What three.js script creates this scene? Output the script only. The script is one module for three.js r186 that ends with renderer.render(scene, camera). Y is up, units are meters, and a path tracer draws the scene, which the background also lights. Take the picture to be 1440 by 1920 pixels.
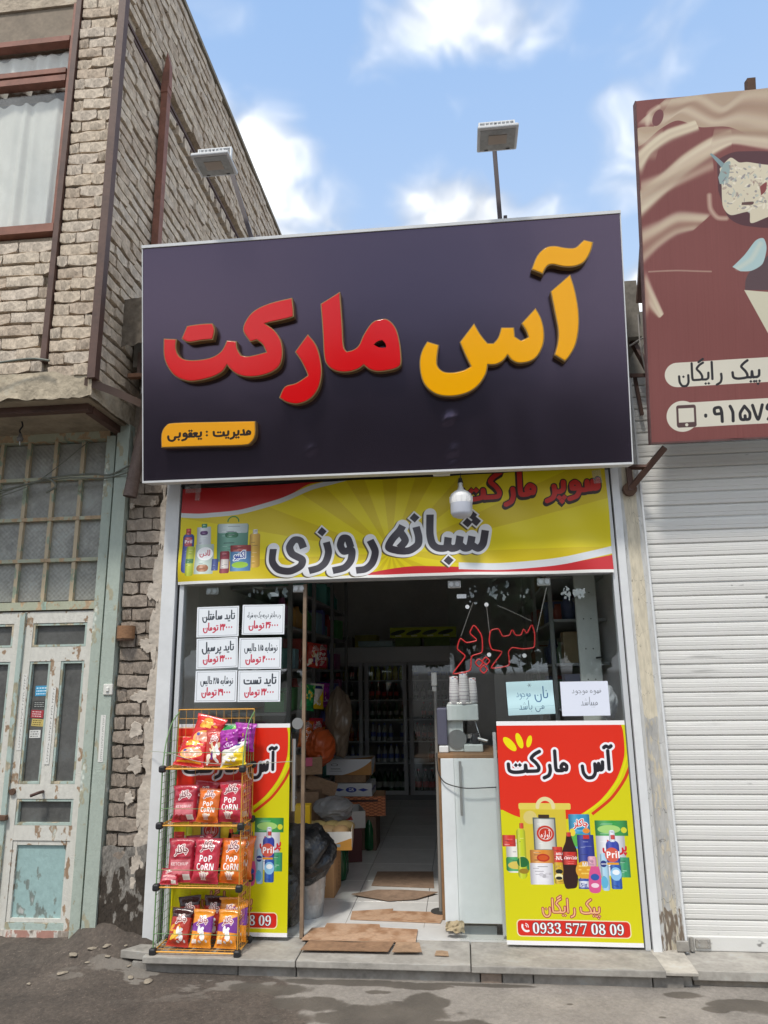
import * as THREE from 'three';
import { mergeGeometries, mergeVertices, toCreasedNormals } from 'three/addons/utils/BufferGeometryUtils.js';
import { RoundedBoxGeometry } from 'three/addons/geometries/RoundedBoxGeometry.js';

const scene = new THREE.Scene();
const D2R = Math.PI / 180;
// The place is laid out in units of 1.16 m (the width of an A4 sheet taped to the glass fixes the scale); every top-level object is brought to metres at the end.
const UNIT = 1.16;
const camera = new THREE.PerspectiveCamera(72.07, 0.75, 0.05, 2000);
camera.rotation.order = 'YXZ';
camera.rotation.set(12.95 * D2R, 5.9 * D2R, -0.86 * D2R);
camera.position.set(0.55, 1.47, 4.1).multiplyScalar(UNIT);
scene.add(camera);

const renderer = new THREE.WebGLRenderer({ antialias: true });
renderer.toneMapping = THREE.LinearToneMapping;
renderer.toneMappingExposure = 1.62;
renderer.shadowMap.enabled = true;

const SUN = new THREE.Vector3(-0.16, 0.86, 0.5).normalize();
const sun = new THREE.DirectionalLight(new THREE.Color(1.0, 0.95, 0.87), 1.75);
sun.position.copy(SUN).multiplyScalar(30);
sun.castShadow = true; sun.shadow.radius = 14;
sun.shadow.mapSize.set(2048, 2048);
Object.assign(sun.shadow.camera, { left: -8, right: 8, top: 9, bottom: -3, near: 1, far: 60 });
scene.add(sun);

// ---------- noise ----------
function rng(seed) { let s = seed >>> 0; return () => { s = (s + 0x6d2b79f5) | 0; let t = Math.imul(s ^ (s >>> 15), 1 | s); t = (t + Math.imul(t ^ (t >>> 7), 61 | t)) ^ t; return ((t ^ (t >>> 14)) >>> 0) / 4294967296; }; }
function h2(x, y, s) { let h = Math.imul(x, 374761393) + Math.imul(y, 668265263) + Math.imul(s, 2147483647 - 9973); h = Math.imul(h ^ (h >>> 13), 1274126177); return ((h ^ (h >>> 16)) >>> 0) / 4294967296; }
function vn(x, y, s = 1) { const xi = Math.floor(x), yi = Math.floor(y), u = x - xi, v = y - yi, a = u * u * (3 - 2 * u), b = v * v * (3 - 2 * v); return (h2(xi, yi, s) * (1 - a) + h2(xi + 1, yi, s) * a) * (1 - b) + (h2(xi, yi + 1, s) * (1 - a) + h2(xi + 1, yi + 1, s) * a) * b; }
function fbm(x, y, o = 5, s = 1) { let r = 0, a = 0.5, n = 0; for (let i = 0; i < o; i++) { r += a * vn(x, y, s + i * 17); n += a; x *= 2.03; y *= 2.03; a *= 0.5; } return r / n; }
const sst = (a, b, x) => { const t = Math.min(1, Math.max(0, (x - a) / (b - a))); return t * t * (3 - 2 * t); };
const lerp = (a, b, t) => a + (b - a) * t, mix3 = (a, b, t) => [lerp(a[0], b[0], t), lerp(a[1], b[1], t), lerp(a[2], b[2], t)];

// ---------- sky: blue air with broken white cumulus, the same kind of cloud all round ----------
{
  const W = 2048, H = 1024, d = new Float32Array(W * H * 4);
  // cloud masses (azimuth right of the shop's normal, elevation, radii, in degrees, weight)
  const masses = [[-16.5, 38.8, 4.2, 3.6, 1], [-13.3, 35.8, 4.4, 3, 1], [-9.6, 33.6, 4.5, 2, .8], [-5.5, 46.2, 4.4, 2.4, .5], [1.2, 47.6, 4.4, 2.6, .66], [6, 47.2, 3, 1.6, .34], [-.4, 36.4, 3.6, 2.5, 1], [16.4, 35.2, 2.2, 2.2, .48], [-22, 47.6, 4, 2, .5], [2.9, 42.8, 2.4, 1.6, .42], [-15, 27, 14, 5, .85], [9, 24, 16, 5, .75]];
  for (let j = 0; j < H; j++) {
    const el = (j + 0.5) / H * 180 - 90, y = Math.sin(el * D2R), cy = Math.cos(el * D2R);
    for (let i = 0; i < W; i++) {
      const th = (i + 0.5) / W * 2 * Math.PI - Math.PI, x = Math.cos(th) * cy, z = Math.sin(th) * cy, o = (j * W + i) * 4;
      const az = Math.atan2(x, -z) / D2R, up = Math.max(y, 0.02);
      let c = mix3([0.46, 0.545, 0.65], [0.2, 0.325, 0.545], sst(0.02, 0.9, up));
      if (y < 0) c = [0.22, 0.21, 0.2];
      else {
        const px = x / (up + 0.35), pz = z / (up + 0.35);
        const wx = fbm(px * 7 + 1, pz * 7, 3, 51) - 0.5, wz = fbm(px * 7, pz * 7 + 5, 3, 57) - 0.5;
        const q1 = px * 8 + wx * 1.1 + 9, q2 = pz * 8 + wz * 1.1 + 3;
        const n = fbm(q1, q2, 7, 5), no = fbm(q1 + 0.16, q2 - 0.2, 5, 5), n3 = fbm(px * 1.7 + 3, pz * 1.7, 3, 21);
        let m = 0;
        for (const [a, e, ra, re, w] of masses) { const da = (az - a) * cy / ra, de = (el - e) / re, q = da * da + de * de; if (q < 9) m = Math.max(m, w * Math.exp(-q * 0.55)); }
        const inView = sst(62, 42, Math.abs(az)) * sst(66, 58, el);
        const far = sst(0.3, 0.56, n3) * 0.95;
        const den = lerp(far, m, inView) * 0.95 + (n - 0.5) * 1.7 - 0.3;
        const cov = sst(-0.12, 0.62, den), bright = 0.58 + 0.36 * sst(0.05, 0.85, den) + 1.1 * (n - no);
        c = mix3(c, [bright * 0.985, bright, bright * 1.02], Math.pow(cov, 1.15) * 0.97);
        const haze = sst(0.16, 0.0, up); c = mix3(c, [0.66, 0.71, 0.77], haze * 0.7);
      }
      d[o] = c[0]; d[o + 1] = c[1]; d[o + 2] = c[2]; d[o + 3] = 1;
    }
  }
  const t = new THREE.DataTexture(d, W, H, THREE.RGBAFormat, THREE.FloatType);
  t.mapping = THREE.EquirectangularReflectionMapping; t.magFilter = THREE.LinearFilter; t.minFilter = THREE.LinearFilter; t.needsUpdate = true;
  scene.background = t; scene.environment = t;
}

// ---------- builders ----------
const used = {};
function numbered(n) { if (!(n in used)) { used[n] = 0; return n; } used[n]++; return n + '_' + String(used[n]).padStart(3, '0'); }
function tag(o, label, category, group) { o.userData.label = label; o.userData.category = category; if (group) o.userData.group = group; return o; }
function thing(name, label, category, p = [0, 0, 0], r = [0, 0, 0], group) { const o = new THREE.Group(); o.name = numbered(name); o.position.set(...p); o.rotation.set(...r); scene.add(o); return tag(o, label, category, group); }
function mesh(name, geo, mat, parent = scene) {
  if (Array.isArray(geo)) geo = geo.length === 1 ? geo[0] : mergeGeometries(geo.map((g) => { g = g.index ? g.toNonIndexed() : g; for (const k of Object.keys(g.attributes)) if (!['position', 'normal', 'uv'].includes(k)) g.deleteAttribute(k); return g; }));
  const m = new THREE.Mesh(geo, mat); m.name = parent === scene ? numbered(name) : name; m.castShadow = m.receiveShadow = true; parent.add(m); return m;
}
function single(name, geo, mat, label, category, group) { return tag(mesh(name, geo, mat), label, category, group); }
function struct(name, geo, mat) { const m = mesh(name, geo, mat); m.userData.kind = 'structure'; return m; }
function copy(o, label, group) { const c = o.clone(); c.name = numbered(o.name.replace(/_\d{3}$/, '')); c.userData = { ...o.userData }; if (label) c.userData.label = label; if (group) c.userData.group = group; scene.add(c); return c; }
const tf = (g, p = [0, 0, 0], r) => { if (r) g.applyMatrix4(new THREE.Matrix4().makeRotationFromEuler(new THREE.Euler(...r))); return g.translate(...p); };
const box = (w, h, d, x = 0, y = 0, z = 0, r) => boxUV(tf(new THREE.BoxGeometry(w, h, d), [x, y, z], r));
const b2 = (x0, x1, y0, y1, z0, z1) => box(x1 - x0, y1 - y0, z1 - z0, (x0 + x1) / 2, (y0 + y1) / 2, (z0 + z1) / 2);
const rbox = (w, h, d, rad, x = 0, y = 0, z = 0, r) => boxUV(tf(new RoundedBoxGeometry(w, h, d, 2, rad), [x, y, z], r));
const cyl = (r1, r2, h, x = 0, y = 0, z = 0, r, n = 20, open) => tf(new THREE.CylinderGeometry(r1, r2, h, n, 1, !!open), [x, y, z], r);
const V3 = (p) => new THREE.Vector3(...p);
const tube = (pts, r, n = 6, seg) => new THREE.TubeGeometry(new THREE.CatmullRomCurve3(pts.map(V3), false, 'catmullrom', 0.4), seg || Math.max(4, pts.length * 5), r, n);
function rod(a, b, r, n = 6) { const A = V3(a), B = V3(b), L = A.distanceTo(B), g = new THREE.CylinderGeometry(r, r, L, n); g.applyQuaternion(new THREE.Quaternion().setFromUnitVectors(new THREE.Vector3(0, 1, 0), B.clone().sub(A).normalize())); return g.translate((a[0] + b[0]) / 2, (a[1] + b[1]) / 2, (a[2] + b[2]) / 2); }
function bar(a, b, w, t) { const A = V3(a), B = V3(b), L = A.distanceTo(B), g = new THREE.BoxGeometry(w, L, t); g.applyQuaternion(new THREE.Quaternion().setFromUnitVectors(new THREE.Vector3(0, 1, 0), B.clone().sub(A).normalize())); return boxUV(g.translate((a[0] + b[0]) / 2, (a[1] + b[1]) / 2, (a[2] + b[2]) / 2)); }
function boxUV(g) { const p = g.attributes.position, n = g.attributes.normal, u = new Float32Array(p.count * 2); for (let i = 0; i < p.count; i++) { const a = Math.abs(n.getX(i)), b = Math.abs(n.getY(i)), c = Math.abs(n.getZ(i)); if (a > b && a > c) { u[2 * i] = p.getZ(i); u[2 * i + 1] = p.getY(i); } else if (b > c) { u[2 * i] = p.getX(i); u[2 * i + 1] = p.getZ(i); } else { u[2 * i] = p.getX(i); u[2 * i + 1] = p.getY(i); } } g.setAttribute('uv', new THREE.BufferAttribute(u, 2)); return g; }
const lathe = (pts, n = 18) => new THREE.LatheGeometry(pts.map((p) => new THREE.Vector2(p[0], p[1])), n);
function prism(pts, depth, bev = 0, holes = []) { const s = new THREE.Shape(pts.map((p) => new THREE.Vector2(p[0], p[1]))); for (const h of holes) s.holes.push(new THREE.Path(h.map((p) => new THREE.Vector2(p[0], p[1])))); return new THREE.ExtrudeGeometry(s, { depth, bevelEnabled: bev > 0, bevelSize: bev, bevelThickness: bev, bevelSegments: 2, bevelOffset: -bev, curveSegments: 8 }); }
// a sheet of w x h, uv 0..1, with its vertices moved by f(u, v) -> [dx, dy, dz]
function sheet(w, h, nx, ny, f) { const g = new THREE.PlaneGeometry(w, h, nx, ny), p = g.attributes.position, u = g.attributes.uv; for (let i = 0; i < p.count; i++) { const q = f(u.getX(i), u.getY(i)); p.setXYZ(i, p.getX(i) + q[0], p.getY(i) + q[1], p.getZ(i) + q[2]); } g.computeVertexNormals(); return g; }
// corner-rounded smooth outline: corners sharper than about 50 degrees stay, the rest is splined
function smooth(pts, k = 4) {
  const n = pts.length, out = [], corner = pts.map((p, i) => { const a = pts[(i + n - 1) % n], b = pts[(i + 1) % n]; const t = Math.atan2(p[1] - a[1], p[0] - a[0]) - Math.atan2(b[1] - p[1], b[0] - p[0]); return Math.abs(Math.atan2(Math.sin(t), Math.cos(t))) > 0.85; });
  for (let i = 0; i < n; i++) {
    const p1 = pts[i], p2 = pts[(i + 1) % n], p0 = corner[i] ? p1 : pts[(i + n - 1) % n], p3 = corner[(i + 1) % n] ? p2 : pts[(i + 2) % n];
    for (let j = 0; j < k; j++) { const t = j / k, t2 = t * t, t3 = t2 * t; out.push([0, 1].map((c) => 0.5 * (2 * p1[c] + (p2[c] - p0[c]) * t + (2 * p0[c] - 5 * p1[c] + 4 * p2[c] - p3[c]) * t2 + (3 * p1[c] - p0[c] - 3 * p2[c] + p3[c]) * t3))); }
  }
  return out;
}

// ---------- textures and materials ----------
function canvasTex(w, h, draw, srgb = true) { const c = document.createElement('canvas'); c.width = w; c.height = h; draw(c.getContext('2d'), w, h); const t = new THREE.CanvasTexture(c); if (srgb) t.colorSpace = THREE.SRGBColorSpace; t.anisotropy = 8; return t; }
function dataTex(w, h, f, srgb, rep = 1) { const d = new Uint8Array(w * h * 4); for (let y = 0; y < h; y++) for (let x = 0; x < w; x++) { const c = f(x / w, y / h, x, y), o = (y * w + x) * 4; for (let k = 0; k < 3; k++) d[o + k] = Math.max(0, Math.min(255, (Array.isArray(c) ? c[k] : c) * 255)); d[o + 3] = 255; } const t = new THREE.DataTexture(d, w, h); t.magFilter = THREE.LinearFilter; t.wrapS = t.wrapT = THREE.RepeatWrapping; t.repeat.set(rep, rep); if (srgb) t.colorSpace = THREE.SRGBColorSpace; t.needsUpdate = true; return t; }
const tile = (f, x, y, P) => { const u = x / P, v = y / P; return f(x, y) * (1 - u) * (1 - v) + f(x - P, y) * u * (1 - v) + f(x, y - P) * (1 - u) * v + f(x - P, y - P) * u * v; };   // seamless blend
const T = {
  grit: dataTex(512, 512, (u, v) => tile((x, y) => fbm(x * 20, y * 20, 6, 3), u, v, 1), false, 1.6),
  fine: dataTex(512, 512, (u, v) => tile((x, y) => 0.5 * fbm(x * 60, y * 60, 3, 9) + 0.5 * fbm(x * 9, y * 9, 4, 12), u, v, 1), false, 2.2),
  scratch: dataTex(512, 512, (u, v) => tile((x, y) => 0.55 * fbm(x * 90, y * 12, 4, 31) + 0.45 * fbm(x * 22, y * 22, 5, 33), u, v, 1), false, 2.4),
  mottle: dataTex(512, 512, (u, v) => { const n = tile((x, y) => fbm(x * 9, y * 9, 6, 41), u, v, 1), q = tile((x, y) => fbm(x * 46, y * 46, 3, 44), u, v, 1); const k = 0.74 + 0.4 * n + 0.2 * (q - 0.5); return [k * 1.0, k * 0.985, k * 0.965]; }, true, 1.3),
};
T.subtle = dataTex(512, 512, (u, v) => { const n = tile((x, y) => fbm(x * 7, y * 7, 5, 81), u, v, 1), q = tile((x, y) => fbm(x * 40, y * 40, 3, 84), u, v, 1); const k = 0.9 + 0.1 * n + 0.05 * (q - 0.5); return [k, k * 0.997, k * 0.99]; }, true, 0.9);
function M(color, rough = 0.7, o = {}) {
  const m = new THREE.MeshPhysicalMaterial({ roughness: rough, metalness: o.metal || 0 });
  if (Array.isArray(color)) m.color.setRGB(...color); else m.color.set(color);
  for (const [k, v] of Object.entries(o)) if (k !== 'metal') m[k] = v;
  return m;
}
const worn = (c, r = 0.85, bump = 0.004, o = {}) => M(c, r, { map: T.mottle, bumpMap: T.grit, bumpScale: bump, ...o });
// patchy paint over another colour: top coat, undercoat, share of the coat that has flaked
function flaked(top, under, third, amount, seed, px = 512) {
  const a = new THREE.Color(top), b = new THREE.Color(under), c = new THREE.Color(third), L = (q) => [q.r, q.g, q.b].map((x) => Math.pow(x, 1 / 2.2));
  const A = L(a), B = L(b), Cc = L(c);
  return dataTex(px, px, (u, v) => { const f = (k, s, o) => tile((x, y) => fbm(x * k, y * k * 0.55, o, s), u, v, 1); const n = f(26, seed, 6), m = f(6, seed + 3, 5), q = f(70, seed + 5, 3); let col = A.map((x) => x * (0.93 + 0.14 * (q - 0.2) * 0.8)); const t = sst(0.0, 0.035, n * 0.75 + m * 0.35 - (1 - amount) * 0.86); col = mix3(col, B.map((x) => x * (0.8 + 0.4 * q)), t); const t2 = sst(0.0, 0.05, n * 0.4 + m * 0.8 - (1 - amount * 0.8) * 0.96); return mix3(col, Cc.map((x) => x * (0.7 + 0.6 * q)), t2); }, true, 1.1);
}
const mats = {
  white: M([0.78, 0.8, 0.82], 0.42, { bumpMap: T.fine, bumpScale: 0.0006, map: T.subtle }),
  alu: M([0.66, 0.68, 0.7], 0.38, { metal: 0.25 }),
  steel: M([0.55, 0.55, 0.54], 0.3, { metal: 0.9 }),
  black: M([0.018, 0.018, 0.02], 0.5),
  brown: worn([0.105, 0.055, 0.042], 0.6, 0.0015),
  redBrown: worn([0.27, 0.115, 0.08], 0.65, 0.0015),
  rust: worn([0.13, 0.075, 0.05], 0.85, 0.003),
  concrete: worn([0.25, 0.235, 0.21], 0.95, 0.006),
  dark: M([0.05, 0.048, 0.045], 0.9),
  glass: M([0.97, 0.985, 0.98], 0.0, { transmission: 1, thickness: 0, ior: 1.5 }),
  foggy: M([0.9, 0.92, 0.92], 0.12, { transmission: 0.75, thickness: 0 }),
  film: M([0.9, 0.9, 0.9], 0.18, { transmission: 0.8, thickness: 0, ior: 1.45 }),
  card: worn([0.36, 0.235, 0.15], 0.9, 0.0008),
  wire: M([0.72, 0.36, 0.06], 0.4, { metal: 0.2 }),
  greenWire: M([0.16, 0.3, 0.12], 0.5),
};
// ---------- Persian lettering: joined letters as pen strokes (x runs to the left, y up, the alef is 1.3 high) ----------
const FA = (() => {
  const toothB = [0.42, [[0.05, 0.5], [0.08, 0.12], [0.25, 0], [0.42, 0]]], toothM = [0.42, [[0, 0], [0.14, 0.02], [0.2, 0.45], [0.26, 0.02], [0.42, 0]]];
  const boatI = [1.3, [[0.05, 0.45], [0.1, 0.08], [0.4, -0.05], [0.9, -0.05], [1.2, 0.08], [1.25, 0.5]]], boatF = [1.35, [[0, 0], [0.12, 0.02], [0.17, 0.4], [0.25, 0.02], [0.9, -0.05], [1.25, 0.08], [1.3, 0.5]]];
  const nunI = [0.95, [[0.05, 0.4], [0.06, -0.15], [0.25, -0.4], [0.6, -0.4], [0.82, -0.1], [0.85, 0.35]]], nunF = [1.0, [[0, 0], [0.1, 0.02], [0.15, 0.35], [0.17, -0.15], [0.35, -0.42], [0.68, -0.4], [0.88, -0.1], [0.9, 0.3]]];
  const sinB = [0.95, [[0.05, 0.5], [0.07, 0.1], [0.2, 0.02], [0.3, 0.05], [0.33, 0.42], [0.37, 0.05], [0.5, 0.02], [0.6, 0.05], [0.63, 0.42], [0.68, 0.02], [0.95, 0]]];
  const sinM = [1.05, [[0, 0], [0.12, 0.02], [0.16, 0.42], [0.2, 0.03], [0.4, 0.03], [0.44, 0.42], [0.48, 0.03], [0.7, 0.03], [0.74, 0.42], [0.78, 0.02], [1.05, 0]]];
  const sinF = [1.6, [[0, 0], [0.12, 0.02], [0.16, 0.42], [0.2, 0.03], [0.38, 0.03], [0.42, 0.42], [0.46, 0.03], [0.62, 0.05], [0.66, 0.4], [0.68, -0.15], [0.85, -0.42], [1.2, -0.42], [1.45, -0.1], [1.48, 0.35]]];
  const sinI = [1.6, [[0.05, 0.5], [0.08, 0.08], [0.25, 0.02], [0.32, 0.42], [0.36, 0.03], [0.52, 0.03], [0.58, 0.42], [0.6, -0.15], [0.8, -0.42], [1.15, -0.42], [1.4, -0.1], [1.45, 0.35]]];
  const jimB = [0.78, [[0.62, 0.5], [0.3, 0.42], [0.03, 0.05], [0.4, 0], [0.78, 0]]], jimM = [0.78, [[0, 0], [0.12, 0.02]], [[0.62, 0.5], [0.3, 0.42], [0.08, 0.05], [0.4, 0], [0.78, 0]]], jimF = [0.85, [[0, 0.1], [0.25, 0.4], [0.6, 0.42], [0.2, 0.1], [0.1, -0.25], [0.35, -0.5], [0.75, -0.45]]];
  const dalI = [0.6, [[0.18, 0.62], [0.08, 0.3], [0.08, 0.03], [0.52, 0.02]]], dalF = [0.6, [[0, 0], [0.1, 0.03], [0.2, 0.58]], [[0.1, 0.03], [0.52, 0.02]]];
  const reI = [0.58, [[0.1, 0.35], [0.08, 0], [0.2, -0.3], [0.5, -0.45]]], reF = [0.62, [[0, 0], [0.1, 0.02], [0.14, 0.3], [0.12, -0.05], [0.25, -0.32], [0.55, -0.45]]];
  const kafB = [0.82, [[0.02, 1.3], [0.35, 1.12], [0.58, 0.85], [0.3, 0.55], [0.12, 0.25], [0.22, 0.02], [0.82, 0]]], kafM = [0.85, [[0, 0], [0.2, 0.01]], [[0.05, 1.3], [0.38, 1.12], [0.6, 0.85], [0.33, 0.55], [0.17, 0.25], [0.26, 0.02], [0.85, 0]]];
  const kafF = [1.38, [[0, 0], [0.2, 0.01]], [[0.1, 1.3], [0.4, 1.1], [0.6, 0.85], [0.3, 0.5], [0.15, 0.2], [0.25, 0], [0.9, -0.05], [1.25, 0.08], [1.3, 0.45]]];
  const mimB = [0.6, [[0.3, 0.1], [0.1, 0.05], [0.05, 0.3], [0.25, 0.45], [0.42, 0.25], [0.32, 0.02], [0.6, 0]]], mimM = [0.6, [[0, 0], [0.15, 0], [0.12, 0.25], [0.3, 0.4], [0.42, 0.2], [0.3, 0.02], [0.6, 0]]], mimF = [0.5, [[0, 0], [0.12, 0.25], [0.35, 0.3], [0.4, 0.05], [0.15, -0.02], [0.35, -0.1], [0.4, -0.6]]];
  const vavI = [0.72, [[0.45, 0.12], [0.45, 0.35], [0.28, 0.45], [0.12, 0.3], [0.2, 0.12], [0.45, 0.12]], [[0.12, 0.3], [0.08, 0], [0.25, -0.3], [0.62, -0.42]]], vavF = [0.75, [[0, 0], [0.1, 0.02]], [[0.48, 0.12], [0.48, 0.35], [0.31, 0.45], [0.15, 0.3], [0.23, 0.12], [0.48, 0.12]], [[0.15, 0.3], [0.11, 0], [0.28, -0.3], [0.65, -0.42]]];
  const feB = [0.55, [[0.3, 0.15], [0.12, 0.2], [0.15, 0.42], [0.35, 0.42], [0.4, 0.2], [0.3, 0.02], [0.55, 0]]], feM = [0.55, [[0, 0], [0.2, 0.05], [0.1, 0.3], [0.25, 0.45], [0.4, 0.3], [0.28, 0.03], [0.55, 0]]];
  const ye = { b: toothB, m: toothM, i: [1.05, [[0.05, 0.42], [0.25, 0.5], [0.38, 0.35], [0.15, 0.12], [0.1, -0.1], [0.3, -0.4], [0.7, -0.4], [0.95, -0.1], [0.95, 0.15]]], f: [1.05, [[0, 0], [0.2, 0], [0.22, -0.25], [0.5, -0.45], [0.85, -0.35], [0.98, -0.05], [0.98, 0.15]]] };
  const be = { i: boatI, b: toothB, m: toothM, f: boatF }, sin = { i: sinI, b: sinB, m: sinM, f: sinF }, jim = { i: jimF, b: jimB, m: jimM, f: jimF }, kaf = { i: kafF, b: kafB, m: kafM, f: kafF };
  const alef = { i: [0.3, [[0.15, 1.3], [0.15, 0]]], f: [0.34, [[0, 0], [0.13, 0.04], [0.17, 0.3], [0.17, 1.3]]] };
  const L = {
    'ا': alef, 'آ': { i: [0.5, [[0.25, 1.2], [0.25, 0]], [[0.0, 1.5], [0.15, 1.42], [0.35, 1.52], [0.5, 1.44]]] }, 'ب': be, 'پ': be, 'ت': be, 'ن': { i: nunI, b: toothB, m: toothM, f: nunF }, 'ی': ye, 'س': sin, 'ش': sin, 'ج': jim, 'چ': jim, 'خ': jim, 'ح': jim,
    'د': { i: dalI, f: dalF }, 'ر': { i: reI, f: reF }, 'ز': { i: reI, f: reF }, 'ک': kaf, 'گ': kaf, 'ل': { i: [0.95, [[0.14, 1.3], [0.15, -0.1], [0.35, -0.42], [0.7, -0.4], [0.9, -0.05], [0.9, 0.25]]], b: [0.42, [[0.15, 1.3], [0.15, 0.12], [0.42, 0]]], m: [0.42, [[0, 0], [0.15, 0.03], [0.18, 1.3]], [[0.18, 0.06], [0.42, 0]]], f: [0.98, [[0, 0], [0.1, 0.05], [0.14, 1.3], [0.15, -0.1], [0.35, -0.42], [0.7, -0.4], [0.9, -0.05], [0.9, 0.25]]] },
    'م': { i: mimF, b: mimB, m: mimM, f: mimF }, 'و': { i: vavI, f: vavF }, 'ه': { i: [0.6, [[0.3, 0.5], [0.05, 0.2], [0.2, 0], [0.5, 0.05], [0.5, 0.3], [0.3, 0.5]]], b: [0.65, [[0.2, 0.5], [0.05, 0.2], [0.3, 0.05], [0.45, 0.3], [0.2, 0.42]], [[0.1, 0.02], [0.65, 0]]], m: [0.65, [[0, 0], [0.65, 0]], [[0.12, 0], [0.2, 0.42], [0.45, 0.2], [0.3, -0.2], [0.15, 0]]], f: [0.6, [[0, 0], [0.15, 0], [0.15, 0.5], [0.45, 0.35], [0.5, 0.08], [0.15, 0.02]]] },
    'ع': { i: jimF, b: [0.62, [[0.5, 0.5], [0.25, 0.55], [0.1, 0.35], [0.3, 0.2], [0.05, 0.02], [0.62, 0]]], m: [0.6, [[0, 0], [0.15, 0.02], [0.45, 0.4], [0.1, 0.4], [0.4, 0.02], [0.6, 0]]], f: jimF },
    'ف': { i: boatF, b: feB, m: feM, f: boatF }, 'ق': { i: nunF, b: feB, m: feM, f: nunF }, 'ط': { i: [1, [[0, 0], [0.3, 0.3], [0.7, 0.4], [0.9, 0.15], [0.6, 0], [0, 0]], [[0.2, 0], [0.2, 1.2]]], f: [1, [[0, 0], [0.3, 0.3], [0.7, 0.4], [0.9, 0.15], [0.6, 0], [0, 0]], [[0.2, 0], [0.2, 1.2]]] },
  };
  const dots = { 'ب': [1, -1], 'پ': [3, -1], 'ت': [2, 1], 'ن': [1, 1], 'ش': [3, 1], 'ج': [1, -1], 'چ': [3, -1], 'خ': [1, 1], 'ز': [1, 1], 'ف': [1, 1], 'ق': [2, 1], 'ی': [2, -1] };
  const noJoin = 'اآدذرزژو';
  const num = { '۰': [[[0.25, 0.42], [0.25, 0.5]]], '۱': [[[0.32, 1], [0.22, 0.6], [0.22, 0]]], '۲': [[[0.42, 1], [0.4, 0.5], [0.4, 0]], [[0.42, 0.95], [0.28, 0.66], [0.1, 0.7], [0.08, 1]]], '۳': [[[0.46, 1], [0.44, 0.5], [0.44, 0]], [[0.46, 0.95], [0.38, 0.7], [0.27, 0.72], [0.26, 0.95], [0.2, 0.7], [0.06, 0.72], [0.04, 1]]], '۵': [[[0.27, 0.95], [0.46, 0.5], [0.44, 0.1], [0.28, 0.06], [0.26, 0.3], [0.24, 0.06], [0.08, 0.1], [0.06, 0.5], [0.27, 0.95]]], '۶': [[[0.1, 0.95], [0.35, 0.98], [0.42, 0.7], [0.15, 0.55], [0.15, 0.55], [0.4, 0.0]]], '۷': [[[0.48, 0.98], [0.27, 0.02], [0.06, 0.98]]], '۹': [[[0.14, 0.55], [0.4, 0.55], [0.42, 0.9], [0.2, 0.95], [0.13, 0.65], [0.12, 0]]], '/': [[[0.4, 0], [0.12, 1]]] };
  function layout(text) {   // -> { w, strokes: [[x, y], ...], dots: [x, y] }
    const strokes = [], pts = []; let x = 0;
    const runs = text.split(/([۰-۹\/]+)/);
    for (const run of runs) {
      if (/[۰-۹]/.test(run)) { for (const ch of [...run].reverse()) { for (const s of num[ch]) strokes.push(s.map(([a, b]) => [x + a, b])); x += 0.56; } continue; }
      const cs = [...run];
      cs.forEach((ch, k) => {
        if (ch === ' ') { x += 0.42; return; }
        if (ch === ':') { pts.push([x + 0.2, 0.55], [x + 0.2, 0.1]); x += 0.4; return; }
        const g = L[ch]; if (!g) return;
        const prev = k > 0 && L[cs[k - 1]] && !noJoin.includes(cs[k - 1]), next = k < cs.length - 1 && L[cs[k + 1]] && !noJoin.includes(ch);
        const form = prev ? (next ? 'm' : 'f') : (next ? 'b' : 'i'), q = g[form] || g[prev ? 'f' : 'i'] || g.i;
        for (const s of q.slice(1)) strokes.push(s.map(([a, b]) => [x + a, b]));
        if (ch === 'گ') strokes.push([[x + 0.05, 1.58], [x + 0.42, 1.36]]);
        const d = dots[ch];
        if (d && !(ch === 'ی' && (form === 'f' || form === 'i'))) {
          const top = Math.max(...q.slice(1).flat().map((p) => p[1])), low = Math.min(...q.slice(1).flat().map((p) => p[1]));
          let cx = x + (q[0] > 0.9 ? 0.5 : 0.45) * q[0], yy = d[1] > 0 ? top + 0.3 : Math.min(low, 0) - 0.32;
          if (ch === 'ن' && (form === 'i' || form === 'f')) yy = 0.3; if ((ch === 'ت') && (form === 'i' || form === 'f')) yy = 0.42; if (ch === 'ج' && form === 'f') yy = -0.12;
          if (d[0] === 1) pts.push([cx, yy]); else if (d[0] === 2) pts.push([cx - 0.13, yy], [cx + 0.13, yy]); else pts.push([cx - 0.13, yy], [cx + 0.13, yy], [cx, yy + 0.2 * d[1]]);
        }
        x += q[0] + (next ? 0 : 0.12);
      });
    }
    return { w: x, strokes, pts };
  }
  function path(ctx, s, P) { ctx.beginPath(); const q = s.map(P); ctx.moveTo(...q[0]); for (let i = 0; i < q.length - 1; i++) { const a = q[Math.max(0, i - 1)], b = q[i], c = q[i + 1], d = q[Math.min(q.length - 1, i + 2)], k = 0.14; ctx.bezierCurveTo(b[0] + (c[0] - a[0]) * k, b[1] + (c[1] - a[1]) * k, c[0] - (d[0] - b[0]) * k, c[1] - (d[1] - b[1]) * k, c[0], c[1]); } }
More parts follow.
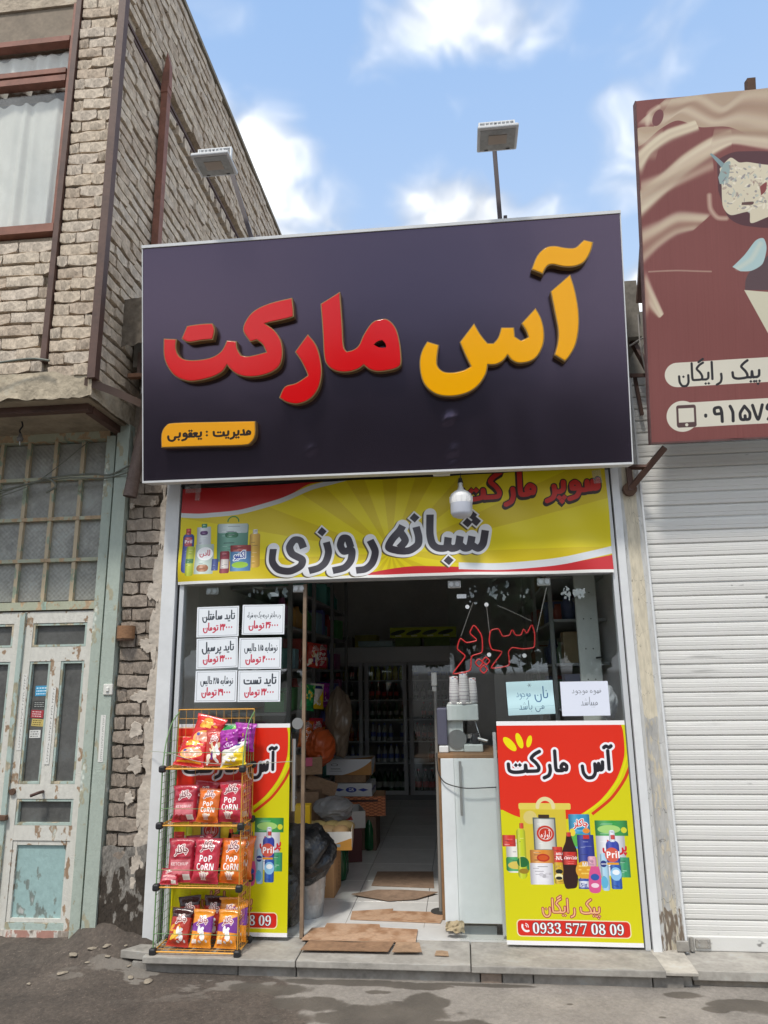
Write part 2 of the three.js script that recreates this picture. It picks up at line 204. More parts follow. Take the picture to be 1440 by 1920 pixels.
  // draws text in the box x0..x1 with its baseline at y and the alef h high; pen = stroke width in letter units
  function draw(ctx, text, x0, x1, y, h, o = {}) {
    const t = layout(text), pen = o.pen ?? 0.2, sx = (x1 - x0) / (t.w + pen), sy = h / 1.3, sk = o.slope || 0, P = ([a, b]) => [x1 - (a + pen / 2) * sx, y - b * sy - (x1 - (a) * sx - x0) * sk];
    const w = pen * (o.penScale ?? Math.min(sx, sy)), passes = o.outline ? [[o.outline[0], w + 2 * o.outline[1]], [o.color, w]] : [[o.color, w]];
    if (o.shadow) passes.unshift([o.shadow[0], w + 2 * (o.outline?.[1] || 0), o.shadow[1], o.shadow[2]]);
    ctx.lineJoin = 'round'; ctx.lineCap = o.cap || 'round';
    for (const [col, lw, dx = 0, dy = 0] of passes) {
      ctx.strokeStyle = ctx.fillStyle = col; ctx.lineWidth = lw; ctx.save(); ctx.translate(dx, dy);
      for (const s of t.strokes) { path(ctx, s, P); ctx.stroke(); }
      for (const p of t.pts) { const [a, b] = P(p), r = w * 0.62 + (lw - w) / 2; ctx.beginPath(); ctx.moveTo(a, b - r); ctx.lineTo(a + r, b); ctx.lineTo(a, b + r); ctx.lineTo(a - r, b); ctx.fill(); }
      ctx.restore();
    }
  }
  return { layout, path, draw };
})();
// ================= ground =================
function groundY(x, z) {
  const left = sst(-0.95, -1.5, x), h = 0.065 * left * sst(0.55, 0.02, z);
  const mound = 0.075 * sst(0.32, 0.1, Math.abs(x + 1.4) + 0.2 * (fbm(x * 8, z * 8, 3, 6) - 0.5)) * sst(0.3 + 0.1 * (fbm(x * 6, 2, 3, 5) - 0.5), -0.02, z) * (0.45 + 1.1 * fbm(x * 7, z * 9, 4, 4));
  return h + mound + 0.012 * (fbm(x * 3, z * 3, 3, 8) - 0.5) * sst(0.2, 0.5, z) + 0.006 * (fbm(x * 14, z * 14, 3, 3) - 0.5) + 0.016 * (fbm(x * 26, z * 26, 3, 13) - 0.5) * left;
}
{
  const X0 = -4, X1 = 4, Z0 = -0.5, Z1 = 4.5, W = 2048, H = 1280;
  // dirt and damp, copied from where they lie: [x, z, rx, rz]
  const damp = [[0.22, 0.57, 0.25, 0.1], [0.34, 0.46, 0.1, 0.09], [0.02, 0.64, 0.3, 0.07], [0.36, 0.72, 0.4, 0.12], [-0.42, 0.36, 0.2, 0.06], [-0.2, 0.5, 0.16, 0.08], [-0.05, 0.27, 0.35, 0.035], [0.6, 0.255, 0.3, 0.018], [0.3, 0.29, 0.2, 0.03], [1.53, 0.3, 0.09, 0.04], [1.6, 0.43, 0.06, 0.03], [1.75, 0.38, 0.16, 0.05], [1.95, 0.42, 0.2, 0.07], [0.98, 0.43, 0.022, 0.014], [0.1, 0.36, 0.06, 0.025], [1.36, 0.52, 0.02, 0.012]];
  const map = dataTex(W, H, (u, v) => {
    const x = lerp(X0, X1, u), z = lerp(Z0, Z1, v);
    const n = fbm(x * 2.2, z * 2.2, 5, 2), n2 = fbm(x * 9, z * 9, 5, 7), f = fbm(x * 70, z * 70, 3, 11) + 0.5 * (h2(Math.floor(x * 240), Math.floor(z * 240), 3) - 0.5);
    // grey concrete apron on the right, dark brown dirty asphalt on the left
    let conc = [0.555, 0.53, 0.5].map((c) => c * (0.86 + 0.2 * n2 + 0.16 * (f - 0.5) + 0.12 * (n - 0.5)));
    let asph = [0.35, 0.315, 0.285].map((c) => c * (0.78 + 0.3 * n2 + 0.3 * (f - 0.5) + 0.16 * (n - 0.5)));
    if (fbm(x * 120, z * 120, 2, 19) > 0.84) asph = asph.map((c) => c * 1.3 + 0.03);
    const edge = -0.42 + 0.34 * (z - 0.3) + 0.34 * (n - 0.5) + 0.3 * (n2 - 0.5) ;
    let c = mix3(asph, conc, sst(-0.02, 0.05, x - edge));
    const pale = sst(0.62, 0.67, fbm(x * 4 + 3, z * 9, 5, 61)) * sst(0.62, 0.3, z) * sst(-1.9, -1.0, x); if (x < edge) c = mix3(c, [0.52, 0.5, 0.47], pale * 0.8);
    let d = 0; for (const [a, b, ra, rb] of damp) { const q = Math.pow((x - a) / ra, 2) + Math.pow((z - b) / rb, 2); if (q < 4) d = Math.max(d, sst(1.25, 0.8, q + (n2 - 0.5) * 2.2)); }
    c = mix3(c, [0.335, 0.31, 0.28].map((k) => k * (0.85 + 0.3 * n2)), d * 0.85);
    return c;
  }, true);
  map.wrapS = map.wrapT = THREE.ClampToEdgeWrapping; map.repeat.set(1, 1);
  const g = new THREE.PlaneGeometry(X1 - X0, Z1 - Z0, 220, 150); g.rotateX(-Math.PI / 2);
  const p = g.attributes.position, uv = g.attributes.uv;
  for (let i = 0; i < p.count; i++) { const x = p.getX(i), z = p.getZ(i) + (Z0 + Z1) / 2; p.setXYZ(i, x, groundY(x, z), z); uv.setXY(i, (x - X0) / (X1 - X0), (z - Z0) / (Z1 - Z0)); }
  g.computeVertexNormals();
  const bump = T.grit.clone(); bump.repeat.set(34, 21);
  struct('pavement', g, M(0xffffff, 0.88, { map, bumpMap: bump, bumpScale: 0.005 }));
  const far = new THREE.PlaneGeometry(900, 900, 1, 1).rotateX(-Math.PI / 2).translate(0, -0.04, 0); boxUV(far);
  struct('ground', far, M([0.15, 0.14, 0.13], 0.95, { bumpMap: T.grit, bumpScale: 0.01 }));
}
// loose stones and plaster crumbs on the dirt by the pier
{
  const r = rng(77), stones = [[-1.52, 0.2, 0.04], [-1.44, 0.16, 0.03], [-1.37, 0.13, 0.035], [-1.33, 0.2, 0.022], [-1.5, 0.33, 0.035], [-1.28, 0.1, 0.02], [-1.15, 0.31, 0.03], [-1.05, 0.33, 0.04], [-1.42, 0.24, 0.02], [-1.2, 0.22, 0.018], [-1.62, 0.42, 0.02]];
  stones.forEach(([x, z, s], k) => { /* flat crumbs */
    const g = new THREE.IcosahedronGeometry(s *= 0.75, 2), p = g.attributes.position;
    for (let i = 0; i < p.count; i++) { const a = p.getX(i) / s, b = p.getY(i) / s, c = p.getZ(i) / s, q = 0.7 + 0.6 * vn(a * 1.6 + k * 7 + 20, b * 1.6 + c + 30, 5); p.setXYZ(i, a * s * q, b * s * q * 0.22, c * s * q * 0.6); }
    const gm = mergeVertices((g.deleteAttribute('uv'), g.deleteAttribute('normal'), g)); gm.computeVertexNormals(); boxUV(gm);
    const m = single('plaster_crumb', gm, worn([0.42, 0.37, 0.3], 0.95, 0.004), 'pale crumb of plaster lying on the dark dirt by the door', 'rubble', 'crumbs of plaster on the dirt');
    m.position.set(x, groundY(x, z) + s * 0.15, z); m.rotation.y = r() * 6;
  });
}
// ================= stone step =================
{
  const step = thing('stone_step', 'grey stone step with a worn slab tread running under the grocery front', 'step'); step.userData = { kind: 'structure' };
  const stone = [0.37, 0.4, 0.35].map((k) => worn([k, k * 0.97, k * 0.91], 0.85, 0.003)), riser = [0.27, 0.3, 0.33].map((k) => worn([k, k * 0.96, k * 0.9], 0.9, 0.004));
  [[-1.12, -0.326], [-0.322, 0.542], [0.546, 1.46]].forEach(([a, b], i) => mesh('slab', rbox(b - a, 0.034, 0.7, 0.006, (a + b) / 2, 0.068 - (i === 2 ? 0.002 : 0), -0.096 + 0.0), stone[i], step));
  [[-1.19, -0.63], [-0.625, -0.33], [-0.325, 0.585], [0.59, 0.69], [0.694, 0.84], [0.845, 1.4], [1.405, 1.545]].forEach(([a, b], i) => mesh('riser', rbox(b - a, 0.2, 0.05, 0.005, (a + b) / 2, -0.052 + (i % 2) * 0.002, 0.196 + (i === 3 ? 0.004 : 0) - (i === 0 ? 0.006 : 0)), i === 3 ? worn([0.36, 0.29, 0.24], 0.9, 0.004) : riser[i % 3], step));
  mesh('broken_slab', prism([[-0.1, -0.03], [0.09, -0.06], [0.1, 0.05], [-0.03, 0.06]], 0.03, 0.004).rotateX(-Math.PI / 2).translate(-1.16, 0.06, 0.17), stone[2], step);
  mesh('corner_slab', rbox(0.16, 0.016, 0.26, 0.004, 1.53, 0.073, 0.12, [0.05, 0, 0]), worn([0.5, 0.48, 0.44], 0.8, 0.002), step);
  const s2 = thing('shutter_step', 'stone ledge below the white roller shutter', 'step'); s2.userData = { kind: 'structure' };
  mesh('slab', rbox(2.4, 0.045, 0.5, 0.006, 2.79, 0.05, -0.04), stone[1], s2);
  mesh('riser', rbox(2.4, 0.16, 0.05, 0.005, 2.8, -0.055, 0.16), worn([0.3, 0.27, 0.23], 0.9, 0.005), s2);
  mesh('corner_block', rbox(0.05, 0.14, 0.2, 0.01, 1.566, -0.015, 0.1), stone[0], s2);
}
// ================= bricks =================
function brickGeo(L, H, D, seed) {   // front face towards +z, worn round the edges
  const g0 = new THREE.BoxGeometry(L, H, D, 3, 2, 1); g0.deleteAttribute('uv'); g0.deleteAttribute('normal');
  const g = mergeVertices(g0), p = g.attributes.position, r = rng(seed);
  for (let i = 0; i < p.count; i++) {
    let x = p.getX(i), y = p.getY(i), z = p.getZ(i); const ex = Math.abs(x) > L * 0.49, ey = Math.abs(y) > H * 0.49;
    x += (r() - 0.5) * 0.012; y += (r() - 0.5) * 0.011; if (ex && ey) { x *= 0.975; y *= 0.9; }
    if (z > 0) z += (r() - 0.5) * 0.008 - (ex || ey ? 0.006 : 0);
    p.setXYZ(i, x, y, z);
  }
  return boxUV(toCreasedNormals(g, 0.65));
}
const brickKinds = [0.24, 0.2, 0.165, 0.11].flatMap((L, k) => [0, 1, 2].map((j) => brickGeo(L - 0.007, 0.068, 0.06, 100 + k * 7 + j)));
const tone = (a) => a.map((c) => M(c, 0.95, { map: T.mottle, bumpMap: T.scratch, bumpScale: 0.014 }));
const tanBrick = tone([[0.7, 0.6, 0.485], [0.75, 0.655, 0.54], [0.61, 0.51, 0.41], [0.7, 0.615, 0.52]]);
const greyBrick = tone([[0.4, 0.345, 0.295], [0.35, 0.3, 0.255], [0.45, 0.39, 0.335]]);
const mortar = worn([0.5, 0.43, 0.345], 1, 0.02), greyMortar = worn([0.3, 0.26, 0.22], 1, 0.02);
// fills a wall a0..a1 along its length and y0..y1 with courses; place(mesh or geometry matrix) by put()
function courses(a0, a1, y0, y1, pitch, seed, put, skip) {
  const r = rng(seed); let row = 0;
  for (let y = y0 + pitch / 2; y < y1; y += pitch, row++) {
    let a = a0 - (row % 2) * 0.1;
    while (a < a1) {
      const k = a1 - a0 < 0.3 ? (r() < 0.5 ? 1 : 2) : [0, 0, 1, 0, 2][Math.floor(r() * 5)], L = [0.24, 0.2, 0.165, 0.11][k];
      const s = Math.max(a, a0), e = Math.min(a + L, a1);
      if (e - s > 0.045 && !(skip && skip((s + e) / 2, y))) put((s + e) / 2, y, brickKinds[k * 3 + Math.floor(r() * 3)], (e - s) / L, r);
      a += L;
    }
  }
}
// ================= the old brick house =================
const house = thing('brick_house', 'old tan brick house with its upper floor jutting over a mint green door', 'house');
const FZ = 0.55, SX = -1.49, SOFF = 3.06;
{
  const front = mesh('front_wall', [b2(-4.2, -1.795, SOFF, 4.1, 0.3, FZ - 0.035), b2(-1.795, SX - 0.03, SOFF, 6.82, 0.3, FZ - 0.035), b2(-4.2, -1.795, 5.86, 6.82, 0.3, FZ - 0.035)], mortar, house);
  const side = mesh('side_wall', b2(-1.75, SX - 0.05, SOFF, 6.82, -7.5, FZ - 0.036), mortar, house);
  mesh('rear_block', b2(-4.2, -1.752, SOFF + 0.12, 6.8, -7.5, -0.3), mortar, house);
  const pl = (m, bx, by, bz, sc, r) => { m.position.set(bx, by, bz); m.scale.x = sc; m.rotation.set((r() - 0.5) * 0.05, (r() - 0.5) * 0.05, (r() - 0.5) * 0.05); };
  const frontPut = (x, y, g, sc, r) => { const m = mesh('brick', g, tanBrick[Math.floor(r() * 4)], front); pl(m, x, y, FZ - 0.03 + (r() - 0.5) * 0.014, sc, r); };
  courses(-2.75, -1.8, 3.2, 4.06, 0.079, 5, frontPut);
  courses(-1.765, -1.507, 3.16, 6.8, 0.079, 6, frontPut);
  // side wall: the nearest bricks singly, the rest as one mass
  let n = 0; const rest = [[], [], [], []], q = new THREE.Matrix4(), e = new THREE.Euler();
  const list = []; courses(-0.53, 6.4, 3.16, 6.78, 0.079, 9, (a, y, g, sc, r) => list.push([a, y, g, sc, r(), r(), r(), r(), r()]), (a, y) => Math.abs(y - 5.74) < 0.075 || (a > 0.35 && Math.abs(y - 5.61) < 0.06));
  list.sort((A, B) => A[0] - B[0]);
  for (const [a, y, g, sc, c0, c1, c2, c3, c4] of list) {
    const k = Math.floor(c0 * 4), X = SX - 0.025 + (c1 - 0.5) * 0.018, rot = [(c2 - 0.5) * 0.05, Math.PI / 2 + (c3 - 0.5) * 0.06, (c4 - 0.5) * 0.06];
    if (n < 130 && y > 3.55) { const m = mesh('brick', g, tanBrick[k], side); m.position.set(X, y, -a); m.rotation.set(...rot); m.scale.set(sc * 1.02, 0.88, 1); n++; } else { const gg = g.clone().scale(sc * 1.02, 0.88, 1); q.makeRotationFromEuler(e.set(...rot)); gg.applyMatrix4(q).translate(X, y, -a); rest[k].push(gg); }
  }
  rest.forEach((l, k) => { const m = mesh('brick_courses', l, tanBrick[k], side); m.userData.kind = 'stuff'; });
  // square brick ends under the steel tie beam, and the beam in its slot
  const er = rng(3); for (let i = 0; i < 26; i++) { const m = mesh('brick_end', brickKinds[9 + (i % 3)], tanBrick[i % 4], side); m.position.set(SX - 0.012 + er() * 0.012, 5.61, -0.42 - i * 0.145); m.rotation.set(0, Math.PI / 2, (er() - 0.5) * 0.12); m.scale.set(0.95, 1.35, 1); }
  mesh('tie_beam', [b2(-1.545, SX - 0.012, 5.70, 5.725, -6.5, 0.5), b2(-1.545, SX - 0.02, 5.765, 5.79, -6.5, 0.5)], M([0.1, 0.06, 0.05], 0.8), side);
  mesh('parapet_cap', b2(-4.2, SX + 0.02, 6.8, 6.84, -7.5, FZ + 0.02), worn([0.3, 0.27, 0.22], 0.95, 0.01), house);
  // corner and jamb angle irons, wall post
  mesh('corner_iron', b2(-1.507, -1.46, 3.14, 6.8, FZ - 0.04, FZ + 0.012), mats.brown, house);
  mesh('jamb_iron', [b2(-1.802, -1.768, 3.26, 6.8, FZ - 0.03, FZ + 0.012)], mats.brown, house);
  const post = mesh('wall_post', [b2(-1.48, -1.432, 4.0, 5.74, -0.12, -0.06)], mats.redBrown, house);
  mesh('post_tip', [prism([[-0.03, 0], [0.03, 0], [0.024, 0.2], [0.0, 0.3], [-0.026, 0.1]], 0.05).translate(-1.455, 5.72, -0.115), b2(-1.482, -1.43, 5.66, 5.74, -0.125, -0.055)], mats.redBrown, post);
  // upstairs window: recess, panes, curtain, red-brown frame
  const win = mesh('window', [b2(-1.846, -1.803, 4.17, 5.86, 0.44, 0.52), b2(-4.2, -1.803, 4.11, 4.165, 0.4, 0.565), b2(-4.2, -1.861, 5.26, 5.305, 0.45, 0.51), b2(-4.2, -1.861, 5.318, 5.355, 0.46, 0.515), b2(-4.2, -1.861, 5.575, 5.615, 0.45, 0.51), b2(-2.62, -2.56, 4.17, 5.26, 0.43, 0.52)], mats.redBrown, house);
  mesh('pane', b2(-2.56, -1.862, 4.166, 5.258, 0.46, 0.464), mats.glass, win); mesh('pane', b2(-4.2, -1.862, 5.366, 5.558, 0.46, 0.464), mats.glass, win); mesh('pane', b2(-4.2, -2.622, 4.166, 5.258, 0.46, 0.464), mats.glass, win);
  const cloth = M([0.76, 0.735, 0.7], 0.95, { map: T.subtle, side: THREE.DoubleSide });
  const cur = (w, h, x, y, seed, hem) => sheet(w, h, 110, 16, (u, v) => { const k = Math.sin(u * w * 62 + 1.8 * Math.sin(u * 19 + seed)) * 0.5 + 0.5 * Math.sin(u * w * 31 + seed + v * 0.9); return [0.02 * (1 - v) * Math.sin(u * 9 + seed), v < 0.05 ? hem * Math.sin(u * 8) : (v > 0.95 ? 0.01 * Math.sin(u * w * 62) - 0.03 * Math.sin(u * 3.1) : 0), 0.022 * k * (0.6 + 0.5 * (1 - v))]; }).translate(x, y, 0.425);
  mesh('curtain', cur(0.74, 0.98, -2.235, 4.72, 1, 0.02), cloth, win); mesh('curtain', cur(1.4, 1.0, -3.3, 4.71, 4, 0.02), cloth, win); mesh('curtain', cur(2.2, 0.3, -2.97, 5.42, 2, 0), cloth, win);
  mesh('lintel_panel', b2(-4.2, -1.806, 5.621, 5.858, 0.3, 0.5), worn([0.26, 0.215, 0.165], 0.8, 0.002), house);
  mesh('room_back', b2(-4.2, -1.76, 4.1, 5.86, -0.28, -0.24), M([0.3, 0.29, 0.27], 0.9), house);
  // jutting floor: render lip, soffit, beams
  const lip = sheet(2.75, 0.16, 120, 6, (u, v) => [0, v < 0.1 ? 0.02 * (fbm(u * 40, 3, 4, 5) - 0.5) * 2 : 0, 0.016 * (fbm(u * 30, v * 5, 4, 6) - 0.3)]).translate(-2.86, 3.12, FZ - 0.012);
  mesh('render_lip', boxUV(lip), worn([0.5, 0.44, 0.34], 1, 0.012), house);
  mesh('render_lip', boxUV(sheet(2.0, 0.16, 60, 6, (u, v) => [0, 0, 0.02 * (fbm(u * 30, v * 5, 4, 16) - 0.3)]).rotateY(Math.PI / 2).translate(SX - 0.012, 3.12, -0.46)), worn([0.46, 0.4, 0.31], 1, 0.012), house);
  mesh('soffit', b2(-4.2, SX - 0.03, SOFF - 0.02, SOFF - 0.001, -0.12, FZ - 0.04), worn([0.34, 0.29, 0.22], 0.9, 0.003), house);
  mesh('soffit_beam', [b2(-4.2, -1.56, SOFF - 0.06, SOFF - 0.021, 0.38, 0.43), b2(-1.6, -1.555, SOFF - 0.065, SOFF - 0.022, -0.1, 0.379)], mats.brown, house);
  mesh('torn_flashing', [sheet(0.2, 0.05, 10, 2, (u) => [0, -0.03 * u * u, -0.3 * u]).translate(-1.42, 3.12, 0.56)], M([0.13, 0.085, 0.065], 0.8, { side: THREE.DoubleSide }), house);
  mesh('lower_wall', [b2(-4.2, -1.7, 3.04, SOFF - 0.021, -0.3, -0.13), b2(-4.2, -1.66, -0.1, 3.04, -0.6, -0.5)], M([0.12, 0.115, 0.11], 0.9), house);
}
// transom window over the door
{
  const paint = M(0xffffff, 0.7, { map: flaked(0xb3b69f, 0xb39b7c, 0x93a698, 0.36, 3), bumpMap: T.fine, bumpScale: 0.002 }), ridged = dataTex(128, 128, (u, v) => 0.5 + 0.25 * Math.sin((u + v) * 2 * Math.PI * 8) + 0.25 * Math.sin((u - v) * 2 * Math.PI * 8), false, 4);
  const pane = M([0.36, 0.375, 0.36], 0.3, { bumpMap: ridged, bumpScale: 0.0025, map: T.mottle, specularIntensity: 0.6 });
  const w = mesh('transom_window', [b2(-4.2, -1.602, 1.885, 1.935, -0.11, -0.02), b2(-4.2, -1.662, 2.99, 3.04, -0.12, -0.04)], paint, house);
  const xs = []; for (let i = 0; i < 7; i++) xs.push(-1.662 - i * 0.188);
  const ys = [1.936, 2.2, 2.468, 2.735, 2.989];
  const mid = M(0xffffff, 0.7, { map: flaked(0xc6b598, 0x98a38e, 0x7e6b55, 0.34, 13) });
  xs.slice(1).forEach((x) => mesh('glazing_bar', b2(x - 0.012, x + 0.012, 1.936, 2.989, -0.1, -0.06), mid, w));
  ys.slice(1, 4).forEach((y) => mesh('glazing_bar', b2(-4.2, -1.663, y - 0.011, y + 0.011, -0.085, -0.052), paint, w));
  for (let i = 0; i < 6; i++) for (let j = 0; j < 4; j++) mesh('pane', b2(xs[i + 1] + 0.0125, xs[i] - 0.0125, ys[j] + 0.0115, ys[j + 1] - 0.0115, -0.09, -0.084), pane, w);
}
// mint door frame with its flaking paint, double-leaf door
{
  const mint = M(0xffffff, 0.75, { map: flaked(0xaeb9ae, 0xa39f88, 0xc4cac1, 0.25, 23), bumpMap: T.fine, bumpScale: 0.004 });
  const whiteP = M(0xffffff, 0.7, { map: flaked(0xd8d6cd, 0x9a8168, 0xbfc3ba, 0.26, 33), bumpMap: T.fine, bumpScale: 0.003 });
  const mintP = M(0xffffff, 0.7, { map: flaked(0xb0c0b8, 0x9c977f, 0xbfb29a, 0.32, 43), bumpMap: T.fine, bumpScale: 0.004 });
  const panelP = M(0xffffff, 0.7, { map: flaked(0x9fbcba, 0x7c8882, 0xb2b4b0, 0.29, 53), bumpMap: T.grit, bumpScale: 0.004 });
  const redP = M(0xffffff, 0.7, { map: flaked(0xb5887a, 0xcfc8be, 0x958a7e, 0.4, 63) });
  const f = mesh('door_frame', [b2(-1.66, -1.6, 0.02, 2.99, -0.12, 0.0)], mint, house);
  mesh('post', b2(-1.572, -1.492, 0.05, 3.05, -0.06, 0.035), mint, f);
  mesh('gap', b2(-1.6, -1.572, 0.03, 3.04, -0.14, -0.1), mats.rust, f);
  const pane = M([0.13, 0.135, 0.135], 0.22, { map: T.mottle, bumpMap: T.fine, bumpScale: 0.002 });
  function leaf(x0) {   // 0.455 wide, hinge side at the right for the right leaf
    const d = mesh('door', [b2(x0, x0 + 0.06, 0.1, 1.875, -0.08, -0.03), b2(x0 + 0.41, x0 + 0.455, 0.1, 1.875, -0.08, -0.03), b2(x0 + 0.06, x0 + 0.41, 1.805, 1.875, -0.08, -0.031), b2(x0 + 0.06, x0 + 0.41, 1.575, 1.66, -0.08, -0.031), b2(x0 + 0.195, x0 + 0.26, 0.87, 1.575, -0.08, -0.032), b2(x0 + 0.06, x0 + 0.41, 0.79, 0.87, -0.08, -0.031), b2(x0 + 0.06, x0 + 0.41, 0.565, 0.645, -0.08, -0.031)], whiteP, house);
    mesh('bottom_rail', b2(x0, x0 + 0.455, 0.045, 0.1, -0.082, -0.027), redP, d); mesh('bottom_rail', b2(x0 + 0.06, x0 + 0.41, 0.1, 0.135, -0.08, -0.03), mintP, d);
    for (const [a, b, c, e] of [[0.062, 0.408, 1.662, 1.803], [0.062, 0.193, 0.872, 1.573], [0.262, 0.408, 0.872, 1.573], [0.062, 0.408, 0.647, 0.788]]) {
      mesh('pane', b2(x0 + a + 0.012, x0 + b - 0.012, c + 0.012, e - 0.012, -0.062, -0.058), pane, d);
      mesh('pane_bead', [b2(x0 + a, x0 + a + 0.0125, c, e, -0.07, -0.034), b2(x0 + b - 0.0125, x0 + b, c, e, -0.07, -0.034), b2(x0 + a + 0.013, x0 + b - 0.013, c, c + 0.0125, -0.07, -0.035), b2(x0 + a + 0.013, x0 + b - 0.013, e - 0.0125, e, -0.07, -0.035)], mintP, d);
    }
    mesh('panel', b2(x0 + 0.062, x0 + 0.408, 0.137, 0.563, -0.07, -0.05), panelP, d);
    mesh('panel_bead', [b2(x0 + 0.062, x0 + 0.085, 0.137, 0.563, -0.05, -0.036), b2(x0 + 0.385, x0 + 0.408, 0.137, 0.563, -0.05, -0.036), b2(x0 + 0.086, x0 + 0.384, 0.137, 0.157, -0.05, -0.037), b2(x0 + 0.086, x0 + 0.384, 0.54, 0.563, -0.05, -0.037)], whiteP, d);
    return d;
  }
  const R = leaf(-2.12); leaf(-2.595);
  mesh('cover_strip', b2(-2.138, -2.108, 0.1, 1.87, -0.028, -0.012), mintP, R);
  mesh('handle', tube([[-1.9, 0.83, -0.03], [-1.9, 0.83, 0.02], [-1.94, 0.815, 0.03]], 0.009), M([0.1, 0.06, 0.05], 0.6, { metal: 0.6 }), R);
  mesh('keyhole', cyl(0.018, 0.018, 0.02, -2.085, 0.83, -0.025, [Math.PI / 2, 0, 0]), mats.rust, R); mesh('latch', rbox(0.05, 0.03, 0.03, 0.006, -2.12, 0.69, -0.01), mats.rust, R);
}
// ================= brick pier between the two fronts =================
{
  const pier = thing('brick_pier', 'narrow pier of worn grey brown bricks with smeared plaster beside the mint door', 'wall');
  mesh('core', b2(-1.5, -1.24, -0.1, 3.3, -0.3, -0.035), greyMortar, pier);
  courses(-1.486, -1.245, 0.46, 2.95, 0.079, 25, (x, y, g, sc, r) => { const m = mesh('brick', g, greyBrick[Math.floor(r() * 3)], pier); m.position.set(x, y, -0.028 + (r() - 0.5) * 0.02); m.scale.x = sc * 0.97; m.rotation.set((r() - 0.5) * 0.06, (r() - 0.5) * 0.07, (r() - 0.5) * 0.07); });
  const dirtMap = dataTex(512, 512, (u, v) => { const n = fbm(u * 8, v * 8, 6, 5), q = fbm(u * 50, v * 50, 3, 6); const damp = sst(0.52, 0.46, v * 0.55 + (n - 0.5) * 0.9 + 0.12); const k = 0.86 + 0.3 * (q - 0.5) + 0.2 * (n - 0.5); return mix3([0.57 * k, 0.55 * k, 0.52 * k], [0.29 * k, 0.255 * k, 0.22 * k], damp); }, true, 1); dirtMap.wrapS = dirtMap.wrapT = THREE.ClampToEdgeWrapping;
  mesh('cement_patch', sheet(0.27, 0.56, 20, 40, (u, v) => [v > 0.97 ? 0 : 0.01 * (vn(v * 8, 3, 2) - 0.5), v > 0.9 ? 0.05 * (vn(u * 5, 1, 7) - 0.5) : 0, 0.028 * (fbm(u * 3, v * 6, 5, 9) - 0.4) + 0.01]).translate(-1.365, 0.27, 0.0), M(0xffffff, 0.95, { map: dirtMap, bumpMap: T.grit, bumpScale: 0.01 }), pier);
  const pl = worn([0.56, 0.51, 0.45], 0.95, 0.012), r = rng(5);
  // plaster smeared down the right edge and on single bricks
  const blob = (cx, cy, rx, ry, seed, z) => { const pts = []; for (let i = 0; i < 64; i++) { const a = i / 64 * 6.283, k = 0.35 + 1.1 * fbm(Math.cos(a) * 2.2 + seed * 3.1, Math.sin(a) * 2.2 + seed, 5, 3); pts.push([cx + Math.cos(a) * rx * k, cy + Math.sin(a) * ry * k]); } return boxUV(prism(pts, 0.008, 0.003).translate(0, 0, z - 0.004 + 0.006 * h2(Math.floor(cx * 999), Math.floor(cy * 999), 4))); };
  for (const [x, y, a, b] of [[-1.25, 2.72, 0.03, 0.16], [-1.245, 2.4, 0.028, 0.2], [-1.255, 2.08, 0.045, 0.15], [-1.28, 1.98, 0.05, 0.07], [-1.25, 1.76, 0.04, 0.2], [-1.3, 1.66, 0.07, 0.05], [-1.25, 1.42, 0.04, 0.2], [-1.33, 1.36, 0.06, 0.035], [-1.25, 1.1, 0.045, 0.2], [-1.34, 1.17, 0.04, 0.05], [-1.33, 0.98, 0.055, 0.05], [-1.255, 0.78, 0.05, 0.22], [-1.36, 0.8, 0.03, 0.04], [-1.27, 0.56, 0.04, 0.14], [-1.3, 0.4, 0.03, 0.1], [-1.46, 2.52, 0.018, 0.02], [-1.32, 2.53, 0.02, 0.022]]) mesh('plaster_smear', blob(x, y, a, b, r() * 50, 0.0), pl, pier);
}
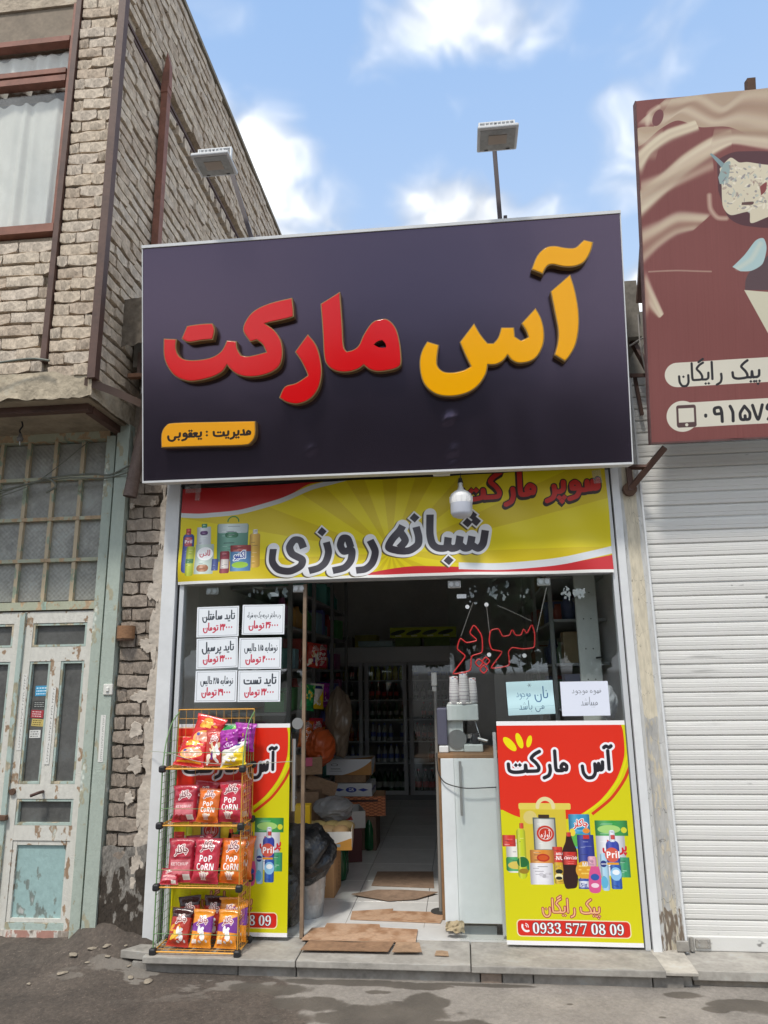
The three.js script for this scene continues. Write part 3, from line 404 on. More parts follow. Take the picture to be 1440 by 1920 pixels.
// ================= the grocery =================
const shop = thing('grocery_shop', 'narrow one storey grocery with a white aluminium front standing open', 'shop');
{
  const wallM = M([0.76, 0.76, 0.75], 0.9, { map: T.subtle });
  mesh('side_wall', b2(-1.24, -1.215, 0, 3.4, -5.1, -0.061), wallM, shop); mesh('side_wall', b2(1.51, 1.6, 0, 3.4, -5.1, -0.06), wallM, shop);
  mesh('back_wall', b2(-1.24, 1.6, 0, 3.4, -5.2, -5.101), wallM, shop);
  mesh('ceiling', b2(-1.24, 1.6, 2.78, 2.84, -5.1, -0.061), M([0.8, 0.8, 0.79], 0.9), shop);
  mesh('roof_slab', b2(-1.47, 1.7, 3.41, 3.78, -5.2, 0.1), mats.concrete, shop);
  mesh('fascia_backing', b2(-1.215, 1.5, 2.672, 3.4, -0.06, -0.02), mats.concrete, shop);
  mesh('left_return', b2(-1.47, -1.241, 2.95, 3.4, -0.3, -0.04), mats.concrete, shop);
  mesh('right_return', b2(1.62, 3.6, 3.0, 3.78, -0.6, -0.3), mats.concrete, shop);
  const fr = mesh('frame_post', b2(-1.224, -1.14, 0.06, 2.67, -0.06, 0.03), mats.white, shop), fr2 = mesh('frame_post', b2(1.462, 1.504, 0.06, 2.67, -0.06, 0.03), mats.white, shop);
  mesh('inner_frame', b2(-1.118, -1.092, 0.085, 2.62, -0.04, 0.012), mats.alu, fr); mesh('inner_frame', b2(1.428, 1.454, 0.085, 2.62, -0.04, 0.012), mats.alu, fr2);
  mesh('seal', b2(-1.139, -1.119, 0.085, 2.62, -0.05, -0.01), mats.black, fr); mesh('seal', b2(1.4545, 1.4615, 0.085, 2.62, -0.05, 0.0), mats.black, fr2);
  mesh('head_rail', [b2(-1.139, 1.461, 2.621, 2.67, -0.05, 0.02)], M([0.05, 0.052, 0.056], 0.4, { metal: 0.4 }), fr);
  mesh('door_track', b2(-1.09, 1.427, 2.012, 2.045, -0.075, -0.02), mats.alu, fr);
  // plaster pillar at the right, cracked cream over white, rough lower down
  const pm = dataTex(256, 1024, (u, v) => { const y = v * 3.2, n = fbm(u * 3, y * 5, 5, 3), q = fbm(u * 12, y * 24, 4, 5), k = 0.92 + 0.16 * (q - 0.5); const strip = sst(0.04, -0.02, Math.abs(u - 0.48 - 0.08 * (fbm(3, y * 2, 3, 9) - 0.5)) - 0.29 + 0.1 * (n - 0.5)); let c = mix3([0.83, 0.83, 0.82], [0.87, 0.83, 0.74], strip); if (y < 1.12 + 0.1 * n) c = mix3(c, [0.74, 0.735, 0.72], strip * sst(0.3, 0.5, q)); const cr = Math.min(Math.abs(fbm(u * 2.2 + 7, y * 3.4, 4, 31) - 0.5), Math.abs(fbm(u * 1.2 + 2, y * 9, 3, 37) - 0.5)); if (cr < 0.0022) c = c.map((x) => x * 0.72); if (y < 0.2 + 0.1 * (n - 0.5)) c = mix3(c, [0.42, 0.35, 0.28], 0.8 * sst(0.35, 0.6, q)); return c.map((x) => x * k); }, true, 1);
  mesh('plaster_pillar', sheet(0.118, 3.2, 24, 320, (u, v) => { const y = v * 3.2, mid = sst(0.3, 0.18, Math.abs(u - 0.5)), rough = sst(1.16, 1.05, y); return [0, 0, -0.012 * mid * rough * (0.5 + fbm(u * 4, y * 9, 4, 5)) + 0.006 * fbm(u * 3, y * 4, 4, 8) - 0.003]; }).translate(1.563, 1.66, 0.012), M(0xffffff, 0.9, { map: pm, bumpMap: T.grit, bumpScale: 0.004 }), shop);
  mesh('pillar_core', b2(1.505, 1.62, 0.05, 3.26, -0.06, -0.012), mats.concrete, shop);
  // glass: fixed panes and two sliding leaves with their clamps
  const fix = mesh('glass_pane', b2(-1.091, -0.43, 0.09, 2.0, -0.006, 0.0), mats.glass, shop); mesh('glass_pane', b2(0.734, 1.427, 0.09, 2.0, -0.006, 0.0), mats.glass, shop);
  const leafL = mesh('sliding_door', b2(-1.02, -0.37, 0.1, 2.0, -0.05, -0.042), mats.glass, shop), leafR = mesh('sliding_door', b2(0.488, 1.09, 0.1, 2.0, -0.05, -0.042), mats.glass, shop);
  const clamp = (x, p) => { mesh('clamp', rbox(0.075, 0.045, 0.03, 0.004, x, 1.975, -0.045), mats.steel, p); mesh('bolt', [cyl(0.013, 0.013, 0.008, x - 0.018, 1.975, -0.026, [Math.PI / 2, 0, 0]), cyl(0.013, 0.013, 0.008, x + 0.018, 1.975, -0.026, [Math.PI / 2, 0, 0])], mats.alu, p); };
  clamp(-0.93, leafL); clamp(-0.395, leafL); clamp(0.53, leafR); clamp(1.045, leafR);
  mesh('edge_strip', b2(-0.369, -0.35, 0.09, 2.0, -0.056, -0.03), worn([0.25, 0.18, 0.125], 0.5, 0.001), leafL);
  mesh('door_pull', [rod([-0.4, 0.74, 0.02], [-0.4, 1.12, 0.02], 0.011, 10), rod([-0.4, 0.8, -0.04], [-0.4, 0.8, 0.02], 0.007), rod([-0.4, 1.06, -0.04], [-0.4, 1.06, 0.02], 0.007)], mats.steel, leafL);
  mesh('lock', cyl(0.032, 0.032, 0.02, -0.392, 1.2, -0.03, [Math.PI / 2, 0, 0]), mats.steel, leafL);
  mesh('corner_bead', b2(1.622, 1.632, 0.08, 3.2, -0.06, 0.02), mats.white, shop);
}
{ // floor of white tiles
  const fl = thing('shop_floor', 'floor', 'floor'); fl.userData = { kind: 'structure' };
  mesh('bedding', b2(-1.24, 1.6, -0.05, 0.077, -5.1, -0.45), M([0.2, 0.2, 0.2], 0.9), fl);
  const tm = [0.84, 0.855, 0.83].map((k) => M([k, k * 1.0, k * 0.99], 0.14, { map: T.subtle }));
  const g = rbox(0.447, 0.012, 0.447, 0.002); let n = 0;
  for (let i = -3; i < 5; i++) for (let j = 0; j < 11; j++) { const x = -0.16 + 0.225 + i * 0.45, z = -0.24 - 0.225 - j * 0.45; if (x < -1.2 || x > 1.5) continue; const m = mesh('tile', g, tm[(i * 5 + j * 3 + 30) % 3], fl); m.position.set(x, 0.081, z); n++; }
  mesh('threshold', b2(-1.09, 1.427, 0.07, 0.0885, -0.238, -0.06), M([0.74, 0.74, 0.73], 0.35, { map: T.subtle }), fl);
}
// ================= roller shutter =================
{
  const sh = thing('roller_shutter', 'closed white metal roller shutter with dusty upper slats', 'shutter');
  const scuff = dataTex(512, 512, (u, v) => { const n = tile((x, y) => fbm(x * 5, y * 60, 5, 7), u, v, 1), q = tile((x, y) => fbm(x * 30, y * 50, 4, 17), u, v, 1), p = tile((x, y) => fbm(x * 4, y * 4, 5, 27), u, v, 1); let k = 0.93 + 0.08 * (p - 0.5); if (n > 0.66) k -= 0.16 * sst(0.66, 0.8, n); if (q > 0.74) k -= 0.35 * sst(0.74, 0.84, q); return [k, k * 0.995, k * 0.98]; }, true, 0.55);
  const wh = [0.79, 0.81, 0.775].map((k) => M([k, k, k * 0.99], 0.5, { map: scuff, bumpMap: T.fine, bumpScale: 0.0012 }));
  const pr = [[0, 0], [0.005, 0.001], [0.0085, 0.005], [0.0095, 0.021], [0.0075, 0.023], [0.0075, 0.025], [0.0098, 0.027], [0.01, 0.045], [0.008, 0.047], [0.008, 0.049], [0.0092, 0.052], [0.0075, 0.066], [0.002, 0.0705], [-0.002, 0.072], [-0.002, 0.0754], [-0.003, 0.0754], [-0.003, 0]];
  const L = 2.4;
  { // profile x becomes depth (+z), extrusion runs along x
    const q = prism(pr, L); const a = q.attributes.position; for (let i = 0; i < a.count; i++) a.setXYZ(i, a.getZ(i), a.getY(i), a.getX(i)); const idx = []; for (let i = 0; i < a.count; i += 3) idx.push(i, i + 2, i + 1); q.setIndex(idx); const qq = boxUV(toCreasedNormals((q.deleteAttribute('normal'), q.computeVertexNormals(), q), 0.5));
    const r = rng(8);
    for (let k = 0, y = 0.14; y < 3.2; k++, y += 0.0755) { const gs = qq.clone(), uu = gs.attributes.uv; for (let i = 0; i < uu.count; i++) uu.setXY(i, uu.getX(i) + k * 0.37, uu.getY(i) + y); const m = mesh('slat', gs, wh[k % 3], sh); m.position.set(1.622, y, -0.055 + (r() - 0.5) * 0.002); m.rotation.z = (r() - 0.5) * 0.0012; } }
  mesh('bottom_rail', rbox(2.4, 0.07, 0.03, 0.006, 2.82, 0.108, -0.045), wh[0], sh);
  const hasp = mesh('hasp', [rbox(0.075, 0.045, 0.012, 0.004, 1.72, 0.112, -0.024), rbox(0.06, 0.05, 0.01, 0.004, 1.605, 0.115, 0.03), cyl(0.012, 0.012, 0.06, 1.66, 0.112, -0.01, [0, 0, 0])], worn([0.45, 0.44, 0.42], 0.5, 0.002, { metal: 0.6 }), sh);
  mesh('rivet', [[1.745, 0.125], [1.745, 0.1], [1.7, 0.125], [1.7, 0.1]].map(([x, y]) => cyl(0.005, 0.005, 0.006, x, y, -0.016, [Math.PI / 2, 0, 0], 8)), mats.steel, hasp);
}
function planarUV(g, x0, x1, y0, y1) { const p = g.attributes.position, u = g.attributes.uv; for (let i = 0; i < p.count; i++) u.setXY(i, (p.getX(i) - x0) / (x1 - x0), (p.getY(i) - y0) / (y1 - y0)); return g; }
// ================= main sign =================
{
  const sg = thing('shop_sign', 'dark purple sign box with raised red and yellow Persian letters above the grocery', 'sign', [-1.27, 2.60, 0.26], [0.157, 0, -0.005]);
  const O = {
    kt: [[0.149,0.833],[0.229,0.825],[0.226,0.768],[0.245,0.722],[0.29,0.698],[0.366,0.694],[0.444,0.706],[0.5,0.741],[0.532,0.8],[0.59,0.791],[0.595,0.747],[0.616,0.707],[0.666,0.699],[0.765,0.717],[0.744,0.76],[0.711,0.789],[0.671,0.781],[0.63,0.849],[0.646,0.909],[0.697,0.966],[0.791,1.005],[0.924,1.029],[0.931,0.935],[0.911,0.909],[0.763,0.885],[0.816,0.843],[0.854,0.781],[0.863,0.699],[0.846,0.634],[0.802,0.598],[0.73,0.577],[0.653,0.575],[0.593,0.593],[0.554,0.623],[0.532,0.651],[0.504,0.614],[0.443,0.585],[0.354,0.568],[0.286,0.571],[0.219,0.602],[0.174,0.66],[0.15,0.728]],
    td: [[0.291,0.9],[0.367,0.907],[0.446,0.907],[0.46,0.865],[0.448,0.808],[0.378,0.806],[0.299,0.8],[0.258,0.825]],
    r: [[1.012,0.808],[1.06,0.742],[1.085,0.653],[1.089,0.567],[1.066,0.482],[1.016,0.425],[0.945,0.402],[0.881,0.415],[0.837,0.445],[0.871,0.508],[0.937,0.526],[0.997,0.561],[1.003,0.577],[0.971,0.649],[0.934,0.708]],
    ma: [[1.09,0.982],[1.205,1.046],[1.214,0.874],[1.219,0.732],[1.237,0.694],[1.274,0.702],[1.307,0.727],[1.335,0.785],[1.385,0.853],[1.439,0.871],[1.481,0.863],[1.522,0.812],[1.543,0.724],[1.548,0.617],[1.532,0.586],[1.494,0.572],[1.42,0.565],[1.367,0.579],[1.333,0.607],[1.293,0.583],[1.229,0.572],[1.165,0.584],[1.122,0.619],[1.104,0.674],[1.099,0.816]],
    mh: [[1.38,0.723],[1.409,0.748],[1.444,0.757],[1.467,0.729],[1.471,0.696],[1.424,0.697]],
    plate: [[0.133,0.184],[0.133,0.266],[0.161,0.314],[0.212,0.328],[0.44,0.323],[0.696,0.316],[0.695,0.235],[0.67,0.193],[0.621,0.177],[0.384,0.181]],
    s: [[1.697,0.726],[1.764,0.701],[1.753,0.638],[1.752,0.584],[1.782,0.549],[1.834,0.54],[1.896,0.55],[1.935,0.569],[1.909,0.629],[1.879,0.71],[1.964,0.815],[1.996,0.751],[2.035,0.696],[2.066,0.694],[2.093,0.724],[2.113,0.781],[2.185,0.777],[2.188,0.724],[2.22,0.701],[2.259,0.717],[2.248,0.752],[2.224,0.796],[2.307,0.881],[2.337,0.815],[2.349,0.741],[2.341,0.668],[2.308,0.606],[2.266,0.577],[2.205,0.57],[2.165,0.588],[2.143,0.618],[2.114,0.586],[2.072,0.569],[2.033,0.571],[2.019,0.517],[1.975,0.456],[1.912,0.417],[1.829,0.402],[1.746,0.415],[1.685,0.461],[1.656,0.526],[1.65,0.611],[1.666,0.675]],
    a: [[2.392,0.969],[2.504,1.059],[2.526,0.972],[2.541,0.855],[2.538,0.75],[2.517,0.657],[2.479,0.592],[2.453,0.567],[2.397,0.607],[2.417,0.674],[2.423,0.747],[2.409,0.853]],
    madd: [[2.292,1.1],[2.326,1.178],[2.374,1.222],[2.425,1.229],[2.486,1.214],[2.536,1.211],[2.568,1.235],[2.587,1.252],[2.638,1.235],[2.621,1.178],[2.583,1.122],[2.531,1.101],[2.471,1.103],[2.41,1.12],[2.379,1.11],[2.355,1.069]],
  };
  const panel = M([0.095, 0.074, 0.108], 0.22, { metal: 0.92 });
  const face = sheet(2.80, 1.412, 120, 60, (u, v) => { let z = 0.0016 * Math.sin(u * 61 + 2 * Math.sin(u * 17)) * sst(0.3, 0.0, v) + 0.002 * (fbm(u * 5, v * 3, 3, 4) - 0.5); for (const [a, b, k] of [[0.645, 0.205, 0.012], [0.652, 0.075, 0.007], [0.648, 0.01, 0.007], [0.36, 0.105, 0.005]]) z += k * Math.exp(-(Math.pow((u - a) * 130, 2) + Math.pow((v - b) * 90, 2))); return [0, 0, z]; }).translate(1.4, 0.706, 0.004);
  mesh('panel', face, panel, sg);
  mesh('box', b2(0, 2.8, 0, 1.412, -0.12, -0.0005), M([0.05, 0.05, 0.055], 0.6), sg);
  mesh('edge_trim', [b2(-0.006, 2.806, 1.4125, 1.43, -0.122, 0.012), b2(-0.006, 2.806, -0.012, -0.0005, -0.122, 0.01), b2(-0.006, -0.0005, 0, 1.412, -0.121, 0.008), b2(2.8005, 2.806, 0, 1.412, -0.121, 0.008)], mats.white, sg);
  const gold = M([0.36, 0.23, 0.09], 0.42, { metal: 0.6, bumpMap: T.fine, bumpScale: 0.002 }), red = M([0.7, 0.003, 0.006], 0.16, { bumpMap: T.fine, bumpScale: 0.0004 }), yel = M([0.95, 0.43, 0.0], 0.18, { bumpMap: T.fine, bumpScale: 0.0004, specularIntensity: 0.7 });
  function letter(pts, mat, holes = []) {
    const P = smooth(pts), H = holes.map((h) => smooth(h));
    const l = mesh('letter', toCreasedNormals(prism(P, 0.05, 0, H), 0.6).translate(0, 0, 0.006), gold, sg);
    const s = new THREE.Shape(P.map((p) => new THREE.Vector2(...p))); for (const h of H) s.holes.push(new THREE.Path(h.map((p) => new THREE.Vector2(...p))));
    mesh('face', new THREE.ExtrudeGeometry(s, { depth: 0.002, bevelEnabled: true, bevelSize: 0.002, bevelThickness: 0.002, bevelOffset: -0.0075, bevelSegments: 1 }).translate(0, 0, 0.0565), mat, l);
  }
  letter(O.kt, red); letter(O.td, red); letter(O.r, red); letter(O.ma, red, [O.mh]); letter(O.s, yel); letter(O.a, yel); letter(O.madd, yel);
  const plateTex = canvasTex(1024, 300, (c, w, h) => { c.fillStyle = '#f2a608'; c.fillRect(0, 0, w, h); FA.draw(c, 'مدیریت : یعقوبی', 48, 985, 170, 118, { color: '#241a17', pen: 0.27, slope: -0.008 }); });
  const pl = mesh('name_plate', toCreasedNormals(prism(smooth(O.plate, 3), 0.05), 0.6).translate(0, 0, 0.006), gold, sg);
  const ps = new THREE.Shape(smooth(O.plate, 3).map((p) => new THREE.Vector2(...p)));
  mesh('face', planarUV(new THREE.ExtrudeGeometry(ps, { depth: 0.002, bevelEnabled: true, bevelSize: 0.002, bevelThickness: 0.002, bevelOffset: -0.006, bevelSegments: 1 }).translate(0, 0, 0.0565), 0.133, 0.696, 0.177, 0.328), M(0xffffff, 0.35, { map: plateTex }), pl);
  mesh('hanger', [b2(0.3, 0.34, 0.2, 0.24, -0.36, -0.121), b2(2.4, 2.44, 0.2, 0.24, -0.36, -0.121), b2(0.3, 0.34, 1.0, 1.04, -0.5, -0.121), b2(2.4, 2.44, 1.0, 1.04, -0.5, -0.121)], mats.brown, sg);
}
// ================= yellow banner =================
{
  const W = 2048, H = 494, X = (x) => (x + 1.125) / 2.556 * W, Y = (y) => (2.626 - y) / 0.616 * H, S = W / 2.556;
  const tex = canvasTex(W, H, (c) => {
    c.fillStyle = '#dccb0c'; c.fillRect(0, 0, W, H);
    // printed sunburst behind the words
    const cx = X(0.17), cy = Y(2.16); for (let i = 0; i < 30; i++) { if (i % 2) continue; const a = i / 30 * 6.2832, b = a + 0.2; c.fillStyle = 'rgba(176,142,14,0.3)'; c.beginPath(); c.moveTo(cx, cy); c.lineTo(cx + Math.cos(a) * 2600, cy + Math.sin(a) * 2600); c.lineTo(cx + Math.cos(b) * 2600, cy + Math.sin(b) * 2600); c.fill(); }
    const poly = (pts, col) => { c.fillStyle = col; FA.path(c, pts, (p) => [X(p[0]), Y(p[1])]); c.closePath(); c.fill(); };
    poly([[-1.14, 2.66], [-0.2, 2.64], [-0.326, 2.614], [-0.497, 2.534], [-0.747, 2.476], [-0.979, 2.453], [-1.14, 2.464], [-1.14, 2.66]], '#b5191d');
    c.lineCap = 'butt'; c.strokeStyle = '#c9cdd0'; c.lineWidth = 24; FA.path(c, [[-1.14, 2.455], [-0.979, 2.443], [-0.747, 2.463], [-0.51, 2.52], [-0.3, 2.595], [-0.1, 2.64]], (p) => [X(p[0]), Y(p[1])]); c.stroke();
    poly([[1.45, 2.115], [1.194, 2.07], [0.957, 2.053], [0.671, 2.054], [0.312, 2.072], [0.085, 2.05], [-0.02, 2.0], [1.45, 1.98], [1.45, 2.115]], '#c3262d');
    c.lineWidth = 34; c.strokeStyle = '#d2d6da'; FA.path(c, [[1.45, 2.145], [1.194, 2.09], [0.98, 2.068], [0.767, 2.06], [0.56, 2.066]], (p) => [X(p[0]), Y(p[1])]); c.stroke();
    c.fillStyle = '#e6e6e2'; c.fillRect(0, H - 14, W, 14);
    // words
    const st = [[[-0.36, 2.214], [-0.381, 2.262], [-0.418, 2.267], [-0.442, 2.221], [-0.424, 2.175], [-0.366, 2.138], [-0.375, 2.096], [-0.438, 2.068], [-0.509, 2.082], [-0.546, 2.133], [-0.541, 2.212]], [[-0.221, 2.245], [-0.208, 2.183], [-0.226, 2.118], [-0.264, 2.083], [-0.323, 2.066]], [[-0.073, 2.204], [-0.09, 2.258], [-0.12, 2.263], [-0.135, 2.221], [-0.115, 2.182], [-0.069, 2.187], [-0.073, 2.124], [-0.11, 2.078], [-0.181, 2.062]], [[0.044, 2.244], [0.073, 2.174], [0.054, 2.105], [0.014, 2.066], [-0.041, 2.058]],
      [[0.318, 2.319], [0.332, 2.256], [0.327, 2.206], [0.285, 2.172], [0.25, 2.166], [0.204, 2.172], [0.155, 2.193], [0.176, 2.241], [0.221, 2.295], [0.239, 2.328]], [[0.221, 2.295], [0.253, 2.233], [0.219, 2.187]], [[0.403, 2.39], [0.399, 2.273], [0.412, 2.208], [0.444, 2.18], [0.492, 2.182], [0.505, 2.245]], [[0.504, 2.19], [0.525, 2.174], [0.56, 2.188], [0.575, 2.252]], [[0.573, 2.197], [0.598, 2.175], [0.628, 2.186], [0.644, 2.25]], [[0.642, 2.195], [0.676, 2.174], [0.706, 2.203], [0.723, 2.282]]];
    const dt = [[-0.247, 2.312], [0.31, 2.376], [0.503, 2.101], [0.621, 2.334], [0.671, 2.339], [0.651, 2.377]];
    c.lineJoin = 'miter'; c.lineCap = 'butt';
    for (const [col, w, dx] of [['rgba(90,80,50,1)', 62, 7], ['#dfe0e2', 62, 0], ['#35313a', 35, 0]]) { c.strokeStyle = c.fillStyle = col; c.lineWidth = w; if (w > 40) c.lineCap = 'round'; else c.lineCap = 'butt'; for (const s of st) { FA.path(c, s, (p) => [X(p[0]) - dx, Y(p[1]) + dx * 0.6]); c.stroke(); } for (const p of dt) { const r = w * 0.42 + 9; c.save(); c.translate(X(p[0]) - dx, Y(p[1]) + dx * 0.6); c.rotate(0.75); c.fillRect(-r * 0.7, -r * 0.7, r * 1.4, r * 1.4); c.restore(); } }
    FA.draw(c, 'سوپر مارکت', X(0.565), X(1.405), Y(2.475), 118, { color: '#c0231c', pen: 0.26, outline: ['#2a1512', 5], shadow: ['#2a1512', -4, 10], slope: 0.03 });
    // packed groceries printed at the left
    const item = (x, y, w, h, col, r = 4) => { c.fillStyle = col; c.beginPath(); c.roundRect(X(x), Y(y), w * S, h * S, r); c.fill(); const g = c.createLinearGradient(X(x), 0, X(x) + w * S, 0); g.addColorStop(0, 'rgba(20,20,30,0.3)'); g.addColorStop(0.35, 'rgba(255,255,255,0.22)'); g.addColorStop(1, 'rgba(20,20,30,0.25)'); c.fillStyle = g; c.fill(); const q = rng(Math.floor(Math.abs(x * 977 + y * 331))); for (let i = 0; i < 6; i++) { c.fillStyle = q() < 0.5 ? 'rgba(255,255,255,0.4)' : 'rgba(30,30,50,0.35)'; c.fillRect(X(x) + w * S * (0.12 + 0.3 * q()), Y(y) + h * S * (0.1 + 0.8 * q()), w * S * (0.15 + 0.35 * q()), 3); } };
    item(-0.89, 2.385, 0.19, 0.24, '#5d9b83', 10); item(-0.885, 2.385, 0.18, 0.06, '#cfe0dd', 8); item(-0.84, 2.33, 0.08, 0.035, '#2f7a4e', 14); c.strokeStyle = '#2e7d3b'; c.lineWidth = 6; c.beginPath(); c.arc(X(-0.795), Y(2.4), 26, Math.PI, 0); c.stroke();
    item(-1.02, 2.37, 0.09, 0.12, '#dfe6ea'); item(-0.99, 2.39, 0.035, 0.025, '#3b8f62'); item(-1.0, 2.345, 0.05, 0.025, '#5a2f6b', 10); item(-1.025, 2.26, 0.115, 0.19, '#cfe3d6'); c.fillStyle = '#fff'; c.beginPath(); c.ellipse(X(-0.965), Y(2.2), 40, 34, 0, 0, 7); c.fill(); FA.draw(c, 'لادن', X(-1.005), X(-0.93), Y(2.19), 26, { color: '#c03048', pen: 0.2 });
    item(-1.105, 2.33, 0.068, 0.25, '#2b3f9b', 18); item(-1.088, 2.365, 0.03, 0.04, '#c9302c'); item(-1.095, 2.31, 0.045, 0.06, '#d84b52', 6); c.fillStyle = '#fff'; c.font = 'bold 24px sans-serif'; c.fillText('Pril', X(-1.096), Y(2.27)); item(-1.08, 2.25, 0.05, 0.19, '#b9c923', 10); item(-1.078, 2.17, 0.045, 0.03, '#3c7f3a');
    item(-0.69, 2.32, 0.065, 0.22, '#d9a52c', 14); item(-0.672, 2.345, 0.03, 0.03, '#e7e2d0'); item(-0.805, 2.245, 0.125, 0.165, '#4a86bf'); item(-0.805, 2.245, 0.125, 0.04, '#a8332f'); FA.draw(c, 'اکتیو', X(-0.79), X(-0.71), Y(2.165), 34, { color: '#1d3f9c', outline: ['#ffffff', 4], pen: 0.24 }); c.fillStyle = '#9bc53f'; c.beginPath(); c.ellipse(X(-0.745), Y(2.12), 40, 16, 0, 0, 7); c.fill();
    item(-0.87, 2.21, 0.06, 0.14, '#8d2431', 8); item(-0.865, 2.16, 0.05, 0.06, '#e6dcd6'); item(-0.92, 2.165, 0.04, 0.075, '#33458e'); item(-1.01, 2.13, 0.07, 0.045, '#b46a3c', 20);
  });
  const g = sheet(2.556, 0.616, 96, 24, (u, v) => [u < 0.03 ? 0 : 0, (v < 0.5 ? (0.5 - v) * 0.02 * Math.sin(u * 3.1) : 0) - 0.02 * (1 - u) * v, 0.008 * Math.sin(u * 13 + v * 3) + 0.009 * Math.sin(v * 9 + u * 21) * (1 - v) + 0.005 * Math.sin(u * 48 + v * 6) + 0.012 * (fbm(u * 7 + v * 2, v * 3 - u * 2, 3, 6) - 0.5) + (u < 0.03 ? 0.01 * Math.sin(u * 300) : 0)]);
  const b = mesh('shop_banner', g.translate(0.153, 2.318, 0.028), M(0xffffff, 0.45, { map: tex, side: THREE.DoubleSide, clearcoat: 0.15, clearcoatRoughness: 0.3 }));
  tag(b, 'wide yellow vinyl banner with Persian words and printed groceries hung over the open doorway', 'banner');
  // strips of clear tape that hold it
  for (const [x, y, w, h, rz] of [[-1.05, 2.6, 0.1, 0.05, 0.05], [-1.02, 2.58, 0.03, 0.11, 0], [1.38, 2.57, 0.05, 0.08, 0.1]]) { const t = single('clear_tape', sheet(w, h, 8, 4, (u, v) => [0, 0, 0.003 * Math.sin(u * 20 + v * 9)]).rotateZ(rz).translate(x, y, 0.046), mats.film, 'wrinkled strip of clear tape holding a top corner of the yellow banner', 'tape', 'tape on the banner corners'); }
}
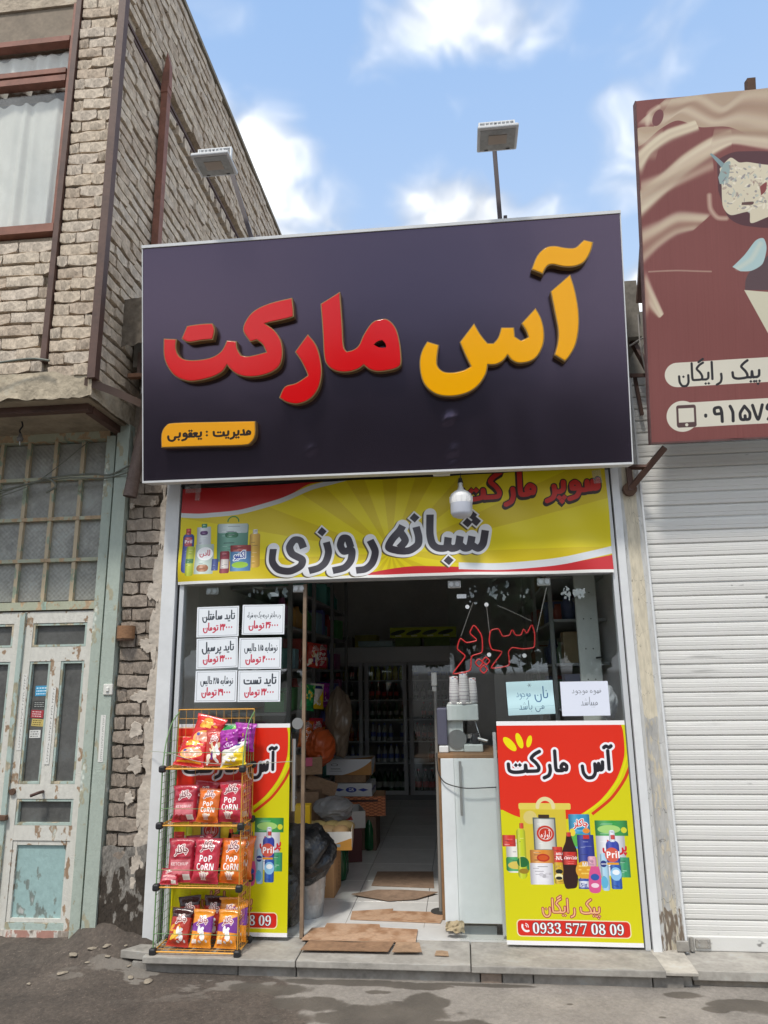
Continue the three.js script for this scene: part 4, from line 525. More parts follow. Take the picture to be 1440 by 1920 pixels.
// ================= the two posters (one print) =================
const posterTex = canvasTex(1024, 1650, (c, W, H) => {
  const K = (x, y) => { const v = (y - 72) / 1385, xl = 420 + 80 * v, xr = 1210 + 145 * v; return [(x - xl) / (xr - xl) * W, v * H]; };
  const curve = (pts, col, stroke) => { FA.path(c, pts, (p) => K(p[0], p[1])); if (stroke) { c.strokeStyle = col; c.lineWidth = stroke; c.stroke(); } else { c.fillStyle = col; c.closePath(); c.fill(); } };
  const R = (x0, y0, x1, y1, col, r = 8) => { const [a, b] = K(x0, y0), [d, e] = K(x1, y1); c.fillStyle = col; c.beginPath(); c.roundRect(a, b, d - a, e - b, r); c.fill(); if (d - a < 330 && e - b > 30) { const g = c.createLinearGradient(a, 0, d, 0); g.addColorStop(0, 'rgba(20,20,30,0.34)'); g.addColorStop(0.3, 'rgba(255,255,255,0.22)'); g.addColorStop(0.55, 'rgba(255,255,255,0.02)'); g.addColorStop(1, 'rgba(20,20,30,0.3)'); c.fillStyle = g; c.fill(); const q = rng(Math.floor(x0 * 7 + y0 * 3)); if (e - b > 55 && d - a > 40) for (let i = 0; i < 7; i++) { c.fillStyle = q() < 0.5 ? 'rgba(255,255,255,0.4)' : 'rgba(40,30,50,0.35)'; c.fillRect(a + (d - a) * (0.12 + 0.3 * q()), b + (e - b) * (0.1 + 0.8 * q()), (d - a) * (0.15 + 0.35 * q()), 3 + 3 * q()); } } };
  const E = (x, y, rx, ry, col) => { const [a, b] = K(x, y); c.fillStyle = col; c.beginPath(); c.ellipse(a, b, rx * 1.25, ry * 1.19, 0, 0, 7); c.fill(); };
  const Tx = (s, x, y, px, col, font = 'bold', fam = 'sans-serif') => { const [a, b] = K(x, y); c.fillStyle = col; c.font = font + ' ' + px + 'px ' + fam; c.fillText(s, a, b); };
  c.fillStyle = '#d6d000'; c.fillRect(0, 0, W, H);
  curve([[400, 60], [400, 600], [470, 645], [560, 685], [690, 715], [860, 700], [960, 665], [1080, 575], [1170, 450], [1215, 300], [1205, 150], [1190, 95], [1190, 60], [400, 60]], '#e02a10');
  curve([[975, 668], [1100, 570], [1190, 440], [1235, 290]], '#e6dc00', 14); curve([[1025, 668], [1140, 570], [1220, 450], [1262, 330]], '#d6330f', 22);
  c.fillStyle = '#f4f2f3'; c.fillRect(0, 0, W, 34); c.fillRect(0, H - 30, W, 30);
  for (const [x, y, rx, ry, a] of [[507, 222, 24, 58, -0.75], [567, 200, 20, 52, -0.3], [628, 205, 16, 40, 0.3]]) { const [p, q] = K(x, y); c.fillStyle = '#f1e400'; c.beginPath(); c.ellipse(p, q, rx * 1.3, ry * 1.2, a, 0, 7); c.fill(); }
  { const [a, b] = K(468, 410), [d] = K(890, 400); const [e] = K(925, 450), [f] = K(1180, 440); const o = { color: '#1d1b25', pen: 0.24, outline: ['#f3f1f6', 17], slope: 0.02 }; FA.draw(c, 'مارکت', a + 10, d - 10, b - 10, 150, o); FA.draw(c, 'آس', e + 10, f - 20, b - 6, 150, { ...o, slope: 0.09 }); }
  // groceries
  R(487, 825, 640, 1030, '#e8e6dc', 30); R(490, 935, 640, 1020, '#2f9d52', 14); E(555, 985, 50, 24, '#d8c25a'); R(465, 800, 552, 870, '#d42a22', 4);
  R(572, 612, 885, 960, '#d7c136', 16); R(565, 600, 893, 640, '#e2cf58', 12); c.strokeStyle = '#e6d9a0'; c.lineWidth = 30; { const [a, b] = K(735, 625); c.beginPath(); c.arc(a, b, 62, Math.PI, 0); c.stroke(); }
  E(640, 690, 42, 42, '#d9c878'); R(655, 690, 812, 890, '#6f7f78', 4); R(664, 700, 803, 886, '#dcdcd4', 4); R(690, 672, 760, 695, '#3a2a1a', 2); E(737, 790, 54, 50, '#c9341f'); E(737, 790, 42, 38, '#d8d3cc'); E(737, 790, 38, 34, '#c9341f'); { const [a, b] = K(705, 810), [d] = K(770, 810); FA.draw(c, 'آوازه', a, d, b, 44, { color: '#fff', pen: 0.2 }); }
  R(552, 755, 628, 1068, '#c3cf1a', 34); R(572, 725, 600, 760, '#d63a22', 6); E(597, 965, 36, 32, '#1d6a34'); E(605, 1020, 30, 16, '#9c7d1e'); R(566, 800, 584, 1000, '#dbe45a', 8);
  R(876, 668, 1025, 880, '#2b93c4', 6); E(950, 830, 62, 40, '#5bb34b'); { const [a, b] = K(905, 745), [d] = K(1000, 730); FA.draw(c, 'چاکلز', a, d, b, 44, { color: '#d3261e', outline: ['#fff', 5], pen: 0.25, slope: 0.1 }); } E(905, 780, 18, 24, '#f0d23c'); E(990, 770, 22, 16, '#e88f2a');
  R(1040, 712, 1250, 1040, '#e9eaf0', 4); R(1040, 706, 1250, 800, '#2f9a44', 4); E(1130, 760, 70, 26, '#a8d67a'); R(1190, 930, 1270, 1050, '#2f9560', 4); E(1222, 765, 18, 18, '#d7d43a'); { const [a, b] = K(1085, 890), [d] = K(1245, 880); FA.draw(c, 'پرسیل', a, d, b, 70, { color: '#cf2230', pen: 0.28 }); }
  R(780, 870, 850, 970, '#cf2a1c', 4); Tx('MILLI', 805, 920, 24, '#fff'); Tx('NU', 805, 950, 40, '#fff'); R(790, 965, 862, 1095, '#d3a71e', 14); E(826, 1020, 22, 14, '#22201a'); E(826, 1052, 26, 20, '#f0e7b0'); E(826, 1060, 20, 10, '#201e18');
  R(640, 890, 795, 975, '#e0892a', 6); R(640, 970, 795, 1100, '#eceaf0', 6); E(725, 938, 40, 24, '#b8301f'); E(725, 938, 30, 16, '#d2561f'); for (let i = 0; i < 7; i++) E(715 + (i % 4) * 18, 1035 + (i % 3) * 9, 12, 7, i % 2 ? '#b9b6bc' : '#d2cfd6'); R(690, 990, 755, 994, '#8a8a90', 2);
  curve([[866, 800], [862, 840], [845, 890], [846, 960], [852, 1010], [850, 1060], [868, 1118], [900, 1122], [935, 1112], [944, 1060], [938, 1000], [936, 900], [915, 850], [897, 800]], '#2c1210'); R(866, 780, 896, 806, '#cf2320', 4); R(846, 900, 938, 978, '#cf2018', 4); { const [a, b] = K(853, 945); c.save(); c.translate(a, b); c.transform(1, 0, -0.3, 1, 0, 0); c.fillStyle = '#fff'; c.font = 'italic bold 30px serif'; c.fillText('Coca·Cola', 0, 0, 100); c.restore(); } R(905, 990, 912, 1080, '#6b2a20', 4);
  R(932, 795, 1058, 1060, '#20308f', 6); R(970, 795, 1010, 820, '#c9302c', 4); E(985, 1010, 55, 55, '#dfa32c'); for (let i = 0; i < 9; i++) E(955 + (i % 5) * 17, 985 + Math.floor(i / 3) * 22, 10, 5, '#f0cf62'); Tx('Mina', 968, 985, 40, '#e8e8f4'); R(945, 1060, 1025, 1122, '#2a4aa8', 4); R(950, 1075, 1015, 1112, '#dfe5f2', 4); Tx('Sig', 962, 1108, 36, '#24348c');
  R(1075, 905, 1145, 1130, '#a8d3ec', 20); E(1100, 970, 19, 20, '#1c2f7a'); Tx('NIVEA', 1086, 975, 15, '#fff'); E(1108, 1080, 22, 36, '#5fb3d8');
  R(1110, 830, 1205, 975, '#2a3fae', 34); R(1128, 765, 1172, 838, '#e2ecf6', 16); R(1140, 795, 1168, 822, '#cf3a3a', 4); E(1152, 915, 44, 44, '#d85d4a'); Tx('Pril', 1116, 935, 66, '#fff'); R(1122, 962, 1195, 975, '#e8a21e', 3); R(1140, 975, 1220, 1120, '#1f54b4', 12); E(1178, 1030, 34, 40, '#8fc6ec'); E(1178, 1020, 22, 16, '#eef6fc');
  curve([[1022, 985], [1010, 1040], [1015, 1130], [1050, 1146], [1085, 1130], [1085, 1040], [1070, 985]], '#d9558f'); R(1000, 925, 1060, 985, '#e9a9c0', 14); E(1048, 1050, 26, 20, '#2d57a8'); E(1050, 1100, 24, 14, '#f3d6e4');
  { const [a, b] = K(710, 1262), [d] = K(1085, 1250); FA.draw(c, 'پیک رایگان', a, d, b, 92, { color: '#f0bd86', pen: 0.16, outline: ['#a3264e', 6] }); }
  R(558, 1306, 1280, 1408, '#f1e2b8', 34); R(565, 1312, 1273, 1402, '#d62416', 28);
  { const [a, b] = K(662, 1388); c.font = 'bold 104px serif'; c.lineJoin = 'round'; c.strokeStyle = '#3a2f38'; c.lineWidth = 9; c.strokeText('0933 577 08 09', a, b, 690); c.fillStyle = '#f4f4f6'; c.fillText('0933 577 08 09', a, b, 690); const [p, q] = K(612, 1356); c.strokeStyle = '#f4f4f6'; c.lineWidth = 15; c.lineCap = 'round'; c.beginPath(); c.arc(p + 16, q - 10, 34, 1.2, 3.4); c.stroke(); c.lineWidth = 6; for (const r of [12, 24]) { c.beginPath(); c.arc(p + 4, q - 6, r, -1.4, 0.1); c.stroke(); } }
});
{
  const pm = M(0xffffff, 0.32, { map: posterTex, clearcoat: 0.25, clearcoatRoughness: 0.2 });
  for (const [x0, x1, y0, y1, label] of [[0.733, 1.421, 0.096, 1.205, 'red and yellow grocery poster showing its whole phone number on the glass'], [-1.09, -0.428, 0.106, 1.203, 'red and yellow grocery poster half hidden behind the wire snack rack']]) {
    const g = sheet(x1 - x0, y1 - y0, 20, 20, (u, v) => [0, 0, 0.0015 * Math.sin(u * 9 + v * 5)]).translate((x0 + x1) / 2, (y0 + y1) / 2, 0.006);
    single('poster', g, pm, label, 'poster');
  }
}
// ================= price sheets and notes taped to the glass =================
{
  const P = [
    [-0.876, 1.787, 0.256, 0.178, 'تاید سافتلن', '۲۲۰۰۰', 0.012, 0.2, 'price sheet with one long bold word over 22000, beside the sheet of 36000'], [-0.597, 1.793, 0.254, 0.175, 'رب باختر درجه یک به شرط', '۳۶۰۰۰', -0.006, 0.13, 'price sheet with one long small line over 36000'],
    [-0.872, 1.604, 0.25, 0.176, 'تاید پرسیل', '۲۲۰۰۰', 0.03, 0.2, 'price sheet of two bold words over 22000, between two other sheets'], [-0.612, 1.598, 0.255, 0.178, 'نوشابه ۱/۵ عالیس', '۲۰۰۰۰', -0.004, 0.17, 'price sheet for the small soft drink at 20000'],
    [-0.872, 1.414, 0.252, 0.178, 'نوشابه ۲/۵ عالیس', '۲۹۰۰۰', 0.0, 0.17, 'price sheet for the large soft drink at 29000'], [-0.614, 1.412, 0.252, 0.176, 'تاید تست', '۲۲۰۰۰', -0.002, 0.21, 'price sheet with a bold word over 22000, beside the sheet of 29000']];
  P.forEach(([x, y, w, h, t, n, rz, hh, label], k) => {
    const tex = canvasTex(512, 360, (c, W, H) => { c.fillStyle = '#e9eef3'; c.fillRect(0, 0, W, H); c.strokeStyle = '#3d4654'; c.lineWidth = 3; c.strokeRect(20, 16, W - 40, H - 32); const wide = t.length > 15; FA.draw(c, t, 52, W - 46, 150, hh * 500, { color: '#333a45', pen: 0.24 }); FA.draw(c, n + ' تومان', 66, W - 66, 280, 84, { color: '#c5344c', pen: 0.27 }); });
    const g = sheet(w, h, 14, 10, (u, v) => [0, 0, 0.004 * Math.pow(Math.abs(u - 0.5) * 2, 4) * (k % 2 ? 1 : 0.6) + 0.003 * Math.sin(u * 5 + k)]);
    const m = single('price_sheet', g, M(0xffffff, 0.6, { map: tex, side: THREE.DoubleSide }), label, 'paper', 'price sheets on the left glass'); m.position.set(x, y, 0.005 + (k % 2) * 0.003); m.rotation.z = rz;
  });
  const n1 = canvasTex(512, 360, (c, W, H) => { c.fillStyle = '#bfe0e6'; c.fillRect(0, 0, W, H); FA.draw(c, 'نان', 285, 455, 185, 120, { color: '#2d5f8c', pen: 0.14 }); FA.draw(c, 'موجود', 95, 265, 165, 90, { color: '#2d5f8c', pen: 0.12 }); FA.draw(c, 'می باشد .', 85, 400, 300, 90, { color: '#3a5b78', pen: 0.12 }); c.strokeStyle = '#5a6b74'; c.lineWidth = 4; for (let i = 0; i < 3; i++) { const a = i * 1.05; c.beginPath(); c.moveTo(255 - 22 * Math.cos(a), 45 - 22 * Math.sin(a)); c.lineTo(255 + 22 * Math.cos(a), 45 + 22 * Math.sin(a)); c.stroke(); } c.strokeStyle = '#9cc3cb'; c.beginPath(); c.moveTo(0, 292); c.lineTo(W, 270); c.stroke(); });
  const n2 = canvasTex(512, 360, (c, W, H) => { c.fillStyle = '#dfe4f2'; c.fillRect(0, 0, W, H); FA.draw(c, 'قهوه موجود', 110, 440, 120, 64, { color: '#4b525c', pen: 0.1 }); FA.draw(c, 'میباشد .', 175, 390, 250, 84, { color: '#4b525c', pen: 0.1 }); });
  const a = single('handwritten_note', sheet(0.256, 0.18, 12, 8, (u, v) => [0, 0, 0.004 * Math.sin(v * 8)]), M(0xffffff, 0.7, { map: n1, side: THREE.DoubleSide }), 'pale blue handwritten note with a star on the right glass', 'note'); a.position.set(0.927, 1.329, 0.006); a.rotation.z = 0.03;
  const b = single('handwritten_note', sheet(0.258, 0.183, 12, 8, (u, v) => [0, 0, 0.003 * Math.sin(u * 6)]), M(0xffffff, 0.7, { map: n2, side: THREE.DoubleSide }), 'white handwritten note with faint grey pen lines on the right glass', 'note'); b.position.set(1.222, 1.322, 0.006); b.rotation.z = 0.004;
  // small leftover sticker tags on the sliding leaves
  for (const [x, y, l] of [[-0.55, 1.945, 'small white sticker at the top of the left glass door'], [0.57, 1.905, 'small pale sticker at the top of the right glass door']]) single('glass_sticker', box(0.055, 0.024, 0.001, x, y, -0.041), M([0.7, 0.73, 0.74], 0.6), l, 'sticker');
  // torn leftovers of plastic film and glue on the glass tops
  const r = rng(31);
  for (const [x, y, w, h, z] of [[0.63, 1.92, 0.12, 0.12, -0.04], [0.76, 1.93, 0.09, 0.1, -0.04], [0.9, 1.93, 0.17, 0.09, -0.04], [1.16, 1.9, 0.05, 0.08, 0.002], [1.24, 1.9, 0.04, 0.04, 0.002], [-0.6, 1.95, 0.25, 0.05, -0.04]]) {
    const bits = []; for (let j = 0; j < 11; j++) { const cx = (r() - 0.5) * w, cy = (r() - 0.5) * h, s = 0.004 + 0.02 * r() * r(), pts = []; for (let i = 0; i < 9; i++) { const q = i / 9 * 6.283, k = 0.3 + r(); pts.push([cx + Math.cos(q) * s * k, cy + Math.sin(q) * s * 1.5 * k]); } bits.push(prism(pts, 0.0008).translate(0, 0, j * 0.00002)); }
    const m = single('film_scrap', boxUV(mergeGeometries(bits)), M([0.7, 0.75, 0.76], 0.5, { transmission: 0.84, thickness: 0 }), 'torn scraps of old film and glue left on the shop glass', 'scrap', 'scraps of film on the glass'); m.position.set(x, y, z);
  }
}
// ================= neon word on the right door =================
{
  const n = thing('neon_sign', 'unlit red outline tube lettering fixed to the right glass door', 'neon sign', [0, 0, -0.03]);
  const rm = M([0.5, 0.02, 0.02], 0.4), cp = (x, y) => { const px = 800 + x / 3.6, py = 1080 + y / 3.6; return [0.5 + (px - 848) * 0.003097 + (py - 1260) * 0.00035 * 0, 1.475 - (py - 1260) * 0.00295, 0]; };
  const loop = (pts) => new THREE.TubeGeometry(new THREE.CatmullRomCurve3(pts.map(([x, y]) => V3(cp(x, y))), true, 'catmullrom', 0.25), pts.length * 6, 0.0044, 6, true);
  mesh('letter_tube', loop([[178, 660], [262, 545], [212, 492], [235, 420], [275, 450], [345, 435], [300, 385], [330, 330], [375, 400], [380, 460], [372, 520], [305, 545], [290, 640]]), rm, n);
  mesh('letter_tube', loop([[430, 625], [505, 520], [440, 500], [425, 440], [440, 370], [490, 360], [515, 410], [560, 405], [580, 365], [600, 405], [635, 405], [655, 365], [675, 395], [710, 335], [725, 400], [715, 490], [640, 500], [575, 490], [548, 520], [545, 610]]), rm, n);
  for (const [x, y] of [[352, 590], [398, 578], [380, 635]]) mesh('dot_tube', loop([[x - 24, y], [x, y - 26], [x + 24, y], [x, y + 26]]), rm, n);
  mesh('stand_off', [[290, 200], [420, 535], [650, 545], [418, 188]].map(([x, y]) => { const q = cp(x, y); return cyl(0.012, 0.012, 0.01, q[0], q[1], -0.004, [Math.PI / 2, 0, 0], 12); }), mats.alu, n);
  mesh('feed_wire', [tube([cp(240, 405), cp(290, 270), cp(330, 170)], 0.0016), tube([cp(490, 195), cp(600, 250), cp(710, 310)], 0.0016), tube([cp(740, 385), cp(790, 200), cp(822, 80)], 0.0028), tube([cp(418, 190), cp(425, 300), cp(432, 420)], 0.0016)], M([0.2, 0.19, 0.18], 0.6), n);
}
// ================= ice cream billboard =================
{
  const W = 1024, H = 1510, US = 1.2;
  const tex = canvasTex(W, H, (c) => {
    const KB = (x, y) => { const t0 = (y - 215) / 1537, xl = 140 + 55 * t0, s = (x - xl) / 560, yt = 215 - 62 * s, yb = 1752 - 17 * s; return [(x - xl) / 910 / US * W, (y - yt) / (yb - yt) * H]; };
    c.fillStyle = '#874e4a'; c.fillRect(0, 0, W, H);
    const r = rng(12);
    for (let i = 0; i < 500; i++) { c.fillStyle = `rgba(${r() < 0.5 ? '120,52,56' : '160,92,88'},0.08)`; c.fillRect(r() * W, r() * H, 2 + r() * 3, 100 + r() * 400); }
    // cream ribbons, built from many soft strokes
    const soft = (pts, w, col, n = 14, a = 0.075) => { c.lineCap = 'round'; c.lineJoin = 'round'; for (let i = n; i > 0; i--) { c.strokeStyle = col.replace('A', a); c.lineWidth = w * (i / n); FA.path(c, pts, (p) => KB(p[0], p[1])); c.stroke(); } };
    const cream = 'rgba(229,214,188,A)', deep = 'rgba(120,66,62,A)';
    // silk folds: many fine lines between two edges
    const silk = (A, B, n, seed, al = 0.5) => { const q = rng(seed); n *= 2; for (let i = 0; i < n; i++) { const t = i / (n - 1), f = 0.5 + 0.32 * Math.sin(t * 5 + seed) + 0.18 * Math.sin(t * 13 + seed * 2), e = sst(0, 0.3, Math.min(t, 1 - t)); c.strokeStyle = `rgba(${Math.round(lerp(172, 240, f))},${Math.round(lerp(140, 228, f))},${Math.round(lerp(120, 200, f))},${(al * 0.5 * e * (0.35 + 0.65 * f)).toFixed(3)})`; c.lineWidth = 15; c.lineCap = 'round'; FA.path(c, A.map((p, k) => [lerp(p[0], B[k][0], t), lerp(p[1], B[k][1], t)]), (p) => KB(p[0], p[1])); c.stroke(); } };
    c.fillStyle = '#bfa68e'; FA.path(c, [[300, 205], [420, 180], [700, 140], [1200, 120], [1200, 430], [760, 400], [560, 330], [430, 330], [330, 300], [250, 340], [150, 420], [145, 340], [220, 330]], (p) => KB(p[0], p[1])); c.closePath(); c.fill();
    silk([[140, 330], [240, 330], [330, 270], [470, 330], [600, 330], [760, 380], [1050, 420]], [[300, 190], [380, 175], [450, 180], [540, 230], [640, 150], [800, 130], [1050, 140]], 60, 2, 0.55);
    silk([[150, 500], [190, 490], [215, 492]], [[140, 330], [180, 350], [260, 330]], 30, 3, 0.45);
    silk([[150, 760], [250, 660], [360, 560], [480, 470], [560, 420]], [[150, 610], [250, 540], [350, 450], [460, 380], [560, 340]], 60, 5, 0.8);
    silk([[470, 460], [560, 410], [700, 430], [900, 470]], [[500, 330], [600, 330], [740, 330], [900, 340]], 44, 7, 0.7);
    silk([[165, 960], [230, 890], [310, 830], [380, 800]], [[165, 770], [240, 745], [330, 705], [470, 720]], 44, 9, 0.62);
    silk([[165, 700], [300, 620], [430, 560], [480, 540]], [[165, 560], [280, 520], [400, 440], [470, 400]], 40, 15, 0.4); silk([[160, 560], [200, 470], [300, 400], [420, 350]], [[150, 430], [200, 400], [280, 340], [400, 300]], 40, 17, 0.6);
    silk([[175, 1230], [190, 1180], [230, 1190]], [[175, 960], [200, 1040], [250, 1170]], 30, 11, 0.4);
    soft([[190, 985], [330, 980], [470, 985]], 10, cream, 8, 0.08); soft([[465, 640], [470, 700], [500, 740], [540, 745]], 26, cream, 9, 0.12); soft([[190, 320], [200, 270], [240, 240]], 26, cream, 9, 0.12);
    { const [a, b] = KB(238, 290); c.fillStyle = '#7d4a4b'; c.beginPath(); c.ellipse(a, b, 22, 38, 0.4, 0, 7); c.fill(); }
    const poly = (pts, col) => { c.fillStyle = col; FA.path(c, pts, (p) => KB(p[0], p[1])); c.closePath(); c.fill(); };
    poly([[500, 480], [600, 440], [800, 470], [800, 760], [640, 780], [550, 740], [505, 620]], '#5d3a3f');
    poly([[512, 520], [560, 470], [600, 490], [640, 488], [720, 500], [820, 510], [820, 700], [720, 740], [650, 765], [640, 715], [560, 730], [525, 690], [520, 600]], '#e4d9bf');
    poly([[470, 455], [480, 452], [535, 500], [520, 515]], '#8aa0a4'); poly([[505, 560], [530, 500], [560, 490], [545, 580], [512, 590]], '#9fb3b0');
    for (let i = 0; i < 130; i++) { const [a, b] = KB(530 + r() * 200, 500 + r() * 210); c.fillStyle = ['rgba(108,104,120,0.5)', 'rgba(190,196,188,0.7)', 'rgba(150,120,110,0.4)', 'rgba(250,240,220,0.7)'][i % 4]; c.beginPath(); c.ellipse(a, b, 2 + r() * 13, 1 + r() * 5, r() * 3, 0, 7); c.fill(); }
    poly([[610, 672], [660, 668], [655, 682], [608, 684]], '#6a4e4a'); poly([[690, 600], [720, 580], [715, 620], [695, 640]], '#8e4a48');
    poly([[620, 1070], [625, 1020], [660, 970], [820, 850], [980, 900], [1010, 1000], [1000, 1075]], '#5f4a4e'); poly([[565, 965], [620, 910], [670, 845], [705, 835], [718, 880], [700, 950], [650, 982], [600, 985]], '#b9d3d3'); soft([[590, 970], [650, 930], [690, 860]], 30, 'rgba(225,225,205,A)', 8, 0.1); poly([[616, 1070], [820, 1085], [1000, 1072], [860, 1420], [800, 1420]], '#dcd6bd');
    // white lozenges with the delivery line and the phone number
    const pill = (x0, y0, x1, y1) => { const [a, b] = KB(x0, y0), [, e] = KB(x0, y1); c.fillStyle = '#e6e0cf'; c.beginPath(); c.roundRect(a, b, W * 1.2, e - b, (e - b) / 2); c.fill(); };
    pill(255, 1398, 0, 1508); pill(300, 1578, 0, 1690); { const [a, b] = KB(335, 1637); c.beginPath(); c.arc(a, b, 68, 0, 7); c.fill(); }
    const word = (t, x0, x1, y, h, pen) => { const [a, b] = KB(x0, y), [d] = KB(x1, y); FA.draw(c, t, a, d, b, h, { color: '#2c2a2e', pen }); };
    word('رایگان', 306, 522, 1478, 74, 0.2); word('پیک', 545, 690, 1470, 74, 0.2); word('با', 705, 790, 1462, 74, 0.2);
    word('۰۹۱۵۷۶', 398, 770, 1668, 84, 0.2);
    { const [a, b] = KB(306, 1588); c.fillStyle = '#5c4444'; c.beginPath(); c.roundRect(a, b, 84, 98, 10); c.fill(); c.fillStyle = '#e6e0cf'; c.fillRect(a + 9, b + 14, 66, 62); c.beginPath(); c.arc(a + 42, b + 87, 7, 0, 7); c.fill(); c.fillStyle = '#5c4444'; c.fillRect(a + 25, b + 5, 34, 4); }
  });
  const bb = thing('billboard', 'faded maroon ice cream billboard with cream swirls leaning out above the roller shutter', 'billboard', [1.652, 2.702, 0.23], [0.222, 0, 0.006]); bb.scale.setScalar(1.077);
  mesh('print', sheet(US, 1.77, 40, 40, (u, v) => [0, 0, 0.002 * Math.sin(u * 23) + 0.0015 * Math.sin(v * 17 + u * 4)]).translate(US / 2, 0.885, 0.006), M(0xffffff, 0.6, { map: tex, bumpMap: T.fine, bumpScale: 0.0008 }), bb);
  mesh('box', b2(0, US, 0, 1.77, -0.035, 0.0), M([0.2, 0.19, 0.17], 0.8), bb);
  mesh('edge_band', [b2(-0.006, -0.0005, 0, 1.77, -0.035, 0.008), b2(-0.006, US, -0.008, -0.0005, -0.035, 0.008)], worn([0.17, 0.09, 0.09], 0.8, 0.002), bb);
  mesh('top_post', b2(0.56, 0.6, 1.7705, 1.84, -0.05, -0.01), mats.rust, bb);
  const br = thing('sign_bracket', 'rusty brown angle iron bracket below the corner of the maroon billboard', 'bracket');
  mesh('strut', [bar([1.57, 2.5, 0.04], [1.73, 2.68, 0.2], 0.03, 0.03), bar([1.57, 2.62, 0.04], [1.65, 2.59, 0.13], 0.022, 0.022), bar([1.565, 2.48, 0.04], [1.56, 2.95, 0.04], 0.03, 0.02)], mats.brown, br); mesh('plate', cyl(0.04, 0.04, 0.03, 1.56, 2.49, 0.03, [Math.PI / 2, 0, 0], 12), mats.rust, br);
  // steel and wiring in the slot between the two signs
  const sl = thing('steel_strut', 'dark steel struts and wires in the gap between the two signs', 'frame');
  mesh('strut', [bar([1.69, 3.6, 0.15], [1.72, 4.15, 0.4], 0.035, 0.03), bar([1.62, 3.55, 0.0], [1.75, 3.1, 0.1], 0.03, 0.03), bar([1.58, 3.2, 0.02], [1.78, 3.18, 0.04], 0.02, 0.02), bar([1.66, 3.2, 0.0], [1.68, 2.95, 0.0], 0.02, 0.02)], mats.brown, sl);
  mesh('wire', [tube([[1.66, 3.5, 0.2], [1.65, 3.3, 0.22], [1.69, 3.1, 0.15], [1.75, 2.9, 0.1]], 0.004), tube([[1.62, 3.35, 0.1], [1.7, 3.38, 0.14], [1.68, 3.3, 0.12]], 0.006), tube([[1.74, 3.55, 0.2], [1.7, 3.35, 0.2], [1.74, 2.98, 0.12]], 0.003)], M([0.3, 0.28, 0.26], 0.6), sl);
  mesh('insulator', [cyl(0.022, 0.022, 0.02, 1.7, 3.46, 0.24, [1.2, 0.4, 0], 12), cyl(0.022, 0.022, 0.02, 1.702, 3.43, 0.25, [1.2, 0.4, 0], 12)], mats.white, sl);
}
// ================= floodlights on the sign =================
{
  const grey = M([0.55, 0.56, 0.57], 0.5), lens = M([0.3, 0.31, 0.31], 0.25, { map: T.mottle }), chip = M([0.33, 0.27, 0.22], 0.5), poleM = M([0.045, 0.03, 0.035], 0.5);
  function flood(p, px, lean, label) {   // p: centre of the lamp, faces down
    const t = thing('floodlight', label, 'floodlight', p);
    mesh('housing', [rbox(0.222, 0.022, 0.185, 0.008, 0, 0.006, 0), rbox(0.16, 0.03, 0.12, 0.008, 0, 0.03, 0), ...[-3, -2, -1, 0, 1, 2, 3].map((k) => b2(k * 0.022 - 0.003, k * 0.022 + 0.003, 0.045, 0.06, -0.055, 0.055))], grey, t);
    mesh('lens', box(0.19, 0.004, 0.15, 0, -0.0065, 0), lens, t); mesh('reflector', box(0.1, 0.003, 0.066, 0, -0.0095, 0.005), chip, t); mesh('clip', [box(0.02, 0.004, 0.006, -0.06, -0.0095, -0.07), box(0.02, 0.004, 0.006, 0.06, -0.0095, -0.07)], mats.dark, t);
    const b = [px - p[0], 3.98 - p[1], 0.47 - p[2]], top = [px + lean - p[0], 4.62 - p[1], 0.47 - p[2]];
    const pole = mesh('pole', [bar(b, top, 0.024, 0.024), bar(top, [top[0], 0.1, 0.0], 0.02, 0.02), bar([b[0] + 0.03, b[1] + 0.0, b[2]], [b[0] + 0.03, b[1] + 0.05, b[2]], 0.02, 0.02)], poleM, t);
    mesh('yoke', [b2(-0.1, -0.092, 0.0, 0.1, -0.01, 0.01), b2(0.092, 0.1, 0.0, 0.1, -0.01, 0.01), b2(-0.1, 0.1, 0.1, 0.106, -0.01, 0.01)], mats.white, t);
  }
  flood([0.862, 4.345, 0.716], 0.873, -0.012, 'grey square floodlight on a straight dark pole seen against the sky');
  flood([-0.755, 4.35, 0.705], -0.585, -0.19, 'grey square floodlight on a slanted pole in front of the brick side wall');
}
